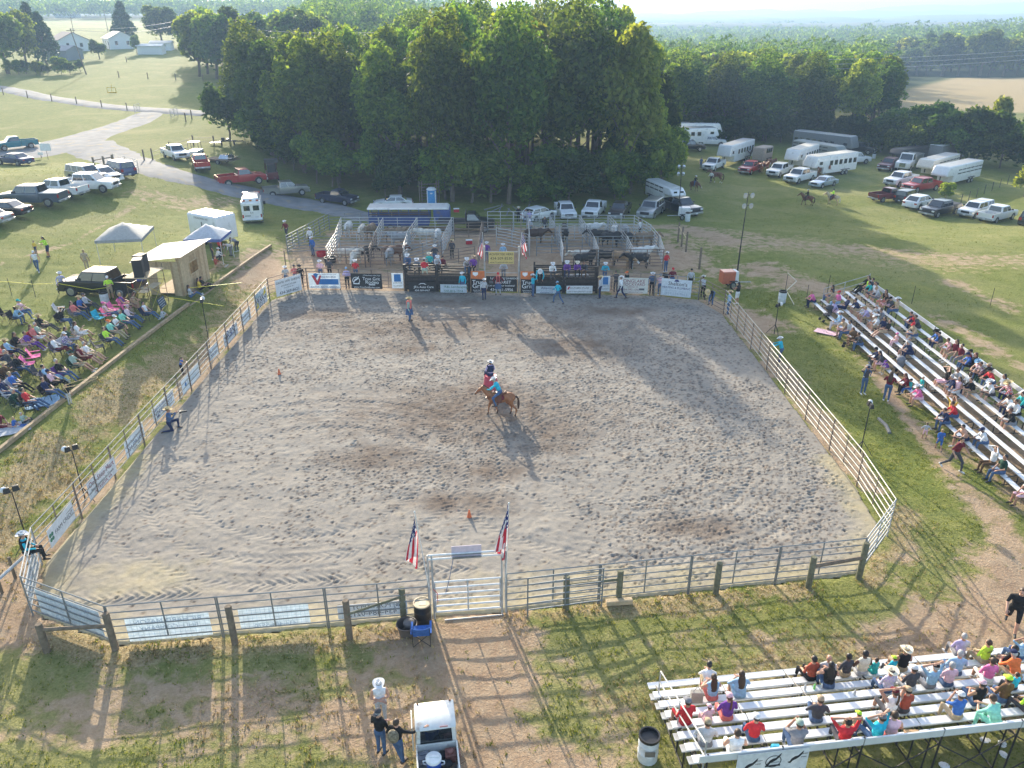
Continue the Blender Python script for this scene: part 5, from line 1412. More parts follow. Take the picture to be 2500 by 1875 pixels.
# ---------------------------------------------------------------- pipe fences, pens and chutes
GALV=mat('galvanised_pipe',(.42,.43,.43),.5,.2,var=.2,scale=3)
GALVD=mat('weathered_pipe',(.24,.255,.26),.55,.4,var=.25,scale=3)
RUSTY=mat('rusty_pipe',(.21,.155,.12),.7,.2,var=.35,scale=3)
WHITEP=mat('pale_pipe',(.33,.315,.27),.5,.1,var=.15,scale=2)
BLACKP=mat('black_gate_steel',(.03,.024,.022),.6,.2,var=.4,scale=3)
WOOD=mat('weathered_post',(.19,.145,.10),.9,var=.3,scale=6,bump=.6)
WOODG=mat('green_post',(.15,.145,.09),.9,var=.3,scale=6,bump=.6)
PINEW=mat('new_pine_boards',(.50,.385,.235),.8,var=.18,scale=5,bump=.3)
def unit_tube(m,r,n=6):
 k=('tube',m.name,r,n)
 if k not in MCACHE:MCACHE[k]=(MB().tube((0,0,0),(1,0,0),r,n=n).mesh('rail',[m],True),MB().tube((0,0,0),(0,0,1),r,n=n).mesh('upright',[m],True))
 return MCACHE[k]
def panel(a,b,m,label,group,h=1.75,rails=6,z0=.30,r=.024,ups=3,mr=None,cat='fence panel',name='pipe_fence',zt=None):
 a=Vector(a);b=Vector(b)
 L=math.hypot(b.x-a.x,b.y-a.y)
 ro=root(name,a,math.atan2(b.y-a.y,b.x-a.x),label,cat,group)
 rm=unit_tube(mr or m,r)[0];um=unit_tube(m,r*1.15)[1]
 sl=(b.z-a.z)/L
 for k in range(rails):
  z=z0+(h-z0)*k/(rails-1)
  o=ob('rail',rm,ro,loc=(0,0,z));o.scale=(L,1,1);o.rotation_euler=(0,-math.atan(sl),0)
 for k in range(ups):
  x=L*k/(ups-1)
  o=ob('upright',um,ro,loc=(min(max(x,.03),L-.03),0,sl*x+(0 if k in(0,ups-1)else z0)));o.scale=(1,1,h if k in(0,ups-1)else h-z0)
 return ro
def fence_run(pts,n,m,lab,group,rev=False,**kw):
 """panels from the first point to the last, n panels per stretch; lab has a {} for the ordinal"""
 i=0
 for(a,b),k in zip(zip(pts[:-1],pts[1:]),n):
  for j in range(k):
   p,q=a.lerp(b,j/k),a.lerp(b,(j+1)/k)
   p=Vector((p.x,p.y,max(0,float(T(p.x,p.y)))if kw.get('on_ground')else p.z));q=q.copy()
   panel(p,q,m,lab.format(ORD[min(i,15)]),group,**{x:y for x,y in kw.items()if x!='on_ground'});i+=1
def flat0(p):return Vector((p.x,p.y,0))
def post(p,h,label,group=None,r=.10,m=None,tilt=0.,top=True,name='wooden_post'):
 o=ob(name,MB().lathe([(r,-.3),(r,h-.03),(r*.85,h)],10).mesh(name,[m or WOOD],True),None,None,p)
 o.rotation_euler=(tilt,0,0)
 return tag(o,label,'post',group)
def beam(a,b,r,label,m=None,name='wooden_rail',cat='rail',sq=False,group=None):
 a=Vector(a);b=Vector(b)
 mb=MB()
 if sq:
  L=(b-a).length;mb.box((L/2,0,0),(L,r*2,r*2))
 else:mb.tube((0,0,0),((b-a).length,0,0),r,n=8)
 o=ob(name,mb.mesh(name,[m or WOOD],not sq,bevel=.01 if sq else 0),None,None,a)
 d=b-a
 o.rotation_euler=(0,-math.asin(d.z/d.length),math.atan2(d.y,d.x))
 return tag(o,label,cat,group)
def build_fences():
 Fz=[flat0(p)for p in ARENA]
 GL,a,b,c,d,e,f,g,g2,h0,h,i,GR=Fz
 grp='pipe panels of the arena fence'
 fence_run([GL,a],[3],GALVD,'{} dark pipe panel from the white gate on the banner side',grp,h=1.8)
 fence_run([a,b],[1],GALVD,'slanting pipe panel at the corner with a mesh banner seen from behind',grp,h=1.8)
 fence_run([b,c],[1],GALV,'bright corner panel with a torn white banner below the sitting cowboy',grp,h=1.8)
 fence_run([c,d],[10],RUSTY,'{} rusty pipe panel along the bank of camp chairs from the near corner',grp,h=1.8,mr=WHITEP)
 fence_run([d,e],[1],RUSTY,'angled rusty panel behind the attorney banner',grp,h=1.75)
 cx0,cx1=P(990,712),P(1458,714)
 cx0.z=cx1.z=0
 fence_run([e,cx0],[3],RUSTY,'{} rusty panel of the back fence before the dark chutes',grp,h=1.75)
 fence_run([cx1,f],[2],RUSTY,'{} rusty panel of the back fence past the dark chutes',grp,h=1.75)
 fence_run([f,g],[1],GALVD,'grey panel behind the plumbing banner',grp,h=1.75)
 fence_run([g,g2],[1],RUSTY,'corner panel the cowboy in the dark shirt is climbing',grp,h=1.8)
 fence_run([g2,h0],[7],RUSTY,'{} pale railed panel from the far corner on the long bleacher side',grp,h=1.85,mr=WHITEP)
 fence_run([h0,h],[1],RUSTY,'last pale railed panel before the bright corner panel',grp,h=1.85,mr=WHITEP)
 fence_run([h,i],[1],GALV,'bright galvanised corner panel nearest the long bleacher',grp,h=1.85)
 fence_run([i,GR],[4],GALVD,'{} grey pipe panel from the corner post towards the white gate',grp,h=1.8)
 panel(flat0(P(1286,1505)),flat0(P(1470,1480)),GALVD,'spare pipe gate leaning open outside the fence by the white gate',None,h=1.75,cat='gate',name='pipe_gate')
 # wooden posts along the near fence
 pg='wooden posts along the near fence'
 for px,py,hh,lab in((282,1585,1.6,'thick leaning wooden post at the end of the slanting panel'),(116,1592,1.25,'short wooden post outside the corner on the red bank'),(574,1570,1.65,'wooden post between the two light blue banner backs'),
 (854,1558,1.7,'brown wooden post holding the reversed toilet hire banner'),(986,1513,1.45,'greenish wooden post behind the black drum'),(1381,1486,1.5,'wooden post in the open pipe gate'),(1510,1466,1.4,'wooden post standing behind the plank on the grass'),
 (1747,1449,1.45,'lone wooden post in the tall grass by the near fence'),(1973,1434,1.45,'wooden post with a rail to the corner post'),(2096,1412,1.7,'thick wooden corner post of the arena fence')):
  post(P(px,py),hh,lab,pg,.12,WOODG if px>980 else WOOD)
 beam(P(116,1592)+Vector((0,0,1.0)),P(282,1585)+Vector((0,0,1.05)),.07,'grey wooden rail between the leaning post and the short post')
 beam(P(854,1558)+Vector((0,-.1,1.15)),P(986,1513)+Vector((0,-.1,1.15)),.045,'wooden rail above the reversed toilet hire banner',WOODG)
 beam(P(1381,1486)+Vector((0,0,1.1)),P(1510,1466)+Vector((0,0,1.0)),.05,'wooden rail from the gate post to the next post',WOODG)
 beam(P(1973,1434)+Vector((0,0,1.0)),P(2096,1412)+Vector((0,0,1.0)),.075,'grey wooden rail joined to the arena corner post')
 o=tag(ob('plank',MB().box((0,0,.12),(1.0,.22,.18)).mesh('plank',[PINEW],bevel=.01),None,None,P(1511,1475),.1),'short pale plank lying at the foot of a wooden post','plank')
 # the white gate with its overhead bar and flags
 G=root('arena_gate',GL,math.atan2(GR.y-GL.y,GR.x-GL.x),'white pipe arena gate with a header bar between two tall posts','gate')
 L=(GR-GL).length
 for k,x in enumerate((0.0,.14,L-.14,L)):ob('gate_post',MB().tube((x,0,0),(x,0,2.85),.035,n=8).mesh('gate_post',[GALV],True),G)
 for z in(2.68,2.85):ob('header_bar',MB().tube((0,0,z),(L,0,z),.035,n=8).mesh('header_bar',[mat('white_pipe',(.74,.74,.73),.4)],True),G)
 for z in(.35,.62,.89,1.16,1.43,1.70):ob('rail',MB().tube((.18,-.05,z),(L-.18,-.05,z),.033,n=8).mesh('rail',[mat('white_pipe')],True),G)
 for x in(.2,L*.5,L-.2):ob('upright',MB().tube((x,-.05,.35),(x,-.05,1.70),.03).mesh('upright',[GALV],True),G)
 ob('ground_bar',MB().tube((.5,-.15,.03),(L-.1,-.1,.03),.025).mesh('ground_bar',[GALV],True),G)
 s=root('sign',GL.lerp(GR,.5)+Vector((0,-.06,2.62)),math.atan2(GR.y-GL.y,GR.x-GL.x),'blank pinkish back of the sign on the header of the white gate','sign')
 ob('board',MB().box((0,.09,.25),(1.05,.02,.55)).mesh('board',[mat('board_back',(.62,.52,.58),.7)]),s)
 ob('bracket',MB().box((0,0,.08),(1.05,.04,.06)).box((0,0,.22),(1.05,.03,.03)).mesh('bracket',[GALVD]),s)
 def rope(pts,c,lab):
  tag(ob('rope',MB().path([GL+p for p in pts],.012,5).mesh('rope',[mat('rope_'+c,CLOTH[c],.8)]),None),lab,'rope')
 rope([Vector((.9,.1,2.68)),Vector((.75,.0,1.9)),Vector((.6,-.12,1.3))],'denim','blue rope hanging from the header of the white gate')
 rope([Vector((.16,-.1,1.45)),Vector((.3,-.14,1.3)),Vector((.3,-.14,.9))],'red','red strap on the latch side of the white gate')
def flag(base,h,tilt,dirx,label,fall,wd=.34,rz=0.,hst=1.15):
 """Stars and stripes hanging limp from a pole set in the gate post"""
 r=root('flag',base,rz,label,'flag','flags on the gate posts')
 top=Vector((tilt,0,h))
 ob('pole',MB().tube((0,0,0),top,.018,n=7).ell(top,.035,8,6).mesh('pole',[mat('flag_pole',(.68,.68,.66),.4)],True),r)
 nu,nv=27,27
 vs,fs,mi=[],[],[]
 for j in range(nv):
  v=j/(nv-1)
  for i in range(nu):
   u=i/(nu-1)
   p=top*(1-(1-v)*hst/h)
   spread=wd*(u**.8)*(1.05-.45*v)
   z=p.z-fall*u*(.72+.28*v)-.05*math.sin(u*5)
   fold=.075*math.sin(v*11+u*3.1)*(.3+u)
   vs.append((p.x+dirx*(.05+spread*.5)+.21*math.sin(v*7.5+.6)*u**.6,fold+.04*math.cos(v*17)*u,z))
 for j in range(nv-1):
  for i in range(nu-1):
   fs.append((j*nu+i,j*nu+i+1,(j+1)*nu+i+1,(j+1)*nu+i))
   stripe=int((nv-2-j)/2)
   if stripe<7 and i<nu*.42:mi.append(2 if not(i%3==1 and j%2==0)else 1)
   else:mi.append(0 if stripe%2==0 else 1)
 mb=MB();mb.v,mb.f,mb.m=vs,fs,mi
 me=mb.mesh('cloth',[mat('flag_red',(.48,.025,.05),.8,trans=.25),mat('flag_white',(.74,.74,.74),.8,trans=.25),mat('flag_blue',(.02,.03,.14),.8,trans=.2)],True)
 ob('cloth',me,r)
# ---------------------------------------------------------------- banners
INK={k:mat('ink_'+k,c,.7)for k,c in dict(black=(.02,.02,.025),navy=(.03,.05,.18),red=(.5,.04,.06),green=(.06,.2,.12),white=(.78,.78,.78),teal=(.03,.3,.34),grey=(.3,.3,.32),maroon=(.25,.05,.07),blue=(.03,.16,.4),faint=(.42,.5,.58),yellow=(.75,.55,.04)).items()}
BOARD=dict(white=mat('banner_white',(.74,.75,.76),.55,trans=.15),sky=mat('banner_sky',(.70,.76,.81),.6,trans=.45),black=mat('banner_black',(.02,.018,.02),.6),cream=mat('banner_cream',(.62,.60,.54),.6),yellow=mat('banner_yellow',(.58,.44,.16),.6),orange=mat('banner_orange',(.6,.16,.04),.6),pale=mat('banner_pale',(.55,.62,.68),.6,trans=.3))
def banner(a,b,h,board,rows,label,z0=.3,off=.05,group='advertising banners on the arena fence',draw=None,back=False,face=1):
 """a, b: lower corners as seen by its reader, left to right; rows: (text, height 0..1, width 0..1, ink[, shear])"""
 a=Vector(a);b=Vector(b);Wd=math.hypot(b.x-a.x,b.y-a.y)
 rz=math.atan2(b.y-a.y,b.x-a.x)
 c=(a+b)/2;c.z=z0
 c+=Matrix.Rotation(rz,3,'Z')@Vector((0,-off,0))
 r=ob('banner',MB().box((0,0,h/2),(Wd,.014,h)).mesh('banner',[BOARD[board]],bevel=.003),None,None,c,rz)
 tag(r,label,'banner',group)
 y=-.011 if not back else .011
 for t in rows:text(r,t[0],t[4]*Wd if len(t)>4 else 0,t[1]*h,t[2]*Wd,INK[t[3]],y=y,h=None,shear=t[5]if len(t)>5 else 0)
 if draw:
  for nm,mb,ink in draw(Wd,h):
   ob(nm,mb.mesh(nm,[INK[ink]if isinstance(ink,str)else ink]),r)
 return r
def bx(x,z,w,h,y=-.012):return MB().box((x,y,z),(w,.008,h))
def poly(pts,y=-.012):
 n=len(pts)
 return MB().add([(x,y-.004,z)for x,z in pts]+[(x,y+.004,z)for x,z in pts],[tuple(range(n)),tuple(range(2*n-1,n-1,-1))]+[(i,(i+1)%n,n+(i+1)%n,n+i)for i in range(n)])
def disc(x,z,r,y=-.012,n=20):return poly([(x+r*math.cos(2*math.pi*i/n),z+r*math.sin(2*math.pi*i/n))for i in range(n)],y)
def ringm(x,z,r0,r1,y=-.012,n=22):
 mb=MB()
 for i in range(n):
  a,b=2*math.pi*i/n,2*math.pi*(i+1)/n
  mb.add([(x+r*math.cos(t),y,z+r*math.sin(t))for r,t in((r0,a),(r1,a),(r1,b),(r0,b))],[(0,1,2,3)])
 return mb
BULL=[(-.5,-.38),(-.36,-.36),(-.26,-.1),(-.06,.06),(.14,.1),(.3,.3),(.46,.5),(.42,.28),(.3,.08),(.18,-.08),(.0,-.2),(-.18,-.3),(-.3,-.5),(-.42,-.48)]
def bull(x,z,s,y=-.012):return poly([(x+a*s,z+b*s)for a,b in BULL],y)
def build_banners():
 def Pz(x,y,r,z=.35):return P(x,y,r,z=z)
 B=banner
 B(Pz(425,1165,'S'),Pz(628,905,'S'),.85,'white',[('FARM CREDIT',.5,.72,'grey',.1)],'white FARM CREDIT banner with a green emblem',off=.04,
 draw=lambda w,h:[('emblem',disc(-w*.40+dx*.08,h*.5+dz*.1,.085),'green')for dx,dz in((-1,1),(1,1),(-1,-1),(1,-1))])
 B(Pz(752,757,'S'),Pz(978,515,'S'),.85,'white',[('One Stop Mart',.70,.9,'maroon'),('Best Service in Town',.40,.8,'grey'),('ALTAVISTA, VA',.17,.62,'maroon')],'white One Stop Mart banner with dark red lettering')
 B(Pz(1065,412,'S'),Pz(1215,215,'S'),.85,'sky',[('Chris Roark Insurance',.66,.9,'navy'),('434-509-1456',.36,.78,'navy'),('Gretna, VA',.13,.4,'grey')],'pale blue insurance banner beside the kneeling photographer')
 B(Pz(1728,1535,'C'),Pz(1957,1290,'C'),.85,'sky',[("Adam's Brothers Trucking",.74,.94,'navy'),('434-841-8577',.45,.8,'navy'),('Altavista, VA',.18,.4,'navy',.1)],'pale blue trucking banner over the photographer',
 draw=lambda w,h:[('emblem',bx(-w*.3,h*.2,.3,.14),'navy')])
 B(Pz(2050,1205,'C'),Pz(2240,985,'C'),.8,'sky',[('S & J Stables',.5,.6,'faint')],'faded pale blue banner by the girl in the blue dress',draw=lambda w,h:[('emblem',disc(-w*.3,h*.5,.12),'blue')])
 B(Pz(1760,1665,'B'),Pz(1842,1590,'B'),.8,'sky',[('ALL SEASON',.7,.8,'navy'),('434-369',.35,.6,'navy')],'pale blue banner below the mid fence lamp')
 B(Pz(1890,1540,'B'),Pz(2002,1415,'B'),.8,'white',[('R&S',.68,.5,'navy'),('Western Wear',.34,.8,'faint')],'white banner with a small dark emblem halfway along the bank fence',draw=lambda w,h:[('emblem',poly([(-w*.42,h*.55),(-w*.3,h*.85),(-w*.2,h*.55)]),'black')])
 B(Pz(2037,1370,'B'),Pz(2112,1288,'B'),.8,'sky',[('Cornerstone',.66,.85,'navy'),('EXCAVATING',.33,.7,'faint')],'pale blue banner next to the yellow and white radio banner')
 B(Pz(80,1105,'I'),Pz(178,1010,'I'),1.2,'white',[('WILD',.80,.42,'teal',-.2),('WAKG',.52,.86,'black'),('103.3',.2,.5,'black')],'white WAKG radio banner with yellow splashes at the far end of the bank',
 draw=lambda w,h:[('splash',poly([(-w*.45,.1),(-w*.3,h*.45),(-w*.2,.12)]),'yellow'),('splash',poly([(w*.2,h*.55),(w*.36,h*.95),(w*.45,h*.6)]),'yellow')])
 B(Pz(258,980,'I'),Pz(472,918,'I'),1.3,'white',[('DAVID WM. SHREVE',.80,.92,'black'),('ATTORNEY AT LAW',.57,.6,'black'),('ALTAVISTA, VA',.42,.36,'grey'),('434-369-6621',.17,.76,'black')],'white attorney banner DAVID WM. SHREVE on the angled panel')
 red='red'
 B(Pz(540,905,'I'),Pz(802,907,'I'),1.25,'sky',[('WATTS',.44,.60,'white',.16),('www.watts-auction.com',.93,.6,'navy',.1),('434-942-8840',.75,.5,'navy',.14),('AUCTION . REALTY . APPRAISALS',.10,.9,'navy')],'pale blue WATTS auction banner with a big red and blue W',
 draw=lambda w,h:[('panel',bx(w*.12,h*.44,w*.66,h*.36,-.0095),'blue'),('emblem',poly([(-w*.40,h*.86),(-w*.31,h*.86),(-w*.22,h*.5),(-w*.14,h*.86),(-w*.08,h*.86),(-w*.2,h*.24),(-w*.26,h*.24)],-.016),'red'),
 ('emblem',poly([(-w*.34,h*.94),(-w*.26,h*1.0),(-w*.18,h*.94),(-w*.26,h*.6)],-.014),'blue')])
 B(Pz(895,905,'I'),Pz(1155,912,'I'),1.25,'black',[('3 Time Event of the Year',.88,.56,'white',.18),('True Grit',.66,.56,'white',.16),('Rodeo',.44,.42,'white',.18),('www.TrueGritRodeo.com',.10,.84,'white')],'black True Grit Rodeo banner with a round bucking bull badge',
 draw=lambda w,h:[('badge',ringm(-w*.33,h*.52,.25,.3),'white'),('emblem',bull(-w*.33,h*.62,.52),'white'),('scroll',bx(-w*.33,h*.32,.5,.08),'white'),('scroll',bx(w*.17,h*.27,.5,.07),'white')])
 for k,(x0,x1,y,rr)in enumerate(((1237,1333,905,'I'),(1093,1168,930,'J'))):
  B(Pz(x0,y,rr),Pz(x1,y,rr),1.25,'sky',[('JR',.66,.30,'white'),("JAMES RIVER",.34,.82,'black'),('EQUIPMENT',.15,.74,'black')],('pale blue JAMES RIVER equipment banner left of the first dark chute','pale blue JAMES RIVER equipment banner past the last dark chute')[k].replace('left of','before'),
 draw=lambda w,h:[('emblem',bx(0,h*.68,w*.6,h*.48,-.0095),'blue'),('ring',ringm(0,h*.68,w*.19,w*.23,-.013),'white')])
 zc=.25
 B(P(1380,935,'I',z=zc),P(1605,935,'I',z=zc),.75,'black',[("JR's Auto Care",.48,.74,'white',.05),('434-369-6467',.14,.56,'white')],"black JR's Auto Care banner on the first chute gate",zc,.14,
 draw=lambda w,h:[('emblem',poly([(-.28,h*.76),(-.12,h*.92),(.16,h*.92),(.34,h*.76),(.2,h*.8),(.1,h*.86),(-.08,h*.86),(-.18,h*.8)]),'white')])
 B(P(1645,942,'I',z=zc),P(1867,945,'I',z=zc),.66,'sky',[('R&L Landscaping',.68,.86,'green',.1),('540-816-1014',.2,.7,'green')],'pale green R&L Landscaping banner on the second chute gate',zc,.14)
 B(P(548,950,'J',z=zc),P(722,952,'J',z=zc),.6,'sky',[('Altavista',.76,.62,'navy',.05),('APPLIANCE, HOME & LAWN',.44,.92,'faint'),('434-369-6713',.14,.6,'navy')],'pale blue Altavista appliance banner on the third chute gate',zc,.14)
 B(P(803,950,'J',z=zc),P(1022,950,'J',z=zc),.62,'white',[('SOUTHERN STATES',.70,.74,'black',.0),('CHATHAM GRETNA CO-OP',.22,.92,'black')],'white SOUTHERN STATES co-op banner on the fourth chute gate',zc,.14,
 draw=lambda w,h:[('emblem',poly([(-w*.47,h*.52),(-w*.42,h*.9),(-w*.36,h*.9),(-w*.41,h*.52)]),'red')])
 for k,(x0,x1,y,rr)in enumerate(((1903,2018,945,'I'),(418,528,948,'J'))):
  B(P(x0,y,rr,z=zc),P(x1,y,rr,z=zc),1.75,'black',[('True',.50,.82,'white'),('Grit',.32,.78,'white'),('Some have it,',.12,.7,'white'),("Some don't.",.05,.6,'white')],('black and orange True Grit banner on the announcer side of the centre gate','black and orange True Grit banner beside the cowboy in turquoise')[k],zc,.12,
 draw=lambda w,h:[('top',poly([(-w/2,h*.66),(w/2,h*.62),(w/2,h),(-w/2,h)],-.0095),BOARD['orange']),('badge',poly([(-w*.36,h*.95),(w*.02,h*.95),(w*.02,h*.84),(-w*.17,h*.76),(-w*.36,h*.84)]),'white')])
 B(P(130,935,'J',z=zc),P(388,937,'J',z=zc),1.25,'black',[('Lynchburg Livestock',.86,.92,'white',.1),('MARKET',.62,.52,'white',0.05,.1),('Let us do your business!',.38,.86,'white',0,.2),('434-821-5956',.13,.74,'white')],'black Lynchburg Livestock MARKET banner on the centre gate',zc,.1,
 draw=lambda w,h:[('emblem',bx(-w*.34,h*.62,.3,.22),'grey')])
 B(Pz(1235,945,'J'),Pz(1488,950,'J'),1.25,'cream',[('LONGLAKE',.80,.8,'maroon'),('STOCKYARD',.58,.8,'maroon'),('GRETNA, VA',.41,.36,'maroon'),('434-797-1707',.24,.58,'maroon',-.06),('www.longlakestockyard.com',.08,.7,'maroon')],'cream LONGLAKE STOCKYARD banner with dark red lettering',
 draw=lambda w,h:[('emblem',bx(w*.3,h*.27,.4,.16),'grey')])
 B(Pz(1600,965,'J',.42),Pz(1853,992,'J',.42),1.35,'sky',[("Shelton's",.74,.62,'black',.04),('HEATING & PLUMBING',.50,.92,'navy'),('RESIDENTIAL AND COMMERCIAL',.31,.7,'faint'),('(434)324-7663',.13,.74,'faint')],"pale blue Shelton's HEATING & PLUMBING banner at the far corner",.42,
 draw=lambda w,h:[('emblem',poly([(-.2,h*.86),(-.1,h*.99),(.1,h*.99),(.2,h*.86)]),'navy')])
 # overhead sign between the chute flags
 a,b=P(148,690,'J',z=2.9),P(362,690,'J',z=2.9)
 B(Vector((a.x,a.y,0)),Vector((b.x,b.y,0)),.95,'yellow',[('ADVERTISE HERE',.80,.94,'black'),('434-509-8530',.46,.86,'black'),('www.TrueGritRodeo.com',.13,.9,'black')],'yellow ADVERTISE HERE sign over the centre gate of the chutes',2.75,0,None)
 # backs of banners on the near fence, read from inside the ring
 Fz=[flat0(p)for p in ARENA]
 GL,aa,bb=Fz[0],Fz[1],Fz[2]
 for t0,t1,z0,h,rows,lab,bd in((.70,.955,.12,1.05,[('RICHARD MASON',.78,.8,'faint'),('BULL COMPANY',.5,.7,'faint')],'pale blue mesh banner back with long shadow beside the leaning post','sky'),
 (.39,.61,.22,.95,[('434-484-5570',.13,.6,'faint')],'pale blue mesh banner back with a reversed phone number','sky'),
 (.075,.30,.30,.62,[('J&J PORTAPOTTY',.72,.86,'grey'),('434-484-0215',.3,.7,'grey')],'narrow white banner with reversed toilet hire lettering','white')):
  p,q=GL.lerp(aa,t0),GL.lerp(aa,t1)
  o=B(p,q,h,bd,rows,lab,z0,.06,'banner backs on the near fence',back=True)
  for t in TEXTS[-len(rows):]:t[0].rotation_euler=(R(90),0,math.pi);t[0].rotation_euler=(R(90),0,0)
  gm=MB()
  for k in range(1,8):gm.box((0,.012,h*k/8),(math.dist(p,q),.003,.008))
  for k in range(1,16):gm.box(((k/16-.5)*math.dist(p,q),.012,h/2),(.008,.0028,h))
  ob('mesh_seam',gm.mesh('mesh_seam',[mat('seam_blue',(.34,.46,.56))]),o)
 p,q=aa.lerp(bb,.12),aa.lerp(bb,.88)
 B(p,q,1.15,'pale',[('WHITE RANCH',.8,.7,'faint'),('HAULING & HAY',.5,.8,'faint'),('434-665',.2,.5,'faint')],'white banner back with reversed lettering on the slanting corner panel',.2,.06,'banner backs on the near fence',back=True)
 p,q=bb.lerp(Fz[3],.15),bb.lerp(Fz[3],.95)
 B(p,q,.95,'pale',[('RODEO',.5,.6,'faint')],'torn white banner hanging inside the bright corner panel',.1,-.06,'banner backs on the near fence')
def build_chutes():
 """black bucking chutes, the centre gate and the pens behind"""
 def chute(x0,r0,x1,r1,y,lab):
  a,b=flat0(P(x0,y,r0)),flat0(P(x1,y,r1))
  L=(b-a).length
  r=root('bucking_chute',a,math.atan2(b.y-a.y,b.x-a.x),lab,'chute','dark steel bucking chutes')
  for x in(0,L):
   ob('chute_post',MB().box((x,0,1.1),(.2,.16,2.2)).mesh('chute_post',[BLACKP],bevel=.01),r)
   ob('chute_post',MB().box((x,1.15,1.1),(.14,.14,2.2)).mesh('chute_post',[BLACKP],bevel=.01),r)
  for z in(.25,.55,.85,1.15,1.42,1.68,1.92):ob('gate_bar',MB().box((L/2,-.02,z),(L-.2,.07,.10)).mesh('gate_bar',[BLACKP],bevel=.008),r)
  for z in(.4,.9,1.4,1.9):ob('back_bar',MB().box((L/2,1.15,z),(L-.14,.07,.11)).mesh('back_bar',[BLACKP]),r)
  ob('gate_sheet',MB().box((L/2,.03,.72),(L-.24,.012,1.2)).mesh('gate_sheet',[mat('chute_sheet',(.045,.032,.028),.7,var=.5)]),r)
  ob('top_bar',MB().box((L/2,0,2.12),(L,.12,.10)).mesh('top_bar',[BLACKP]),r)
  ob('catwalk',MB().box((L/2,1.55,1.15),(L,.7,.06)).mesh('catwalk',[WOOD]),r)
  return r
 chute(1350,'I',1615,'I',935,"first dark bucking chute behind the Auto Care banner")
 chute(1620,'I',1885,'I',938,'second dark bucking chute behind the landscaping banner')
 chute(535,'J',778,'J',952,'third dark bucking chute behind the appliance banner')
 chute(783,'J',1055,'J',953,'fourth dark bucking chute behind the co-op banner')
 a,b=flat0(P(118,945,'J')),flat0(P(402,948,'J'))
 L=(b-a).length
 r=root('centre_gate',a,math.atan2(b.y-a.y,b.x-a.x),'grey centre gate of the chutes carrying the yellow sign','gate')
 for x in(0,L):ob('gate_post',MB().tube((x,0,0),(x,0,3.75),.07,n=8).mesh('gate_post',[GALV],True),r)
 for z in(.4,.8,1.2,1.62):ob('rail',MB().tube((.1,-.04,z),(L-.1,-.04,z),.03).mesh('rail',[GALV],True),r)
 ob('header_bar',MB().tube((0,0,3.3),(L,0,3.3),.04).mesh('header_bar',[GALV],True),r)
 flag(a+Vector((0,-.08,2.6)),2.2,-.12,-1,'flag hanging on the chute gate post at the announcer side of the yellow sign',1.35,.55)
 flag(b+Vector((0,-.08,2.6)),2.2,.22,1,'flag hanging on the other chute gate post beside the yellow sign',1.35,.55)
 GL,GR=flat0(ARENA[0]),flat0(ARENA[-1])
 flag(GL+Vector((0,-.05,1.5)),3.25,-.34,-1,'flag on the near gate post above the black drum',1.75,.58,.14,1.2)
 flag(GR+Vector((0,-.05,1.5)),3.35,.12,-1,'flag on the near gate post farthest from the drum',1.75,.6,.14,1.2)
 # pens: rows and columns of pipe panels, (start, end, count, label)
 g='pipe panels of the cattle pens'
 def run(x0,y0,x1,y1,n,m,what,h=1.75,rails=6):
  a,b=Vector((x0,y0,0)),Vector((x1,y1,0))
  a.z=float(T(x0,y0));b.z=float(T(x1,y1))
  for j in range(n):panel(a.lerp(b,j/n),a.lerp(b,(j+1)/n),m,('%s pen panel of %s'%(ORD[j],what))if n>1 else 'single pen panel of '+what,g,h=h,rails=rails,r=.034)
 L0,L1,L2,L3=-16.0,-12.3,-9.4,-6.3
 run(L0,66,L3-3.1,66,2,RUSTY,'the front row behind the black rodeo banner')
 run(L2,66,L3,69,1,GALVD,'the slanting front of the third bull pen')
 run(L0,71.5,L3,71.5,3,GALV,'the middle row of bull pens beside the booth')
 run(L0-1,77.5,L3+.5,77.5,3,GALV,'the back row before the blue trailer')
 for k,x in enumerate((L0,L1,L2)):
  run(x,66,x-.25,71.5,2,GALV if k!=1 else RUSTY,'the %s divider among the front bull pens'%ORD[k])
  run(x-.3,71.5,x-1.0+k*.5,77.5,2,GALV,'the %s divider among the back bull pens'%ORD[k])
 run(L3,69,L3+.3,77.5,3,GALV,'the side facing the centre lane')
 run(-20.5,70,-18.8,80,4,GALVD,'the entrance alley nearest the road')
 run(-18.8,80,-12.5,81.5,2,GALVD,'the end of the entrance alley');run(-20.5,70,-16.4,70.5,1,GALVD,'the alley gate',1.6)
 run(-5.6,75,0,75.5,2,RUSTY,'the cooler corral',1.7);run(-6,65,-3.2,66.5,1,RUSTY,'the lane mouth')
 run(-2.9,61.5,-2.9,75,4,RUSTY,'the dark lane side nearest the booth',1.9);run(.6,61.5,.9,77,4,RUSTY,'the dark lane side nearest the horses',1.9)
 run(-2.5,79,2.8,79,2,GALV,'the tall panel behind the yellow sign',2.1)
 run(-1.5,73,1.5,70.5,1,GALV,'the slanting gate in the centre lane')
 R0,R1,R2,R3,R4=1.6,4.4,7.4,10.4,13.0
 run(R1,65.5,R4,65.5,3,RUSTY,'the front row behind the co-op banner');run(R0+.6,69.5,R4+.3,70,4,GALVD,'the second row of steer pens')
 run(R0,74,R4+.3,74.2,4,GALV,'the third row of steer pens');run(R0,79,R4-.6,79,4,GALV,'the back row before the parked pickups')
 for k,x in enumerate((R1,R2,R3)):
  run(x,65.5,x,69.8,1,GALV,'the %s divider among the front steer pens'%ORD[k]);run(x,69.8,x-.3,74,1,GALVD,'the %s divider among the middle steer pens'%ORD[k])
  run(x-.3,74,x-.6,79,2,GALV,'the %s divider among the back steer pens'%ORD[k])
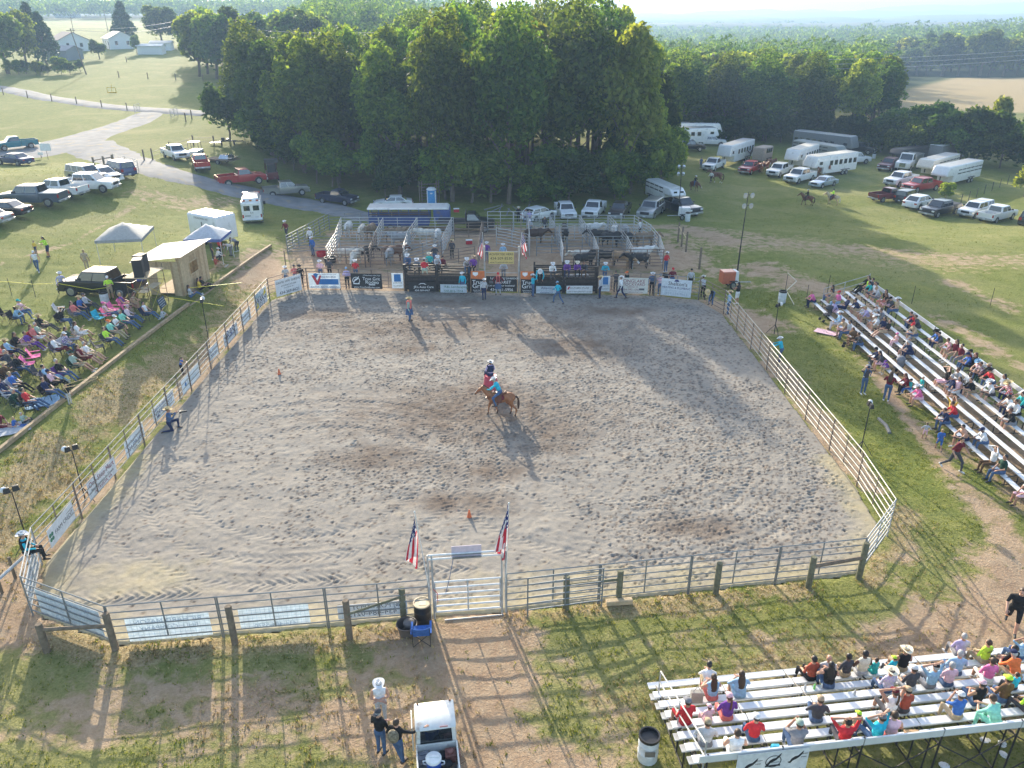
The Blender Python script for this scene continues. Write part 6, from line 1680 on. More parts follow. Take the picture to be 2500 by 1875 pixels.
 run(R4,65.5,R4+.4,70,1,GALV,'the outer corner facing the light tower');run(R4+.4,70,R4+.2,74.2,1,GALV,'the outer side by the light tower');run(R4+.2,74.2,R4-.6,79,2,GALV,'the slanting outer side of the steer pens')
 run(R0,69.5,R0,79,3,GALV,'the lane side of the steer pens')
 # loading chute and portable toilet under the trees
 p=P(1548,215,'I');r=root('loading_chute',p,.1,'tall rusty loading chute frame behind the portable toilet','chute')
 for x in(-1.15,-.85,1.0,1.3):
  ob('upright',MB().box((x,0,1.5),(.1,.1,3.2)).mesh('upright',[RUSTY]),r)
 for k in range(7):ob('bar',MB().box((.1,.1,.4+k*.38),(2.2,.06,.08)).mesh('bar',[RUSTY]),r)
 p=P(1572,222,'I');r=root('portable_toilet',p,.05,'bright blue portable toilet with white roof at the wood','toilet')
 bl=mat('toilet_blue',(.05,.22,.52),.45);wh=mat('toilet_white',(.7,.72,.74),.5)
 ob('cabin',MB().box((0,0,1.05),(1.15,1.15,2.1),top=(.97,.97)).mesh('cabin',[bl],bevel=.03),r)
 ob('door',MB().box((0,-.585,1.03),(.84,.04,1.9)).mesh('door',[mat('toilet_door',(.08,.30,.62),.45)],bevel=.02),r)
 ob('door_frame',MB().box((-.5,-.59,1.05),(.12,.05,2.0)).box((.5,-.59,1.05),(.12,.05,2.0)).mesh('door_frame',[wh]),r)
 ob('roof',MB().lathe([(.62,2.1),(.6,2.2),(.4,2.36),(.05,2.42)],16).mesh('roof',[wh],True),r)
 ob('door_sign',MB().ell((0,-.61,1.75),(.16,.01,.09),12,5).mesh('door_sign',[wh]),r)
# ---------------------------------------------------------------- bleachers
ALU=mat('aluminium_plank',(.74,.75,.76),.42,.2,var=.08,scale=2,bump=.1)
ALUF=mat('aluminium_foot',(.52,.52,.52),.5,.2,var=.18,scale=3)
STEEL=mat('bleacher_frame',(.045,.042,.04),.6,.4)
BL={}
def bleacher(key,o,along,back,length,rows,sec,label,rise=.2,run=.56,seat=.43):
 al=Vector((*along,0)).normalized();bk=Vector((*back,0)).normalized()
 g=float(T(o.x,o.y));o=Vector((o.x,o.y,g))
 BL[key]=(o,al,bk,rows,rise,run,seat,length)
 r=root('bleacher',o,0,label,'bleacher')
 M=Matrix((al,bk,Vector((0,0,1)))).transposed().to_4x4()
 def L_(x,y,z):return M@Vector((x,y,z))
 n=int(round(length/sec));sl=length/n
 ps=MB().box((sl/2-.01,0,-.02),(sl-.03,.25,.045),M=M).mesh('seat_plank',[ALU],bevel=.008)
 pf=MB().box((sl/2-.01,0,-.02),(sl-.03,.25,.04),M=M).mesh('foot_plank',[ALUF],bevel=.008)
 rl=MB().box((sl/2,0,0),(sl-.03,.05,.24),M=M).mesh('back_rail',[ALU],bevel=.008)
 for i in range(n):
  for k in range(rows):
   ob('seat_plank',ps,r,loc=L_(i*sl,k*run,seat+k*rise))
   if k:ob('foot_plank',pf,r,loc=L_(i*sl,k*run-.29,seat+k*rise-.40))
  ob('back_rail',rl,r,loc=L_(i*sl,(rows-1)*run+.36,seat+(rows-1)*rise+.42))
 fm=MB()
 top=seat+(rows-1)*rise
 fm.tube(L_(0,-.1,.05),L_(0,(rows-1)*run+.3,.05),.025,n=5)
 fm.tube(L_(0,-.1,seat-.06),L_(0,(rows-1)*run+.3,top-.06),.028,n=5)
 for k in range(rows):
  fm.tube(L_(0,k*run,0),L_(0,k*run,seat+k*rise-.03),.024,n=5)
  if k:fm.tube(L_(0,k*run-.42,seat+k*rise-.44),L_(0,k*run+.05,seat+k*rise-.44),.022,n=5)
 fm.tube(L_(0,(rows-1)*run+.34,0),L_(0,(rows-1)*run+.34,top+.55),.03,n=5)
 fm.tube(L_(0,run*1.2,.05),L_(0,(rows-1)*run,top-.2),.02,n=5)
 fmm=fm.mesh('frame',[STEEL])
 br=MB().tube(L_(0,(rows-1)*run+.3,.15),L_(sl,(rows-1)*run+.3,top-.1),.02,n=5).tube(L_(sl,(rows-1)*run+.3,.15),L_(0,(rows-1)*run+.3,top-.1),.02,n=5).mesh('cross_brace',[STEEL])
 for i in range(n+1):ob('frame',fmm,r,loc=L_(min(max(i*sl,.25),length-.25),0,0))
 for i in range(0,n):ob('cross_brace',br,r,loc=L_(i*sl,0,0))
 for x in(.18,):
  for hz in(.55,1.0):
   ob('guard_rail',MB().path([L_(x,run*.9,seat+rise+hz-.1),L_(x,(rows-1)*run+.3,top+hz-.1)],.024,6).mesh('guard_rail',[GALV],True),r)
  for y in(run*.9,run*(rows/2),(rows-1)*run+.3):ob('guard_post',MB().tube(L_(x,y,seat+y/run*rise-.3),L_(x,y,seat+y/run*rise+.9),.024).mesh('guard_post',[GALV],True),r)
 return r
def seat_at(key,x,y,r,hh=.12):
 """the seat of the bleacher under a surveyed point"""
 o,al,bk,rows,rise,run,seat,length=BL[key]
 best=None
 for k in range(rows):
  q=P(x,y,r,z=o.z+seat+k*rise+hh)
  d=abs((q-o).dot(bk)-k*run)
  if best is None or d<best[0]:best=(d,k,(q-o).dot(al))
 _,k,s=best
 return o+al*s+bk*(k*run+.02)+Vector((0,0,seat+k*rise)),k
def build_bleachers():
 a,b=P(1988,735,z=.85),P(2500,1201,z=.85)
 d=(b-a).normalized()
 bleacher('long',a,(d.x,d.y),(-d.y,d.x)if-d.y>0 else(d.y,-d.x),(b-a).length+3.5,7,4.5,'long aluminium bleacher with seven rows facing the arena from the grass')
 a,b=P(1582,1674,z=.43),P(2500,1583,z=.43)
 d=(b-a).normalized()
 bleacher('near',a,(d.x,d.y),(d.y,-d.x),(b-a).length+3,8,2.3,'near aluminium bleacher with a bull rider banner on its back')
 # banner on the back of the near bleacher
 o,al,bk,rows,rise,run,seat,length=BL['near']
 c0=o+bk*((rows-1)*run+.42)+Vector((0,0,seat+(rows-1)*rise+.5))
 r=ob('banner',MB().box((0,0,-.75),(2.0,.012,1.5)).mesh('banner',[BOARD['white']],bevel=.003),None,None,c0+al*2.05,math.atan2(al.y,al.x))
 tag(r,'white True Grit Rodeo banner with black bull rider shapes on the near bleacher','banner')
 for k,(x,z,big)in enumerate(((-.62,-.4,0),(.02,-.3,1),(.64,-.3,0),(-.6,-1.0,1),(.02,-1.05,0),(.64,-.95,1))):
  ob('emblem',bull(x,z,.42).mesh('emblem',[INK['black']]),r)
  if big:ob('badge',ringm(x,z-.08,.2,.225).mesh('badge',[INK['black']]),r);ob('scroll',bx(x,z-.24,.42,.05).mesh('scroll',[INK['black']]),r)
  text(r,'TRUE GRIT' if not big else 'TRUE GRIT RODEO',x+(.22 if not big else 0),z+(.1 if not big else-.12),.22 if not big else .36,INK['grey'],shear=.2)
  if not big:text(r,'RODEO',x+.22,z-.02,.16,INK['grey'],shear=.2)
# ---------------------------------------------------------------- chairs, drums, lamps and the rest
def camp_chair(loc,rz,color,label,group='folding camp chairs on the bank',frame=None,s=1.):
 r=root('camp_chair',loc,rz,label,'chair',group);r.scale=(s,s,s)
 k=('chair',)
 if k not in MCACHE:
  M_=cloth('navy');F_=mat('chair_tube',(.03,.03,.032),.5,.3)
  d={}
  d['seat']=MB().add([(-.27,-.2,.42),(.27,-.2,.42),(.27,.26,.46),(-.27,.26,.46),(0,.02,.385),(-.27,-.2,.405),(.27,-.2,.405),(.27,.26,.445),(-.27,.26,.445),(0,.02,.37)],
 [(0,1,4),(1,2,4),(2,3,4),(3,0,4),(6,5,9),(7,6,9),(8,7,9),(5,8,9),(0,5,6,1),(1,6,7,2),(2,7,8,3),(3,8,5,0)]).mesh('seat',[M_])
  d['backrest']=MB().add([(-.27,-.2,.44),(.27,-.2,.44),(.30,-.40,.95),(.12,-.43,.90),(-.12,-.43,.90),(-.30,-.40,.95),(-.27,-.22,.44),(.27,-.22,.44),(.30,-.42,.95),(.12,-.45,.90),(-.12,-.45,.90),(-.30,-.42,.95)],
 [(0,1,2,3,4,5),(11,10,9,8,7,6)]+[(i,6+i,6+(i+1)%6,(i+1)%6)for i in range(6)]).mesh('backrest',[M_])
  for i,(sx,sy)in enumerate(((-1,-1),(1,-1),(1,1),(-1,1))):
   d['leg',i]=MB().tube((sx*.30,sy*.27,0),(-sx*.24 if sy<0 else sx*.28,sy*.18,.44),.012,n=5).tube((sx*.29,sy*.25,.02),(sx*.29,-.38 if sy<0 else .25,.93 if sy<0 else .62),.012,n=5).mesh('leg',[F_])
  for sx in(-1,1):d['arm',sx]=MB().box((sx*.31,-.03,.63),(.07,.58,.025)).mesh('armrest',[M_])
  MCACHE[k]=d
 c=cloth(color)
 for kk,me in MCACHE[k].items():
  nm=kk if isinstance(kk,str)else{'leg':'leg','arm':'armrest'}[kk[0]]
  ob(nm,me,r,[c]if nm!='leg' else None)
 return r
def drum(loc,c,label,h=.9,rad=.29,open_=True,m=None):
 m=m or mat('drum_white',(.66,.68,.70),.5,dirt=((.35,.3,.25),3,.62))
 r=root('trash_drum',loc,0,label,'drum')
 ob('body',MB().lathe([(rad*.96,0),(rad,.03),(rad,h*.33),(rad*1.03,h*.35),(rad,h*.37),(rad,h*.66),(rad*1.03,h*.68),(rad,h*.7),(rad,h-.02),(rad*1.02,h),(rad*.95,h),(rad*.93,h*.75)],20).mesh('body',[m],True),r)
 if open_:ob('liner',MB().lathe([(rad*1.045,h-.09),(rad*1.05,h+.012),(rad*.9,h+.01),(rad*.84,h*.72),(.02,h*.7)],20).mesh('liner',[mat('bin_liner',(.02,.02,.022),.35)],True),r)
 return r
def lamp_stand(foot,h,label,group='lamp stands around the arena'):
 r=root('lamp_stand',foot,random.uniform(0,6),label,'lamp',group)
 pm=mat('stand_pole',(.03,.03,.03),.5,.4)
 ob('pole',MB().tube((0,0,0),(0,0,h),.03,.022,7).tube((0,0,h*.5),(0,0,h*.52),.045,n=7).mesh('pole',[pm],True),r)
 for k in range(3):
  a=k*2.094;ob('leg',MB().tube((0,0,.7),(math.cos(a)*.55,math.sin(a)*.55,.0),.016).mesh('leg',[pm]),r)
 for s in(-1,1):
  lampo=ob('lamp_head',MB().box((s*.16,0,h+.1),(.26,.2,.22),top=(.8,.6)).mesh('lamp_head',[pm],bevel=.02),r)
  if s>0:ob('cloth_cover',MB().ell((s*.24,-.06,h+.12),(.15,.12,.13),8,6).mesh('cloth_cover',[cloth('white')],True),lampo)
 return r
def light_tower(foot,h,label,body_c,yaw,lamps=4):
 r=root('light_tower',foot,yaw,label,'light tower');r.scale=(.8,.8,1)
 bm_=mat('tower_'+body_c,dict(orange=(.48,.13,.07),red=(.62,.62,.64))[body_c],.4,coat=.3)
 w=mat('tower_white',(.7,.7,.7),.45);k=mat('stand_pole')
 ob('generator_box',MB().box((-.55,0,.95),(1.3,1.15,1.0)).mesh('generator_box',[bm_],bevel=.08),r)
 ob('end_cover',MB().box((.28,0,.95),(.4,1.1,.95),top=(.75,.95)).mesh('end_cover',[w],bevel=.06),r)
 for s in(-1,1):
  o=ob('wheel',wheel_meshes(.32,.2)[0],r,loc=(-.1,s*.62,.32));o.rotation_euler=(0,0,R(90));ob('rim',wheel_meshes(.32,.2)[1],o)
  ob('mudguard',MB().box((-.1,s*.62,.68),(.8,.24,.05)).mesh('mudguard',[k]),r)
 ob('drawbar',MB().tube((.4,0,.45),(2.0,0,.40),.045).mesh('drawbar',[GALV]),r)
 ob('mast',MB().tube((.45,0,.5),(.45,0,h*.45),.075,n=8).tube((.45,0,h*.42),(.5,0,h*.75),.055,n=8).tube((.5,0,h*.72),(.55,0,h),.04,n=8).mesh('mast',[k],True),r)
 for i in range(lamps):
  x,z=((-.35,0),(.35,0),(-.35,-.8),(.35,-.8))[i]
  l=ob('floodlight',MB().lathe([(.05,0),(.2,.12),(.22,.17),(.2,.19),(.02,.15)],16,0,Matrix.Translation((.55+x,-.05,h-.2+z))@Matrix.Rotation(R(100),4,'X')).mesh('floodlight',[mat('reflector',(.62,.66,.70),.15,.6)],True),r)
 ob('lamp_bar',MB().tube((.1,0,h-.2),(1.0,0,h-.2),.03).tube((.1,0,h-1.0),(1.0,0,h-1.0),.03).mesh('lamp_bar',[k]),r)
 return r
def canopy(c,rz,w,d,h,color,label,trim=None):
 r=root('canopy_tent',c,rz,label,'tent')
 m=mat('canopy_'+color,dict(grey=(.44,.45,.47),blue=(.60,.64,.72))[color],.7,trans=.35)
 n=8;vs=[];fs=[]
 for j in range(n+1):
  for i in range(n+1):
   u,v=i/n*2-1,j/n*2-1
   e=max(abs(u),abs(v))
   vs.append((u*w/2,v*d/2,h+.95*(1-e)**.9-.06*math.sin(e*3.1)*(1-abs(abs(u)-abs(v)))))
 for j in range(n):
  for i in range(n):fs.append((j*(n+1)+i,j*(n+1)+i+1,(j+1)*(n+1)+i+1,(j+1)*(n+1)+i))
 ob('roof',MB().add(vs,fs).mesh('roof',[m],True),r)
 if color=='blue':m=mat('valance_blue',(.06,.11,.33),.7)
 for s in(-1,1):
  ob('valance',MB().box((0,s*d/2,h-.11),(w,.012,.24)).mesh('valance',[m]),r);ob('valance',MB().box((s*w/2,0,h-.11),(.012,d,.24)).mesh('valance',[m]),r)
  for t in(-1,1):ob('leg',MB().tube((s*(w/2-.06),t*(d/2-.06),0),(s*(w/2-.08),t*(d/2-.08),h),.022).mesh('leg',[mat('tent_leg',(.62,.62,.6),.4)]),r)
 return r
def build_booth():
 """announcer's booth with scaffold, speakers and the tents"""
 # booth: front wall along the timber line
 a,b=P(1565,1115,'B'),P(1775,965,'B')
 d=(b-a);d.z=0;Lf=d.length;d.normalize();nb=Vector((-d.y,d.x,0))
 g=max(a.z,b.z)-.1
 rz=math.atan2(d.y,d.x)
 r=root('announcer_booth',Vector((a.x,a.y,g)),rz,'raw timber announcer booth with a sheet metal roof and window hole','booth')
 L,D,H=Lf,2.6,2.7
 nbd=22
 wood2=mat('pine_board_dark',(.40,.29,.17),.85,var=.2,scale=5)
 def wall(x0,y0,x1,y1,n,holes):
  for k in range(n):
   t0,t1=k/n,(k+1)/n
   mx,my=x0+(x1-x0)*(t0+t1)/2,y0+(y1-y0)*(t0+t1)/2
   w_=math.hypot(x1-x0,y1-y0)/n-.012
   segs=[(0,H)]
   for h0,h1,z0,z1 in holes:
    if h0<(t0+t1)/2<h1:segs=[(0,z0),(z1,H)]
   for z0,z1 in segs:
    ob('plank',MB().box((mx,my+random.uniform(-.006,.006),(z0+z1)/2),(w_ if abs(x1-x0)>abs(y1-y0)else .025,.025 if abs(x1-x0)>abs(y1-y0)else w_,z1-z0)).mesh('plank',[random.choice((PINEW,PINEW,wood2))]),r)
 wall(0,0,L,0,20,[(.30,.62,1.35,2.2)])
 wall(L,.02,L,D,14,[]);wall(0,.02,0,D,14,[(.25,.7,0,2.1)])
 ob('window_frame',MB().box((L*.46,-.02,1.31),(L*.36,.06,.08)).box((L*.46,-.02,2.24),(L*.36,.06,.08)).box((L*.29,-.02,1.78),(.07,.06,1.0)).box((L*.63,-.02,1.78),(.07,.06,1.0)).mesh('window_frame',[PINEW]),r)
 ob('floor',MB().box((L/2,D/2,.25),(L-.1,D-.1,.08)).mesh('floor',[wood2]),r)
 # corrugated roof: sloping back
 vs,fs=[],[]
 n=60
 for i in range(n+1):
  x=-.5+(L+.9)*i/n;zz=.02*(i%2)
  vs+=[(x,-.45,H+.50+zz),(x,D+.9,H+.02+zz)]
 for i in range(n):fs.append((2*i,2*i+2,2*i+3,2*i+1))
 ob('roof',MB().add(vs,fs).mesh('roof',[mat('roof_sheet',(.58,.59,.60),.35,.6,var=.1)]),r)
 ob('rafter',MB().box((L/2,0,H+.2),(L+.1,.05,.38)).mesh('rafter',[PINEW]),r)
 # speaker platform on scaffold in front of the booth's near end
 s0=P(1370,1200,'B');gz=s0.z
 s=root('scaffold_tower',s0,rz,'steel scaffold with a plywood platform and yellow braces beside the booth','scaffold')
 for x in(-1.35,1.0):
  for y in(0,1.5):ob('upright',MB().tube((x,y,0),(x,y,2.9),.025).mesh('upright',[mat('scaffold_steel',(.14,.10,.07),.7,.2)]),s)
  for z in(.3,1.0,1.7,2.3):ob('rung',MB().tube((x,0,z),(x,1.5,z),.02).mesh('rung',[mat('scaffold_steel')]),s)
 ye=mat('brace_yellow',(.62,.48,.08),.5)
 for y in(0,1.5):
  ob('brace',MB().tube((-1.35,y,.3),(1.0,y,1.9),.016).mesh('brace',[ye]),s);ob('brace',MB().tube((1.0,y,.3),(-1.35,y,1.9),.016).mesh('brace',[ye]),s)
 ob('platform',MB().box((-.2,.75,2.5),(2.6,1.7,.06)).mesh('platform',[PINEW]),s)
 ob('shelf',MB().box((.2,.75,1.3),(2.2,.6,.05)).mesh('shelf',[mat('pine_pale',(.56,.46,.32),.8)]),s)
 R3=Matrix.Rotation(rz,3,'Z')
 for k,(x,y,a_)in enumerate(((-1.0,.6,.35),(.05,.95,-.1))):
  q=root('loudspeaker',s0+R3@Vector((x,y,2.53)),rz+a_,('black loudspeaker at the outer end of the scaffold platform','black loudspeaker nearest the booth roof on the platform')[k],'loudspeaker','loudspeakers on the scaffold')
  ob('cabinet',MB().box((0,0,.62),(.85,.62,1.22)).mesh('cabinet',[mat('speaker_black',(.015,.015,.016),.6)],bevel=.02),q)
  ob('grille',MB().box((0,-.316,.62),(.76,.012,1.1)).mesh('grille',[mat('speaker_grille',(.03,.03,.032),.8)]),q)
  ob('handle',MB().box((.43,0,.8),(.02,.2,.08)).mesh('handle',[TRIM]),q)
 canopy(P(1100,800,'B'),rz+.25,4.4,3.6,2.2,'grey','big grey canopy tent over the black pickup')
 canopy(P(1790,830,'B'),rz+.1,3.0,3.0,2.35,'blue','blue and white canopy tent against the booth')
 k=root('ice_chest',P(1200,1010,'B',z=2.1),rz,'blue ice chest with white lid standing on the pickup tailgate','cooler')
 k.location.z=float(T(k.location.x,k.location.y))+1.3
 ob('chest',MB().box((0,0,.25),(.5,.5,.5)).mesh('chest',[mat('chest_blue',(.03,.06,.3),.4)],bevel=.03),k);ob('lid',MB().box((0,0,.54),(.54,.54,.1)).mesh('lid',[cloth('white')],bevel=.03),k)
 q=P(1385,1215,'B')
 b_=ob('sign',MB().box((0,0,.42),(1.15,.03,.7)).mesh('sign',[mat('sign_navy',(.02,.05,.10),.5)],bevel=.01),None,None,q,rz+.1);b_.rotation_euler=(R(-12),0,rz+.1)
 tag(b_,'dark blue notice board with white writing leaning at the scaffold foot','sign')
 for z,w_,t in((.66,.9,'TRUE GRIT RODEO'),(.5,.95,'TICKETS AND PRIZES'),(.34,.9,'NO GLASS BOTTLES'),(.18,.6,'THANK YOU')):text(b_,t,0,z,w_,INK['white'],y=-.018)
 # timber along the bank
 t0,t1=P(-30,1128),P(662,602)
 n=9
 for k in range(n):
  a,b=t0.lerp(t1,k/n),t0.lerp(t1,(k+1)/n)
  a.z=float(T(a.x,a.y))+.12;b.z=float(T(b.x,b.y))+.12
  if 5<=k<=5:continue
  o=beam(a,b-(b-a).normalized()*.04,.10,'%s squared timber of the edging from the near end of the bank'%ORD[k],mat('edging_timber',(.34,.25,.15),.9,var=.25,scale=4),'edging_timber','timber',True,'timbers edging the seating bank')
 beam(t0.lerp(t1,5/n)+Vector((0,0,.12)),t0.lerp(t1,6/n)+Vector((0,0,.12)),.10,'edging timber running past the feet of the scaffold',mat('edging_timber'),'edging_timber','timber',True,'timbers edging the seating bank')
 # yellow tape on thin stakes
 yt=mat('tape_yellow',(.72,.62,.05),.5)
 st=[P(100,1105,'B'),P(300,1120,'B'),P(1090,1130,'B')]
 for k,p in enumerate(st):tag(ob('stake',MB().tube((0,0,-.2),(0,0,1.25),.018).mesh('stake',[TRIM]),None,None,p),('thin black stake nearest the photo edge holding yellow tape','thin black stake holding tape before the walking cowboy','thin black stake by the pickup wheel holding yellow tape')[k],'stake','stakes with yellow tape')
 def tape(pts,lab):tag(ob('barrier_tape',MB().path(pts,.022,4).mesh('barrier_tape',[yt]),None),lab,'tape')
 up=Vector((0,0,1.0))
 tape([P(-40,1110,'B')+up,st[0]+up,st[1]+up*.95,P(470,1115,'B')+up*.95],'yellow barrier tape across the grass behind the chairs')
 tape([P(520,1120,'B')+up,P(800,1150,'B')+up*.8,st[2]+up],'yellow barrier tape along the side of the black pickup')
 tape([P(1440,1215,'B')+up*.8,P(1900,1255,'B')+up*.5],'yellow tape from the scaffold to the arena fence, lower run')
 tape([P(1590,1125,'B')+up*.7,P(2060,1140,'B')+up*1.6-Vector((0,0,.3))],'yellow tape from the booth to the arena fence, upper run')
def build_sundries():
 drum(P(258,742),0,'white trash drum beside the black pickup wheel')
 drum(P(1908,738),0,'white trash drum between the fence corner and the long bleacher')
 drum(P(1825,345,'J'),0,'white trash drum by the wheel of the light trailer',1.0)
 drum(P(588,738,'L'),0,'white trash drum at the foot of the far wood')
 d=drum(P(1580,1850),0,'pale trash drum with black liner beside the near bleacher',.95,.30)
 ob('label_patch',MB().box((0,-.31,.5),(.3,.01,.2)).mesh('label_patch',[mat('patch_brown',(.2,.17,.14))]),d)
 k=drum(P(1358,430,'D'),0,'black steel drum with a pale lid against the white gate',.9,.30,False,mat('drum_black',(.018,.017,.018),.4,var=.3))
 ob('lid',MB().lathe([(.315,.88),(.315,.92),(.29,.925),(.28,.90),(.02,.905)],20).box((.02,0,.907),(.26,.26,.004),1).mesh('lid',[mat('lid_tan',(.55,.43,.27),.6),mat('lid_label',(.6,.5,.33),.6)],True),k)
 b=P(1225,520,'D')
 t=root('plastic_tub',b,0,'brown round tub standing beside the black drum','tub');tm=mat('tub_brown',(.14,.115,.10),.6)
 ob('wall',MB().lathe([(.28,0),(.36,.42),(.38,.44),(.345,.44),(.27,.06),(.01,.05)],22).mesh('wall',[tm],True),t)
 tag(ob('feed_bowl',MB().lathe([(.16,0),(.22,.18),(.2,.24),(.12,.28),(.02,.29)],16).mesh('feed_bowl',[mat('bowl_grey',(.13,.12,.12),.5)],True),None,None,b+Vector((.08,.05,.24))),'dark upturned bowl inside the brown tub','bowl')
 c=P(1350,590,'D')
 camp_chair(c,R(180+185),'blue','blue folding camp chair with its back to the camera by the black drum',None,s=1.05)
 lamp_stand(P(768,1480-1000+300,'S')if 0 else P(720,760,'S'),2.6,'lamp stand with white covers behind the One Stop Mart banner')
 lamp_stand(P(1790,1650,'B'),3.9,'tall lamp stand with white covers beside the booth tape')
 lamp_stand(P(1890,815),2.0,'lamp stand near the far end of the long bleacher fence');lamp_stand(P(2100,1105),2.6,'lamp stand with white cover between the fence and walking man')
 lamp_stand(P(75,1345),2.9,'lamp stand with a white box behind the sitting cowboy at the corner')
 light_tower(P(1785,702),7.6,'orange light tower trailer with four floodlights by the far fence corner','orange',R(8))
 light_tower(P(1770,330,'J'),6.2,'white light tower trailer before the black old pickup','red',R(175))
 # wooden posts and rails right of the pens
 for k,(x,y)in enumerate(((1745,520),(1775,560),(1812,605))):post(P(x,y,'J'),1.9,'%s grey post of the broken rail fence beyond the pens'%ORD[k],'posts of the broken rail fence',.09)
 beam(P(1745,520,'J')+Vector((0,0,1.5)),P(1812,605,'J')+Vector((0,0,1.2)),.05,'pale fallen rail of the broken fence beyond the pens',PINEW)
 post(P(1925,750,'J'),1.9,'lone grey post near the orange light tower',None,.1);post(P(345,780,'I'),1.9,'dark stake at the far end of the bank by the angled panel',None,.05)
 # lane fences and gate by the road
 for k,(x,y)in enumerate(((30,800),(235,828),(440,856),(650,882),(862,912),(1075,935))):post(P(x,y,'A'),1.4,'%s post of the wire fence along the farm lane'%ORD[k],'posts along the farm lane',.09,name='fence_post')
 for k,(x,y)in enumerate(((1570,1030),(1620,1005),(1810,1235),(1635,1230),(1440,1290),(1290,1350),(1220,1360))):post(P(x,y,'A'),1.5,'%s post of the pasture fence above the white pickup'%ORD[k],'posts of the pasture fence',.1,name='fence_post')
 wire=mat('fence_wire',(.12,.10,.08),.7)
 for z in(.5,.9,1.3):
  pass
 tag(ob('wire_fence',MB().path([P(1810,1235,'A')+Vector((0,0,1.2)),P(1635,1230,'A')+Vector((0,0,1.1)),P(1440,1290,'A')+Vector((0,0,1.0)),P(1290,1350,'A')+Vector((0,0,1.0))],.03,4).path([P(1810,1235,'A')+Vector((0,0,.6)),P(1635,1230,'A')+Vector((0,0,.6)),P(1290,1350,'A')+Vector((0,0,.5))],.03,4).mesh('wire_fence',[wire]),None),'sagging wires strung between the pasture fence posts','fence')
 for(x0,y0,x1,y1,lab,m)in((1140,960,1185,945,'white metal lane gate swung open on the farm side',GALV),(1445,1005,1505,985,'white metal lane gate swung open by the pasture',GALV),(970,1400,1175,1455,'grey pipe gate across the parking entrance',GALVD)):
  panel(P(x0,y0,'A'),P(x1,y1,'A'),m,lab,None,1.5,6,.3,.03,3,cat='gate',name='metal_gate')
 for k,(x,y)in enumerate(((800,1425),(885,1415),(960,1400))):post(P(x,y,'A'),1.4,'%s wooden post beside the grey pipe gate'%ORD[k],'posts of the parking entrance',.12)
 beam(P(800,1425,'A')+Vector((0,0,1.0)),P(960,1400,'A')+Vector((0,0,1.1)),.06,'wooden rail of the parking entrance fence')
 n=P(408,1345,'A');s=root('notice_board',n,.05,'white notice board on a stake at the road fork','sign')
 ob('stake',MB().tube((0,0,0),(0,0,1.9),.03).mesh('stake',[WOOD]),s);ob('board',MB().box((0,-.04,1.6),(1.4,.03,.95)).mesh('board',[mat('board_white',(.7,.72,.74),.5)]),s)
 s=root('mailbox',P(350,1335,'A'),0,'low white marker sign beside the notice board','sign');ob('board',MB().box((0,0,.6),(.7,.05,.35)).mesh('board',[cloth('white')]),s);ob('stake',MB().box((0,.02,.3),(.06,.06,.6)).mesh('stake',[WOOD]),s)
 # implements by the pasture fence
 q=root('hay_tedder',P(1925,1225,'A'),.3,'dark farm implement gleaming in the grass by the pasture fence','implement')
 ob('frame',MB().box((0,0,.6),(2.4,.2,.15)).box((0,0,.8),(.5,1.6,.2)).box((-.6,0,.9),(.5,.5,.4)).mesh('frame',[TRIM],bevel=.03),q);ob('sheet',MB().box((1.6,.2,.5),(1.4,1.0,.06)).box((-1.7,.2,.45),(1.5,1.0,.06)).mesh('sheet',[CHROME]),q);axle_wheels(q,.9,(0,),.3)
 q=root('utility_cart',P(1655,1320,'A'),0,'open roll cage utility cart parked between the white and red pickups','cart')
 ob('cage',MB().path([(-.7,-.6,.6),(-.7,-.5,1.9),(.7,-.5,1.9),(.7,-.6,.6)],.035).path([(-.7,.7,.9),(-.7,.5,1.9),(.7,.5,1.9),(.7,.7,.9)],.035).mesh('cage',[TRIM]),q);ob('roof',MB().box((0,0,1.93),(1.4,1.1,.05)).mesh('roof',[PAINT['white']]),q);ob('body',MB().box((0,0,.65),(1.4,2.4,.5)).mesh('body',[PAINT['white']],bevel=.08),q);axle_wheels(q,.7,(.8,-.8),.3)
 q=root('flat_trailer',P(1880,1380,'A'),R(70),'low flat trailer with bright sheet metal beside the red pickup','trailer')
 ob('deck',MB().box((0,0,.6),(2.0,4.4,.12)).mesh('deck',[WOOD]),q);ob('sheet_metal',MB().box((.2,-.6,.95),(1.5,1.6,.5),top=(.6,.8)).box((0,-1.8,.9),(1.7,.9,.06)).mesh('sheet_metal',[CHROME],bevel=.03),q);axle_wheels(q,.95,(0,),.33)
 q=root('skid_loader',P(1310,545,'N'),R(200),'dark red loader with raised arms under the trees behind the pickups','loader')
 ob('body',MB().box((0,0,.9),(1.5,2.2,.9)).mesh('body',[PAINT['maroon']],bevel=.05),q);ob('cab',MB().box((0,.1,1.8),(1.1,1.2,1.1)).mesh('cab',[TRIM],bevel=.04),q)
 for s_ in(-1,1):ob('arm',MB().path([(s_*.7,-1,1.5),(s_*.7,.2,2.6),(s_*.7,1.3,2.9)],.09,6).mesh('arm',[PAINT['maroon']]),q)
 ob('bucket',MB().box((0,1.5,2.95),(1.7,.7,.5)).mesh('bucket',[TRIM],bevel=.03),q);axle_wheels(q,.75,(.6,-.6),.42)
 tag(ob('swing_set',MB().path([(-.9,0,0),(-.9,0,1.1),(.9,0,1.1),(.9,0,0)],.05).path([(0,0,0),(.1,.2,1.7)],.05).path([(-.9,.3,.1),(.9,.3,.1)],.08).mesh('swing_set',[cloth('yellow')]),None,None,P(945,785,'A')),'yellow hay spear frame standing in the meadow','implement')
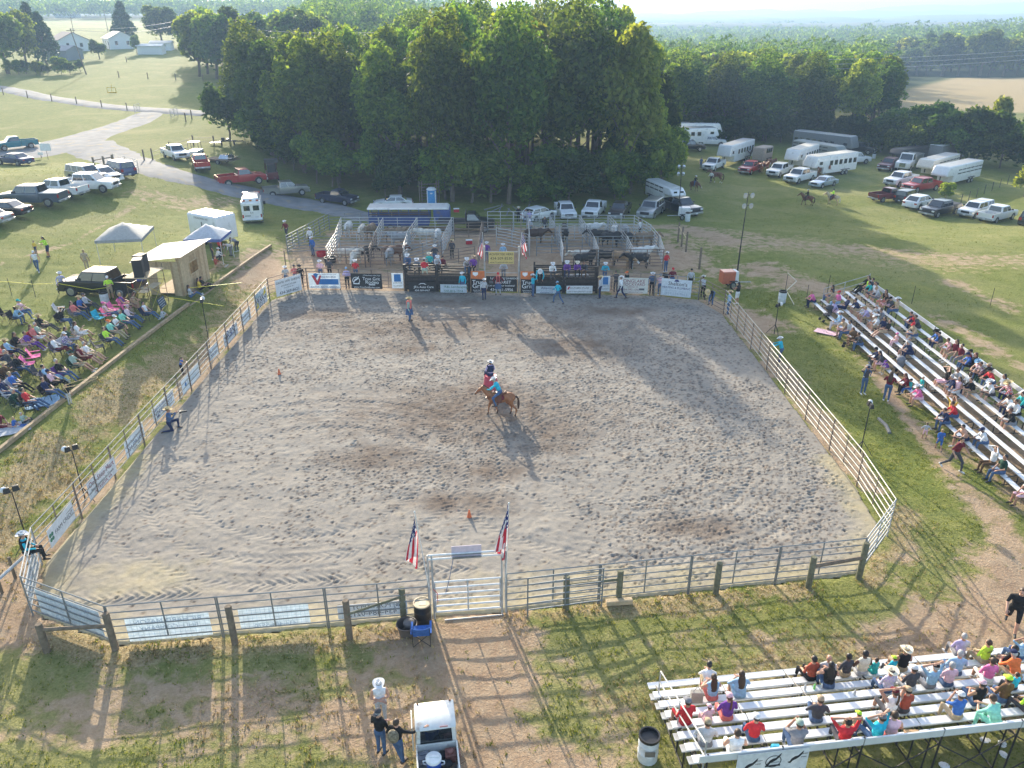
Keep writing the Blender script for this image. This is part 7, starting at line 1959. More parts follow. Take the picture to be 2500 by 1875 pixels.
 # small things about the ground
 def cone(x,y,r,lab,z=None):
  o=root('traffic_cone',P(x,y,r),0,lab,'cone');om=mat('cone_orange',(.72,.17,.06),.6)
  ob('base',MB().box((0,0,.015),(.3,.3,.03)).mesh('base',[om]),o);ob('body',MB().lathe([(.11,.03),(.03,.42),(.01,.43)],10).mesh('body',[om],True),o)
 cone(285,1645,'I','small orange cone in the sand near the bank fence');cone(1088,285,'Q','orange cone in the sand beyond the white gate')
 paper=mat('paper_white',(.72,.72,.72),.7)
 for k,(x,y)in enumerate(((1310,1425),(1455,1455),(1470,1550),(960,1640))):
  tag(ob('paper_plate',MB().ell((0,0,.02),(.17,.13,.02),10,5).mesh('paper_plate',[paper],True),None,None,P(x,y,'G'),k),'%s white paper scrap on the shaded grass behind the near bleacher'%ORD[k],'litter','paper scraps behind the near bleacher')
 tag(ob('water_bottle',MB().lathe([(.035,0),(.037,.14),(.03,.17),(.014,.2),(.014,.22)],10).mesh('water_bottle',[mat('bottle_green',(.2,.6,.15),.2)],True),None,None,seat_at('near',1995,745,'F',.02)[0]),'green drink bottle standing on the near bleacher','bottle')
 for k,(x,y)in enumerate(((1875,735),(2075,735),(188,1020))):
  rr='F' if k<2 else 'G'
  tag(ob('drink_bottle',MB().lathe([(.035,0),(.037,.14),(.03,.17),(.014,.2),(.014,.22)],10).mesh('drink_bottle',[mat('bottle_clear',(.6,.62,.64),.1)],True),None,None,seat_at('near',x,y,rr,.02)[0]),('clear bottle on the plank before the seated black haired person','clear bottle next to the green bottle','clear bottle on the plank at the middle of the near bleacher')[k],'bottle')
 tag(ob('tray',MB().box((0,0,.03),(.42,.3,.05)).box((0,0,.06),(.34,.22,.02)).mesh('tray',[mat('cardboard',(.4,.27,.15),.8)],bevel=.01),None,None,seat_at('near',690,1365,'G',.02)[0]),'cardboard food tray on the top plank of the near bleacher','tray')
 b_,_=seat_at('near',1645,1490,'F',.05);tag(ob('shopping_bag',MB().box((0,0,.12),(.26,.16,.26),top=(.8,.6)).mesh('shopping_bag',[mat('bag_cyan',(.05,.42,.62),.5)],bevel=.02),None,None,P(1545,1470,'F',z=1.9)),'bright blue bag hung behind the bull rider banner','bag')
 b_,_=seat_at('near',640,850,'F',.05);tag(ob('tote_bag',MB().box((0,0,.2),(.36,.2,.4),top=(1.05,.8)).path([(-.12,0,.4),(0,0,.6),(.12,0,.4)],.012).mesh('tote_bag',[mat('tote_grey',(.34,.32,.28),.8)],bevel=.02),None,None,b_),'grey tote bag beside the person in the red shirt','bag')
 def buggy(p,rz,lab,c='charcoal'):
  s=root('pushchair',p,rz,lab,'pushchair')
  for x in(-.25,.25):
   for y in(-.3,.35):ob('wheel',wheel_meshes(.11,.05)[0],s,loc=(x,y,.11))
   ob('frame',MB().path([(x,.35,.12),(x,-.1,.6),(x,-.5,1.0)],.015).path([(x,-.3,.12),(x,.05,.55)],.015).mesh('frame',[TRIM]),s)
  ob('seat',MB().box((0,.05,.5),(.42,.4,.08)).box((0,-.18,.75),(.42,.1,.5)).mesh('seat',[cloth(c)],bevel=.03),s);ob('hood',MB().ell((0,-.1,.98),(.25,.3,.2),10,6).mesh('hood',[cloth(c)],True),s);ob('handle',MB().tube((-.25,-.5,1.0),(.25,-.5,1.0),.015).mesh('handle',[TRIM]),s)
 buggy(P(430,530,'H'),R(100),'black pushchair parked at the far end of the long bleacher');buggy(P(640,765,'H'),R(60),'dark brown pushchair before the front row of the long bleacher','brown');buggy(P(1065,1010,'H'),R(120),'patterned pushchair pushed by the woman in the patterned shirt','grey')
 tag(ob('beach_towel',MB().box((0,0,.03),(.8,1.6,.03)).mesh('beach_towel',[cloth('rose')],bevel=.01),None,None,P(440,635,'H'),.9),'pink towel spread on the grass before the long bleacher','towel')
 for k,(x,y,c,w)in enumerate(((100,1620,'silver',1.9),(480,1310,'sky',1.7))):
  p=P(x,y,'C');v=[];n=9
  for j in range(n):
   for i in range(n):v.append(((i/(n-1)-.5)*w,(j/(n-1)-.5)*1.3,.05+.08*vnoise(i*1.3+k*9,j*1.1,1.)))
  f=[(j*n+i,j*n+i+1,(j+1)*n+i+1,(j+1)*n+i)for j in range(n-1)for i in range(n-1)]
  tag(ob('blanket',MB().add([(a,b,float(c_))for a,b,c_ in v],f).mesh('blanket',[cloth(c)],True),None,None,p,.6),('pale blanket under the two children at the near end of the timber','crumpled blue and white blanket by the timber')[k],'blanket')
 tag(ob('log',MB().path([(0,0,.08),(.15,.8,.1),(.1,1.6,.08)],.09,7).mesh('log',[mat('log_grey',(.22,.21,.2),.9)],True),None,None,P(1000,1550,'H')),'grey hose or branch lying in the grass before the long bleacher','branch')
 tag(ob('hose',MB().path([P(1430,1190,'M')+Vector((0,0,1.0)),P(1560,1240,'M')+Vector((0,0,.6)),P(1430,1320,'M')+Vector((0,0,.3)),P(1540,1465,'M')+Vector((0,0,.05))],.03,5).mesh('hose',[cloth('cream')],True),None),'yellow tape trailing round the drum near the long bleacher','tape')
 for k,(x,y,r_)in enumerate(((1420,1290,'M'),(1700,1430,'M'),(1990,1300,'M'),(1200,375,'H'),(1905,395,'H'))):
  tag(ob('stake',MB().tube((0,0,-.2),(0,0,1.4),.02).mesh('stake',[TRIM]),None,None,P(x,y,r_)),'%s thin dark stake around the long bleacher counted from the drum'%ORD[k],'stake','thin stakes around the long bleacher')
 # pile of rubbish logs at the wood edge
 for k in range(9):
  p=P(1200+k*13+random.uniform(-4,4),520+random.uniform(-6,6));a=random.uniform(0,3)
  tag(ob('log',MB().tube((-math.cos(a),-math.sin(a),.2),(math.cos(a),math.sin(a),.5+random.random()*.3),.09,.05,6).mesh('log',[mat('log_grey')],True),None,None,p),'grey dead branch in the brush heap at the edge of the wood','branch','dead branches of the brush heap')
 # wire fence with tall grass beyond the trailers, posts
 for k in range(9):post(P(2345+k*19,500-k*9 if 0 else 498-k*8),1.3,'%s thin post of the wire fence beyond the trucks'%ORD[k],'posts of the wire fence beyond the trucks',.04,TRIM,name='fence_post')
def house_at(p,rz,L,D,H,rise,label,wall,roof,wins=3):
 r=root('farmhouse' if H>2.6 else 'shed',p,rz,label,'house' if H>2.6 else 'shed')
 ob('wall',MB().add([(-L/2,-D/2,-1),(L/2,-D/2,-1),(L/2,D/2,-1),(-L/2,D/2,-1),(-L/2,-D/2,H),(L/2,-D/2,H),(L/2,D/2,H),(-L/2,D/2,H),(-L/2,0,H+rise),(L/2,0,H+rise)],
 [(0,1,5,4),(2,3,7,6),(1,2,6,9,5),(3,0,4,8,7)]).mesh('wall',[wall]),r)
 ov=.35;th=.14
 for s in(-1,1):
  y1=s*(D/2+ov);z1=H-rise*ov/(D/2)
  ob('roof',MB().add([(-L/2-ov,0,H+rise),(L/2+ov,0,H+rise),(L/2+ov,y1,z1),(-L/2-ov,y1,z1),(-L/2-ov,0,H+rise+th),(L/2+ov,0,H+rise+th),(L/2+ov,y1,z1+th),(-L/2-ov,y1,z1+th)],
 [(0,1,2,3),(7,6,5,4),(0,4,5,1),(1,5,6,2),(2,6,7,3),(3,7,4,0)]).mesh('roof',[roof]),r)
 for k in range(wins):
  x=(k+.5)/wins*L-L/2
  w=ob('window',MB().box((x,-D/2-.02,H*.55),(.9,.05,1.2)).mesh('window',[GLASS]),r);ob('window_frame',MB().box((x,-D/2-.005,H*.55),(1.15,.05,1.45)).mesh('window_frame',[cloth('white')]),w)
 for k in range(2 if wins else 0):
  y=(k-.5)*D*.45
  w=ob('window',MB().box((L/2+.02,y,H*.55),(.05,.85,1.2)).mesh('window',[GLASS]),r);ob('window_frame',MB().box((L/2+.005,y,H*.55),(.05,1.1,1.45)).mesh('window_frame',[cloth('white')]),w)
 if wins:ob('door',MB().box((L*.38,-D/2-.02,1.0),(.95,.06,2.0)).mesh('door',[cloth('grey')]),r)
 return r
def build_farm():
 w=mat('house_white',(.72,.72,.70),.7);rb=mat('roof_brown',(.22,.17,.15),.9,var=.2);rm=mat('roof_metal',(.5,.52,.52),.4,.5);gs=mat('shed_grey',(.27,.30,.34),.7)
 house_at(P(600,425,'A'),R(-52),15,9,3.4,2.2,'white farmhouse with a brown hipped roof behind the power pole',w,rb,3)
 house_at(P(555,500,'A'),R(-20),8,6,2.5,1.2,'grey weathered shed under the dark conifers',gs,mat('roof_grey',(.30,.31,.33),.8),0)
 house_at(P(1010,405,'A'),R(-55),12,8,3.2,2.0,'white cottage with a pale metal roof behind the round tree',w,rm,3)
 house_at(P(575,150,'A'),R(10),18,12,4,4.5,'distant white house on the far green hill',w,mat('roof_pale',(.42,.44,.46),.7),2)
 house_at(P(1285,455,'A'),R(5),7.5,4,2.4,.5,'small white shed with an open end beside the cottage',w,w,0)
 house_at(P(1375,425,'A'),R(8),6.5,4,2.4,.5,'second small white shed behind the open shed',w,rm,0)
 k=root('propane_tank',P(575,505,'A'),.3,'white propane tank in front of the grey shed','tank')
 ob('tank',MB().tube((-1,0,.8),(1,0,.8),.5,n=12).ell((-1,0,.8),(.35,.5,.5)).ell((1,0,.8),(.35,.5,.5)).mesh('tank',[w],True),k);ob('foot',MB().box((-.6,0,.2),(.15,.6,.5)).box((.6,0,.2),(.15,.6,.5)).mesh('foot',[TRIM]),k)
 # power poles and lines
 tops=[]
 for k,(x,y,hh,lab)in enumerate(((730,628,10.5,'leaning wooden power pole in front of the farmhouse'),(1640,430,10,'wooden power pole beside the tall dark trees'),(912,270,9,'distant power pole behind the round tree'),(635,330,8,'thin distant power pole behind the farmhouse'))):
  p=P(x,y,'A');q=root('power_pole',p,0,lab,'pole','power poles of the farm')
  t=Vector((-1.6 if k==0 else 0,0,hh))
  ob('pole',MB().tube((0,0,-.3),t,.16,.10,8).mesh('pole',[WOOD],True),q);ob('crossarm',MB().box((t.x,0,hh-.5),(2.2,.12,.14)).mesh('crossarm',[WOOD]),q)
  tops.append(p+t)
 wm=mat('wire_grey',(.45,.45,.45),.4,.5)
 def sag(a,b,d):
  return[a.lerp(b,i/14)-Vector((0,0,d*4*(i/14)*(1-i/14)))for i in range(15)]
 right=Vector((-18,122,17.5))
 for k,(a,b,d,lab)in enumerate(((tops[0]-Vector((0,0,.2)),tops[1]-Vector((0,0,1.0)),1.8,'lower power line sagging between the two farm poles'),(tops[0],tops[1],1.2,'upper power line sagging between the two farm poles'),(tops[1],right,1.5,'power line running from the far pole into the wood'),(tops[1]-Vector((0,0,.8)),right-Vector((0,0,1.5)),1.5,'second power line running into the wood'))):
  tag(ob('power_line',MB().path(sag(a,b,d),.045,4).mesh('power_line',[wm],True),None),lab,'power line','power lines')
 for k in range(3):
  a=Vector((60,170,11.5-k*.9));b=Vector((150,185,16.5-k*.9))
  tag(ob('power_line',MB().path(sag(a,b,1.2),.04,4).mesh('power_line',[wm],True),None),'%s of the wires strung over the hay field, counted from the top'%ORD[k],'power line','power lines')
 for k,(x,y)in enumerate(((1005,655),(1250,668),(1485,676),(1715,683),(1070,525))):post(P(x,y,'A'),1.5,'%s thin post of the pasture edge beyond the farm lane'%ORD[k],'thin posts of the far pasture',.1,name='fence_post')
def build_grass():
 """grass in the foreground and straw on the bank that nobody could count"""
 g=np.random.default_rng(3)
 def tufts(n,x0,x1,y0,y1,want,nm,m,hh,blades=5):
  x=g.uniform(x0,x1,n);y=y0+(y1-y0)*g.random(n)**1.5
  k=want(x,y)>g.random(n)
  k&=~inside(x,y,ARENA)
  x,y=x[k],y[k];z=T(x,y)+(fbm(x,y,1.1,3)-.5)*.10+(fbm(x,y,.35,2)-.5)*.12
  n=len(x)
  X=np.repeat(x,blades)+g.normal(0,.05,n*blades);Y=np.repeat(y,blades)+g.normal(0,.05,n*blades);Z=np.repeat(z,blades)-.02
  a=g.uniform(0,6.283,n*blades);h=hh*g.uniform(.5,1.5,n*blades)*np.repeat(.6+.8*fbm(x,y,.5,2),blades);w=.012+.02*g.random(n*blades)
  le=g.uniform(.3,1.1,n*blades)*h
  b=np.stack([X,Y,Z],1)
  s=np.stack([np.sin(a)*w,-np.cos(a)*w,0*a],1);tip=np.stack([np.cos(a)*le,np.sin(a)*le,h],1)
  v=np.stack([b-s,b+s,b+tip],1).reshape(-1,3)
  stuff(ob(nm,np_mesh(nm,v,np.arange(len(v)).reshape(-1,3),[m])))
 dm=lambda x,y:np.clip(1-1.5*mask(x,y,DIRT)-.55*mask(x,y,STRAW),.03,1)
 gm=leaf_mat('grass_blade',(.08,.115,.022),(.15,.18,.038),(.27,.26,.08),.4)
 sm=leaf_mat('straw_blade',(.24,.17,.08),(.40,.31,.16),(.56,.46,.27),.2)
 big=lambda x,y:sst(.32,.62,fbm(x,y,.3,3))
 tufts(120000,-24,28,12,62,lambda x,y:dm(x,y)*(.35+.65*big(x,y)),'grass',gm,.065)
 tufts(45000,-60,60,40,110,lambda x,y:dm(x,y)*(.4+.6*big(x,y))*.8,'grass',gm,.08,3)
 tufts(60000,-24,24,13,62,lambda x,y:mask(x,y,STRAW),'straw',sm,.08,5)
build_fences();build_banners();build_chutes();build_bleachers();build_booth();build_sundries();build_farm();build_grass()
# ---------------------------------------------------------------- who is here
def flags(f):
 return dict(sleeves='none' if 'n' in f else 'long' if 'l' in f else 'short',shorts=2 if 'S' in f else 's' in f,bare='b' in f,sc=.66 if 'k' in f else .5 if 't' in f else 1.,pla='p' in f,sk=2 if 'B' in f else None)
yj=random.Random(4)
# on the bank: seat point, pose, shirt, legs, head, flags, chair colour ('' = on the ground)
BANK="""165 330 sitf sky denim cowboy_straw l black|250 270 recx rose denim cap_teal - black|700 360 situp black denim capback_black - black|850 290 recl coral denim long_brown - grey|900 230 sit blue navy cowboy_straw - black|980 190 recl silver charcoal cap_charcoal l black
1210 290 recl rose denim cap_pink n pink|1395 190 recl purple tan blonde sn pink|1470 175 sitf tan tan long_auburn s maroon|1650 285 recl white denim black n navy|1455 330 recl rose denim black pl navy|1400 390 recl mint denim grey - green|1325 445 recx white charcoal cap_white s charcoal
1265 500 recl mint khaki cap_orange - charcoal|1215 580 recl lime denim brown - charcoal|890 520 recx white white long_brown sb grey|480 430 recl black charcoal straw_straw - black|790 580 recl forest silver long_brown s grey|450 530 recl sage khaki grey s maroon|400 560 recl coral white long_auburn sb red
330 630 recl purple purple brown - rose|215 650 recx black tan long_brown s black|110 715 recl sky navy straw_straw l brown|20 770 recl coral maroon grey - black|640 690 recl white maroon brown l navy|740 640 sit purple denim cap_white pl silver|1000 750 recl white khaki grey s silver
930 790 recl maroon maroon long_brown sbn brown|850 870 recl sage khaki cowboy_forest s forest|220 900 recl black denim black l charcoal|90 990 recx brown denim straw_straw l brown|690 960 recl black denim grey - purple|545 1010 recl sky sky black - navy|600 1065 recl rose black cap_navy - black
170 1100 recl blue black blonde - silver|540 1165 recl navy denim brown - black|10 1060 recl black denim brown l black|215 1300 recl forest denim grey l forest|325 1290 recl red denim black - black|150 1560 flat blue blue blonde k |265 1510 ground sage charcoal grey k |-10 1560 flat maroon maroon long_auburn s |1835 380 squat silver silver black k 
120 850 recl charcoal brown grey l navy|1430 225 sit rose khaki blonde k pink|60 1180 recl navy denim grey - navy"""
def bank_people():
 for row in BANK.replace('\n','|').split('|'):
  x,y,ps,c,l,h,f,*ch=row.split(' ')
  q=P(float(x),float(y),'C',z=1.75);q.z=float(T(q.x,q.y));ch=ch[0]if ch else ''
  q=P(float(x),float(y),'C',z=q.z+(.6 if ch else .15));g=float(T(q.x,q.y))
  rz=R(-84+yj.uniform(-14,14))
  kid='k' in f
  if ch:
   s=.8 if kid else 1.
   camp_chair((q.x,q.y,g),rz,ch,'%s folding camp chair under the %s'%(NAME_OF.get(ch,ch),'x'),s=s)['_p']=len(PEOPLE)
   z=g+.45*s
  else:z=g+.02
  person((q.x,q.y,z),rz,ps,c,l,h.replace('_',' '),'on the seating bank','spectators on the seating bank',**flags(f))
 for k,(x,y,c,rz)in enumerate(((75,330,'black',-80),(400,770,'pink',-60),(330,850,'pink',-70),(1110,650,'charcoal',-60),(1290,240,'pink',-90),(120,1200,'silver',-80),(1120,340,'turquoise',-100),(680,270,'silver',-75),(450,960,'charcoal',-80))):
  q=P(x,y,'C',z=1.6);q.z=float(T(q.x,q.y))
  camp_chair(q,R(rz),c,('empty black camp chair at the back of the seating bank','empty bright pink camp chair, the farther of two','empty bright pink camp chair, the nearer of two','empty black and white camp chair at the timber edging','empty pink camp chair by the blonde spectators','empty silver folding chair behind the person in navy','empty turquoise camp chair with a bag on its seat','empty pale camp chair behind the person in black','empty dark grey camp chair by the timber')[k])
 tag(ob('duffel_bag',MB().ell((0,0,.1),(.22,.14,.13),9,6).mesh('duffel_bag',[cloth('maroon')],True),None,None,P(1150,350,'C')+Vector((0,0,.45))),'maroon bag lying on the turquoise camp chair','bag')
LONG="""760 215 recl black black long_brown l|800 240 recl charcoal black brown -|842 235 sit lime charcoal brown -|872 262 sitf teal khaki black -|905 285 sit white charcoal black s|925 275 sit white navy brown s|965 310 sitf silver grey blonde s|990 375 sitf black rose long_auburn sn|1022 345 sit black coral long_black sn|1080 425 sit tan denim cowboy_white -|1055 405 sitf charcoal black cap_black -|1230 545 sitf navy denim brown -|1285 560 sitf red navy grey -|1325 575 sitf charcoal charcoal brown -
1485 715 sitf blue navy cowboy_black -|1530 725 sitf charcoal khaki black -|1610 790 sitf coral khaki brown ps|1645 815 sit maroon khaki long_brown s|1680 850 sit maroon grey black -|1690 935 sitx black black long_auburn l|1760 925 sitf blue denim cap_navy -|1825 905 sit maroon denim cap_black -|1880 985 sitf rose black cowboy_sky n|1930 1005 sitf maroon denim brown p|1975 1030 sit brown forest cap_tan -|2035 1070 sitf red denim cowboy_black -|2110 1130 sit white charcoal long_black -
2050 1190 sitf red navy straw_straw pl|2135 1245 recl white tan grey s|1885 1175 sitf white charcoal cowboy_white s|1815 1150 sitf black khaki brown s|1690 1115 sit white navy black B|1645 1060 sitf silver grey brown -|1600 1150 sit rose white long_brown sn|1545 1135 sitf navy grey grey s|1495 1065 situp black rose long_auburn s|1205 645 sitf tan denim cap_red s|1110 700 sit coral rose cap_pink pk|1180 810 sitf navy navy grey -|1125 785 sit silver grey cap_grey s|990 515 sitf grey tan brown s|955 480 sitf silver tan grey s
770 480 sitf silver khaki cap_white s|805 495 sitf lavender tan blonde s|845 550 sit sage grey long_brown s|880 575 sitf white tan cowboy_white s|945 620 recl black tan brown s|965 600 sit navy black long_black s|725 420 sitf navy tan black s|640 405 recl navy navy brown -|455 305 sit denim denim long_black -|485 325 sitf tan khaki long_brown s|525 355 sit pink sky cap_red -|525 435 sitf lavender rose blonde -|300 345 sitf pink navy blonde -|590 545 sit sky silver cowboy_white l|625 600 sitf tan rose brown s
665 625 sit silver denim black -|720 685 sitf tan brown long_auburn s|765 730 sitf charcoal denim brown -|905 875 sitf navy charcoal cap_black -|955 905 sitf charcoal rose long_black s|1025 945 sitf purple tan cap_purple k|1155 1125 sit teal blue cap_black k|1235 1115 sitf maroon black long_auburn -|1278 1105 sit teal teal blonde tk|1290 1215 sitf pink rose cowboy_white s|1495 1335 situp yellow tan brown s|1530 1375 sitf red denim brown -|1575 1430 sitf navy denim brown -|1745 1580 sitf bare navy black s|1795 1610 sitf white denim cap_navy B
2120 1350 sitf white black brown l|2160 1310 sitf white navy black B|2190 1440 sitf black grey auburn s|2205 1290 sitf teal navy brown -"""
LONG2="1260 880 situp white brown long_black l|1405 1030 sit forest denim black -|1720 1420 sit white rose cap_white s"
NEARB="""F 770 690 sitf white khaki black s|F 850 870 sith sky coral long_brown sn|F 1165 840 sith sky sky long_brown sb|F 555 1150 sit red red cap_grey s|F 780 1060 sit rose rose cap_rose tk|F 1030 1120 sit purple coral tail_auburn+cap_rose s|F 780 1420 sit silver grey cap_khaki -|F 1060 1400 sit white white brown n|F 1330 1350 sit red denim cap_white -|F 1760 1330 cam grey denim cap_sage -|F 2030 1100 sitx charcoal denim cap_tan -|F 1940 570 sit rust black black -|F 2100 545 sit silver grey bald s
F 2180 740 sith black denim long_black n|G 100 815 sit charcoal khaki black sB|G 235 800 sit cream silver black nB|G 350 800 sit teal teal brown tk|G 590 785 sit black khaki cowboy_cream+blonde sn|G 540 835 sit turquoise charcoal cap_lime k|G 480 985 sit lavender denim straw_cream pl|G 690 985 sit charcoal silver cap_white -|G 860 965 situp sky grey cap_black -|G 965 895 sit rose denim grey -|G 1085 870 sit sky denim grey -|G 1100 680 sit lavender grey grey -|G 1290 715 sit lime khaki brown -|G 1485 750 sit black charcoal black -
G 1625 715 situp sky denim brown -|G 1365 930 sit pink white brown s|G 1560 850 sitf orange khaki cap_navy -|G 1255 1110 sitx black denim cap_rose n|G 1480 1080 sit brown denim cap_lime -|G 1575 980 sit turquoise charcoal brown k|G 510 1180 situp white charcoal tail_brown+cap_maroon sn|G 645 1190 sit rust charcoal cap_tan -|G 1090 1230 cam blue khaki cap_white -|G 110 1430 situp red charcoal black -|G 245 1345 sit tan tan cap_lime k|G 390 1400 situp turquoise denim cap_grey -|G 515 1400 sit rose coral brown n|G 1410 1275 sitf mint mint brown -|G 1640 1100 sit lime charcoal black -"""
def seated():
 for key,L,base,wh,gr in(('long',LONG,90,'on the long bleacher','spectators on the long bleacher'),('near',NEARB,None,'on the near bleacher','spectators on the near bleacher')):
  o,al,bk,*_=BL[key]
  rz0=math.atan2(bk.x,-bk.y)
  for row in L.replace('\n','|').split('|'):
   c=row.split(' ')
   rg='H' if key=='long' else c.pop(0)
   p,k=seat_at(key,float(c[0]),float(c[1]),rg)
   wr=wh.replace('on the','in row %s of the'%('one','two','three','four','five','six','seven','eight')[k])
   person(p,rz0+R(yj.uniform(-16,16)),c[2],c[3],c[4],c[5].replace('_',' ').replace('+','+'),wr,gr,**flags(c[6]))
 o,al,bk,*_=BL['long']
 for row in LONG2.split('|'):
  c=row.split(' ');p,k=seat_at('long',float(c[0]),float(c[1]),'O')
  person(p,math.atan2(bk.x,-bk.y),c[2],c[3],c[4],c[5].replace('_',' '),'in the front row of the long bleacher','spectators on the long bleacher',**flags(c[6]))
 for q in PEOPLE:  # printed shirts
  t={('lime','near'):'HURT'}.get((q['shirt'],'near' if 'near' in q['where']else ''))
  if t:
   b=text(q['o'],t,0,0,.26,INK['black'],y=0);m=POSES['sit']['chest']
   b.location=m@Vector((0,-.137,.06));b.rotation_euler=(R(90),0,0);break
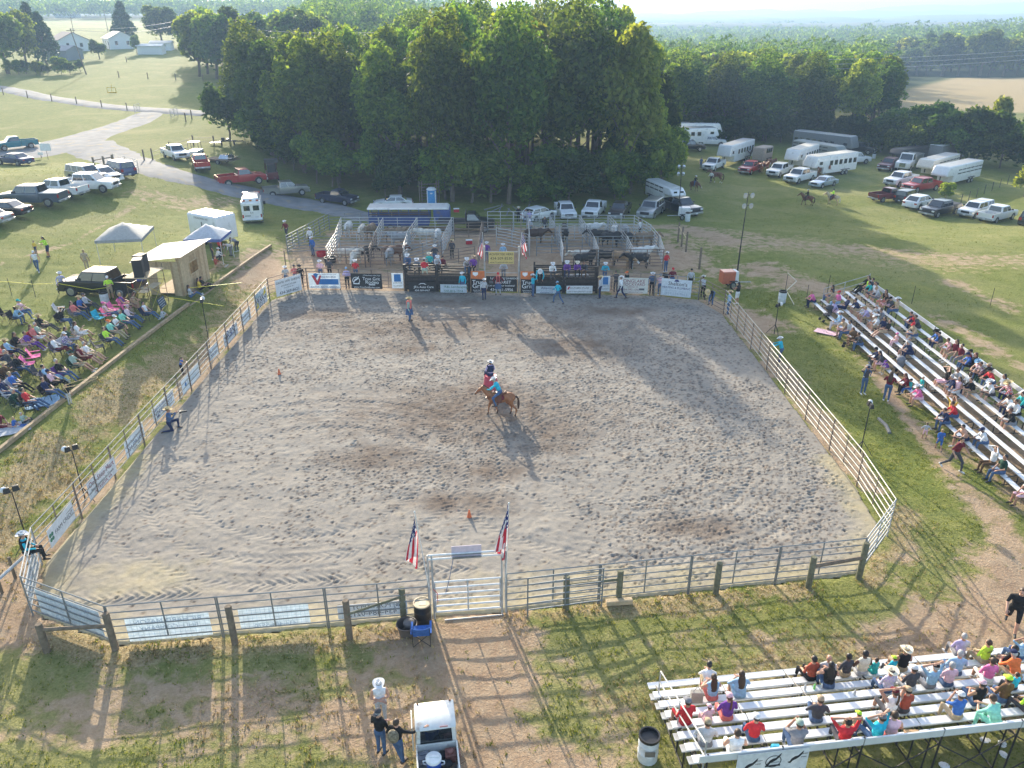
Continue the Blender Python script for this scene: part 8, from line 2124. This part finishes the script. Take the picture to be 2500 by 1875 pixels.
# standing people: region, foot x, y, yaw (deg, 0 = away, 90 = to -x), pose, shirt, legs, head, flags, label
STAND=[('D',1015,1275,190,'cross','white','silver','cowboy white+grey','n','bearded man in white sleeveless shirt and cowboy hat with folded arms by the utility truck'),
 ('D',1010,1545,-25,'cross','black','denim','capback charcoal','','person in black shirt and jeans seen from behind facing the man in white'),
 ('D',1150,1610,-20,'side','black','denim','brown','l','person with a camouflage backpack resting one hand on the white utility truck'),
 ('G',1520,465,150,'walk','black','black','brown','s','heavyset person in black shirt and shorts walking on the bare dirt'),
 ('O',500,1025,205,'stride','maroon','charcoal','brown','','person in dark red shirt and dark trousers walking past the long bleacher'),
 ('O',270,700,-10,'walk','blue','blue','blonde','sk','blond child in a blue number shirt walking by the long bleacher'),
 ('O',35,495,-20,'hips','silver','rose','brown','st','small child in grey shirt and pink shorts near the long bleacher'),
 ('H',755,1190,185,'arms','charcoal','denim','cap navy','','man in dark shirt carrying a child on his shoulders'),
 ('H',965,1255,-30,'carry','maroon','denim','long brown','','woman in a bright patterned shirt pushing the pushchair'),
 ('B',415,790,150,'lean','lime','navy','long black','s','woman in lime shirt and shorts walking on the grass behind the seats'),('B',310,765,170,'stand','yellow','navy','brown','k','child in a yellow shirt walking with the woman in white'),
 ('B',325,915,200,'walk','white','denim','long blonde+cap white','n','long haired woman in white top and jeans with a white cap walking on the grass'),
 ('B',540,1105,230,'stride','lavender','black','cowboy white','pl','cowboy in plaid shirt striding past the nose of the black pickup'),
 ('B',945,1145,200,'cross','lime','tan','cap white','s','man in lime vest and shorts standing behind the white drum'),
 ('B',740,905,0,'stand','tan','tan','blonde','','blond person half hidden behind the black pickup cab'),
 ('B',1225,1075,-60,'carry','sky','denim','brown','','person in light blue at the tailgate of the black pickup'),('B',1610,1125,-60,'ground','silver','denim','long brown','','woman in grey sitting on the ground against the booth'),('B',1690,1065,-70,'ground','yellow','black','long brown','','woman in mustard top sitting on the timber by the booth'),('B',1715,1050,-70,'ground','black','black','long black','','woman in black sitting on the timber by the booth corner'),
 ('B',1800,815,-60,'stand','charcoal','charcoal','brown','','person in dark grey under the blue canopy'),('B',1845,815,-80,'squat','white','charcoal','cap white','','person in white crouching under the blue canopy'),('B',1870,790,-40,'stand','red','black','black','','person in red at the edge of the blue canopy'),('B',1950,780,140,'bend','silver','grey','grey','','person in light grey bending over beside the cargo trailer'),('B',2000,745,60,'bend','grey','charcoal','brown','','person in grey bending behind the cargo trailer corner'),('B',1830,870,-90,'ground','rust','tan','brown','','person in rust shirt sitting on the ground before the blue canopy'),
 ('C',795,1330,-110,'reach','black','silver','brown','k','child in black vest swinging a lasso beside the timber'),('C',2060,990,-90,'lean','blue','black','tail brown','nk','girl in a blue dress standing at the bank fence'),('C',1920,1625,-70,'kneel','denim','navy','straw straw','l','photographer in straw hat and blue grey shirt kneeling in the arena'),
 ('I',350,490,165,'stride','maroon','charcoal','cowboy white','l','cowboy in maroon shirt and white hat walking near the ambulance'),('I',550,560,30,'stand','white','black','cowboy white','l','cowboy in white shirt at the alley gate'),('I',572,640,150,'stand','blue','denim','cowboy white','l','cowboy in blue shirt standing in the alley beside the red tub'),
 ('I',862,918,180,'cross','lavender','black','cap sky','l','person in pale checked shirt leaning on the back fence inside the arena'),('I',640,850,180,'stand','rose','denim','cowboy white','','person in white hat behind the auction banner'),('I',715,840,10,'stand','charcoal','black','black','','dark haired person behind the end of the auction banner'),('I',935,850,180,'stand','red','denim','cowboy white','','person in red with white hat behind the black rodeo banner'),
 ('I',350,900,190,'stand','silver','denim','cowboy white','','person in white hat looking over the attorney banner'),('I',425,890,200,'stand','coral','denim','capback charcoal','','person in coral shirt looking over the attorney banner'),('I',475,900,180,'stand','black','black','cowboy black','l','person in black hat at the edge of the attorney banner'),
 ('I',1600,720,180,'stand','charcoal','denim','cowboy white','','cowboy in white hat standing in the pen lane'),('I',1742,665,30,'stand','charcoal','black','straw straw','l','cowboy in dark clothes by the red cooler corral'),('I',2035,690,180,'stand','purple','denim','cowboy white','l','cowboy in purple behind the chute flag'),('J',270,700,180,'stand','sky','denim','cowboy white','l','cowboy in light blue behind the yellow sign'),
 ('I',1832,962,160,'stand','turquoise','denim','cowboy white','l','cowboy in turquoise shirt standing at the landscaping banner'),('I',1385,1190,-100,'stand','sage','denim','straw straw','l','bullfighter in striped suspenders and straw hat alone in the sand'),('I',2012,1015,20,'stand','silver','navy','cowboy white','l','cowboy in pale shirt and navy trousers facing the centre gate'),
 ('I',2130,968,180,'hips','maroon','silver','cap red','l','rodeo clown in red cap and baggy pale trousers at the centre gate'),('J',275,850,180,'lean','silver','grey','cowboy silver','l','cowboy in grey leaning over the centre gate'),('J',520,985,-70,'reach','turquoise','denim','cowboy white','l','cowboy in turquoise reaching towards the third chute'),('J',732,1042,40,'stride','turquoise','denim','cap sky','l','cowboy in turquoise striding in front of the appliance banner'),
 ('J',1085,1002,70,'stand','silver','navy','straw straw','l','tall cowboy in grey shirt at the end of the chutes'),('J',1125,860,180,'lean','turquoise','denim','cowboy white','l','cowboy in turquoise behind the last James River banner'),('J',1218,945,10,'lean','charcoal','charcoal','brown','','person in dark shirt leaning on the fence before the stockyard banner'),('J',1262,1003,60,'walk','white','navy','cowboy white','l','bullfighter in white and navy moving before the stockyard banner'),('J',1308,962,100,'stand','forest','black','cap orange','l','person in green and black vest standing at the stockyard banner'),
 ('J',1520,968,170,'stand','denim','black','cowboy white','l','cowboy in denim shirt between stockyard and plumbing banners'),('J',1590,975,0,'lean','rose','denim','grey','','person leaning on the fence at the edge of the plumbing banner'),('J',1690,920,180,'stand','maroon','denim','cap red','','person in red cap behind the plumbing banner'),('J',1640,900,120,'bend','black','black','black','','person in black bending behind the plumbing banner'),('J',1845,930,180,'stand','silver','black','capback black','l','person with dark cap behind the end of the plumbing banner'),
 ('J',1950,995,10,'lean','silver','black','cowboy white','l','cowboy in white hat leaning on the corner post'),('J',2165,1135,60,'stand','sky','denim','straw straw','l','cowboy in light blue and straw hat inside the far corner'),('J',1640,780,30,'stand','red','denim','cowboy white','','person in red with white hat beside the outer steer pen'),('J',400,355,180,'stand','black','black','cowboy cream','l','cowboy in black standing by the white hatchback'),
 ('J',620,455,180,'stand','charcoal','black','black','l','person in black at the back of the steer pens'),('J',495,480,180,'lean','silver','denim','cap white','','person in grey cap leaning on the back pen rail'),('J',1420,480,90,'stand','white','black','cap charcoal','l','person in white shirt at the back corner of the steer pens'),
 ('M',762,1455,30,'carry','black','white','long black','sn','woman in black tank top and white shorts outside the far corner'),('H',5,905,60,'lean','turquoise','denim','cowboy white','l','cowboy in turquoise inside the arena at the pale railed fence'),('K',775,1005,130,'walk','white','black','black','l','person in white shirt leading the brown horse in the field'),('K',665,850,180,'stand','denim','denim','black','','person in denim by the white dually pickup'),('K',1990,900,180,'stand','rose','maroon','cowboy white','l','person in white hat with the tied horses at the trailer'),('L',268,672,180,'stand','rose','denim','cowboy white','','person in white hat behind the white crew cab pickup'),
 ('K',1110,770,150,'stand','charcoal','black','cap white','l','person in dark clothes beside the saddled horses at the tall trailer')]
def standing():
 for rg,x,y,yaw,ps,c,l,h,f,lab in STAND:
  p=P(x,y,rg)
  p.z+=.02
  fl=flags(f)
  o=person(p,R(yaw),ps,c,l,h,'',None,label=lab,**fl)
  if 'heavyset' in lab:o.scale=(1.3,1.35,1.02)
  if 'backpack' in lab:
   ob('backpack',MB().ell((0,-.2,-.02),(.17,.13,.25),10,7).mesh('backpack',[mat('camouflage',(.22,.18,.12),.9,var=.6,scale=14)],True),o).matrix_local=POSES[ps]['chest']@Matrix.Translation((0,0,0))
  if 'photographer' in lab:
   m=o.matrix_basis@Vector((0,.62,.97))
   tag(ob('camera',MB().box((0,0,0),(.15,.1,.12)).tube((0,.04,0),(0,.34,0),.05,n=10).mesh('camera',[TRIM],bevel=.01),None,None,m,R(yaw)),'black camera with long lens held by the kneeling photographer','camera')
  if 'lasso' in lab:
   m=o.matrix_basis@Vector((.34,.2,1.8))
   tag(ob('lasso',MB().path([m+Vector((.0+.95*(1-math.cos(t)),.35*math.sin(t),.5*(1-math.cos(t))*.5))for t in np.linspace(0,6.283,20)]+[m,m+Vector((.3,0,-.9))],.012,4).mesh('lasso',[cloth('straw')]),None),'pale lasso loop swung by the child at the timber','lasso')
  if 'shoulders' in lab:
   k=person(p+Vector((0,0,1.52)),R(yaw),'ride','silver','denim','cap grey','',None,label='small child in grey riding on the shoulders of the man in dark shirt',sc=.55)
  if 'suspenders' in lab or 'clown' in lab:
   for s in(-1,1):ob('suspender',MB().box((s*.09,0,-.12),(.045,.30,.62)).mesh('suspender',[cloth('coral')]),o).matrix_local=POSES[ps]['chest']
   ob('skirt',MB().lathe([(.21,-.0),(.27,-.42),(.25,-.42),(.19,0)],14).mesh('skirt',[cloth('denim')],True),o).matrix_local=POSES[ps]['hip']
  if 'green and black vest' in lab:ob('vest',MB().lathe([(.205,-.2),(.215,.1),(.19,.16),(.18,.1)],14,0,None,1,.72).mesh('vest',[cloth('black')],True),o).matrix_local=POSES[ps]['chest']
 # on the chutes and catwalk, on the tailgate and on the fence: level z of the seat
 SIT=[('I',1370,705,1.95,180,'sitf','denim','denim','cowboy white','l','cowboy in denim perched on the end post of the first chute'),('I',1450,740,1.55,180,'sitf','grey','charcoal','cowboy white','l','cowboy in grey low behind the first chute'),('I',1505,765,2.17,0,'sitf','red','sage','cowboy white','l','cowboy in red sitting on top of the first chute gate'),('I',1552,705,1.75,170,'sit','teal','charcoal','cowboy cream','l','cowboy in green behind the cowboy in red'),
 ('I',1610,715,2.05,200,'sitf','silver','charcoal','cowboy white','l','cowboy in pale grey perched at the chute divider'),('I',1665,730,1.7,160,'sit','maroon','black','cap black','l','person in maroon low beside the chute divider'),('I',1862,735,1.9,190,'sitf','brown','denim','cowboy white','pl','cowboy in plaid perched above the second chute'),('I',1922,735,2.0,170,'sit','purple','black','cowboy tan','l','cowboy in purple with tan hat by the announcer flag'),
 ('J',580,775,1.9,180,'bend','turquoise','black','cowboy white','l','cowboy in turquoise bending down into the third chute'),('J',680,775,2.12,190,'sitf','white','charcoal','cowboy white','l','cowboy in white shirt astride the third chute'),('J',810,765,2.0,175,'sitf','purple','navy','cowboy white','l','cowboy in dark purple with white hat on the fourth chute'),('J',890,765,2.0,185,'sitf','purple','black','cowboy cream','l','second cowboy in purple at the middle of the fourth chute'),('J',955,765,1.9,170,'sitf','charcoal','brown','brown','l','bare headed person in dark clothes on the fourth chute'),
 ('J',462,318,1.0,170,'sit','silver','denim','brown','','person in grey sitting in the open back of the white hatchback'),('J',492,322,1.0,185,'sit','lavender','denim','black','','second person sitting in the open back of the hatchback'),('J',2030,955,1.75,140,'bend','black','denim','straw straw','l','cowboy in dark shirt climbing over the corner fence')]
 for rg,x,y,z,yaw,ps,c,l,h,f,lab in SIT:
  p=P(x,y,rg,z=z)
  if ps=='bend':p.z=z-.9
  if 'hatchback' in lab:p=P(x,y,rg,z=T(8,88)+.95)
  person(p,R(yaw),ps,c,l,h,'',None,label=lab,**flags(f))
 p=P(225,1215,'S',z=1.15)
 o=person(p,R(-60),'sit','turquoise','black','cowboy white','',None,label='cowboy in black vest and blue shirt sitting on a rail at the arena corner',sleeves='long')
 ob('vest',MB().lathe([(.205,-.22),(.215,.1),(.19,.17),(.18,.1)],14,0,None,1,.72).mesh('vest',[cloth('black')],True),o).matrix_local=POSES['sit']['chest']
 beam(P(-20,1440,'S',z=1.0),P(195,1245,'S',z=1.08),.06,'grey pole on which the cowboy in the black vest sits',GALV)
 for k,(x,y)in enumerate(((20,1420),(130,1290))):post(P(x,y+130,'S'),1.0,'%s post carrying the pole at the arena corner'%ORD[k],None,.06)
 # driver's seat of the utility truck and clown barrel
 br=P(905,860,'X');b=root('clown_barrel',P(905,870,'X'),0,'red padded barrel standing in the sand behind the horse','barrel')
 ob('body',MB().lathe([(.36,.1),(.42,.14),(.42,.4),(.36,.95),(.34,1.02),(.3,1.0)],20).mesh('body',[mat('barrel_red',(.5,.06,.10),.5)],True),b);ob('base_ring',MB().lathe([(.42,0),(.44,.04),(.43,.14),(.36,.14)],20).mesh('base_ring',[mat('barrel_dark',(.28,.02,.04),.5)],True),b)
 q=b.location
 o=person((q.x,q.y,q.z+.98),R(25),'sit','lavender','navy','cowboy white','',None,label='barrel man in white hat and grey blue vest sitting on the red barrel',sleeves='long')
 ob('vest',MB().lathe([(.2,-.22),(.212,.1),(.19,.17),(.18,.1)],14,0,None,1,.72).mesh('vest',[cloth('navy')],True),o).matrix_local=POSES['sit']['chest']
def animals():
 # the pick up rider in the ring
 a,b=P(700,1300,'X'),P(1480,1450,'X')
 c=(P(720,1320,'X')+P(1010,1400,'X')+P(1300,1460,'X')+P(1500,1440,'X'))/4
 rz=R(82);c=Vector((c.x,c.y,.0))
 h=horse(c,rz,'sorrel','sorrel horse with a white blaze carrying the rider in the middle of the arena',s=.92)
 ob('breast_collar',MB().path([(-.26,.55,1.3),(-.18,.86,1.12),(.18,.86,1.12),(.26,.55,1.3)],.03).mesh('breast_collar',[mat('saddle_leather')]),h)
 person(c+Matrix.Rotation(rz,3,'Z')@Vector((0,.05,1.33)),rz,'rideb','turquoise','denim','cowboy white','',None,label='pickup rider in turquoise shirt and white hat bending from the sorrel horse',sleeves='long')
 def rider(p,rz,hc,lab,ps,sh,lg,hd,plab,low=False,walk=False,tc='dark'):
  horse(p,rz,hc,lab,walk,low,tailc=tc,s=.86,group='horses in the field')
  person(p+Matrix.Rotation(rz,3,'Z')@Vector((0,.05,1.24)),rz,ps,sh,lg,hd,'',None,label=plab,sleeves='long',sc=.9)
 rider(P(595,1088,'K'),R(-150),'bay','bay horse with lowered head ridden in the shaded field','ride','black','denim','cowboy white','rider in black with white helmet on the bay horse in the shade',True)
 rider(P(1810,1245,'K'),R(58),'bay','dark bay horse with a long shadow ridden in the sunny field','ride','black','black','cap white','rider in black with white cap on the dark bay horse',walk=True)
 rider(P(2085,1240,'K'),R(50),'palomino','palomino horse standing with its rider in the sunny field','ride','lime','navy','cap forest','rider in green on the palomino horse',tc='cream')
 horse(P(830,1000,'K'),R(65),'bay','saddled brown horse with white socks led across the field',True,sock='white',group='horses in the field')
 for k,(x,y,a,c)in enumerate(((1165,755,-70,'dark'),(1090,765,-100,'black'),(1310,895,170,'sorrel'),(1360,880,190,'sorrel'),(1420,850,200,'bay'),(1935,950,150,'bay'),(2010,930,185,'sorrel'))):
  horse(P(x,y,'K'),R(a),c,('dark saddled horse tied at the tall white trailer','black horse nearest the side door of the tall white trailer','sorrel horse tied behind the red pickup','second sorrel horse tied at the tan trailer','bay horse tied between the tan trailer and the white truck','bay horse tied at the side of the living quarters trailer','sorrel horse behind the ice blue sedan')[k],False,s=1.0,group='horses tied to the trailers')
 C=[('I',870,700,-95,'cream',0,'pale bull standing along the rails of the first front pen'),('I',930,720,175,'cream',1,'pale speckled bull facing the front rails of the first pen'),('I',985,690,-80,'black',0,'black bull behind the pale bull in the first pen'),('I',1215,710,180,'grey',0,'white and grey spotted bull facing out beside the chutes'),('I',1255,680,-90,'bay',0,'brown bull behind the spotted bull'),
 ('I',870,470,180,'white',0,'white faced bull at the rails of the entrance pen'),('I',985,500,180,'cream',0,'cream bull facing forward in the back pen'),('I',1060,490,170,'brindle',0,'brindle bull at the back pen divider'),('I',1260,520,-85,'brindle',0,'brown grey bull in the middle back pen'),('I',1300,560,100,'grey',0,'grey spotted bull in the middle back pen'),('I',1520,530,90,'cream',0,'cream bull lying side on in the third back pen'),('I',1620,540,180,'white',0,'white bull facing forward at the side rails'),
 ('J',1010,480,-90,'white',0,'long white bull in the far steer pen'),('J',1080,540,90,'black',0,'black bull below the long white bull'),('J',1210,500,175,'white',0,'white bull facing the second row rails'),('J',1300,500,180,'grey',0,'grey faced bull beside the white bull'),('J',1470,560,-90,'brindle',0,'brown bull in the outer back pen'),('J',930,720,110,'cream',0,'cream white bull in the pen behind the fourth chute'),('J',960,745,-70,'black',0,'black bull under the cream bull'),
 ('J',1130,720,90,'black',0,'black bull side on in the second front steer pen'),('J',1270,735,-120,'dun',1,'dun bull with lowered head in the second front steer pen'),('J',1435,690,-80,'white',0,'white bull side on in the outer front pen'),('J',1400,745,95,'black',0,'black bull in front of the white bull in the outer pen'),('J',540,530,-90,'dark',0,'dark brown bull in the lane side back pen'),('J',640,520,90,'dun',0,'brown bull by the divider of the lane side pen'),('J',790,510,0,'black',0,'black bull seen from behind at the far pen'),
 ('J',860,880,-90,'white',0,'pale bull waiting inside the fourth chute'),('J',620,880,-90,'dun',0,'brown bull waiting inside the third chute'),('J',1270,560,90,'black',0,'black bull in the middle steer pen'),('J',1180,560,-95,'black',0,'second black bull in the middle steer pen')]
 for rg,x,y,a,c,low,lab in C:
  p=P(x,y,rg)
  if 'inside the' in lab:p=P(x,945,rg)+Vector((0,.6,0))
  cow(p,R(a),c,lab,bool(low),'white' if c in('dun',)else None,s=1.05 if 'inside' not in lab else .95)
 tag(ob('trough',MB().lathe([(.4,0),(.46,.4),(.42,.4),(.36,.06),(.01,.05)],18).mesh('trough',[cloth('red')],True),None,None,P(640,640,'I')),'red feed tub on the ground in the alley','tub')
 tag(ob('trough',MB().lathe([(.5,0),(.55,.45),(.5,.45),(.45,.06),(.01,.05)],18).mesh('trough',[TRIM],True),None,None,P(715,690,'I')),'round black water tub behind the auction banner','tub')
 for k,(x,y,rg,lab)in enumerate(((1885,540,'I','red ice chest with white lid in the cooler corral'),(1780,350,'I','red ice chest on the bed of the black flatbed truck'))):
  p=P(x,y,rg);p.z+=0 if k==0 else 1.05
  r=root('ice_chest',p,.1,lab,'cooler');ob('chest',MB().box((0,0,.2),(.6,.36,.34)).mesh('chest',[cloth('red')],bevel=.03),r);ob('lid',MB().box((0,0,.41),(.63,.39,.07)).mesh('lid',[cloth('white')],bevel=.03),r)
bank_people();seated();standing();animals();label_people()
for o in TOP:
 if '_p' in o:
  q=PEOPLE[o['_p']];o['label']=('%s folding chair holding the %s'%(o['label'].split(' folding')[0],q['o']['label'])).replace(' on the seating bank','')
  o['label']=' '.join(o['label'].split()[:16]);del o['_p']
# ---------------------------------------------------------------- last: fit the lettering and turn it into plain geometry
bpy.context.view_layer.update()
dg=bpy.context.evaluated_depsgraph_get()
for o,w,h in TEXTS:
 me=bpy.data.meshes.new_from_object(o.evaluated_get(dg))
 n=len(me.vertices);co=np.empty(n*3,np.float32);me.vertices.foreach_get('co',co);co=co.reshape(-1,3)
 wd=np.ptp(co[:,0])if n else 1
 k=w/max(wd,1e-3)
 co[:,0]-=(co[:,0].max()+co[:,0].min())/2;co[:,1]-=(co[:,1].max()+co[:,1].min())/2
 co[:,0]*=k;co[:,1]*=min(k,1.6*k)
 me.vertices.foreach_set('co',co.ravel());me.update()
 nm=o.name;par=o.parent;loc=o.location.copy();rot=o.rotation_euler.copy();c=o.data
 bpy.data.objects.remove(o);bpy.data.curves.remove(c)
 q=ob('lettering',me,par,None,loc);q.rotation_euler=rot
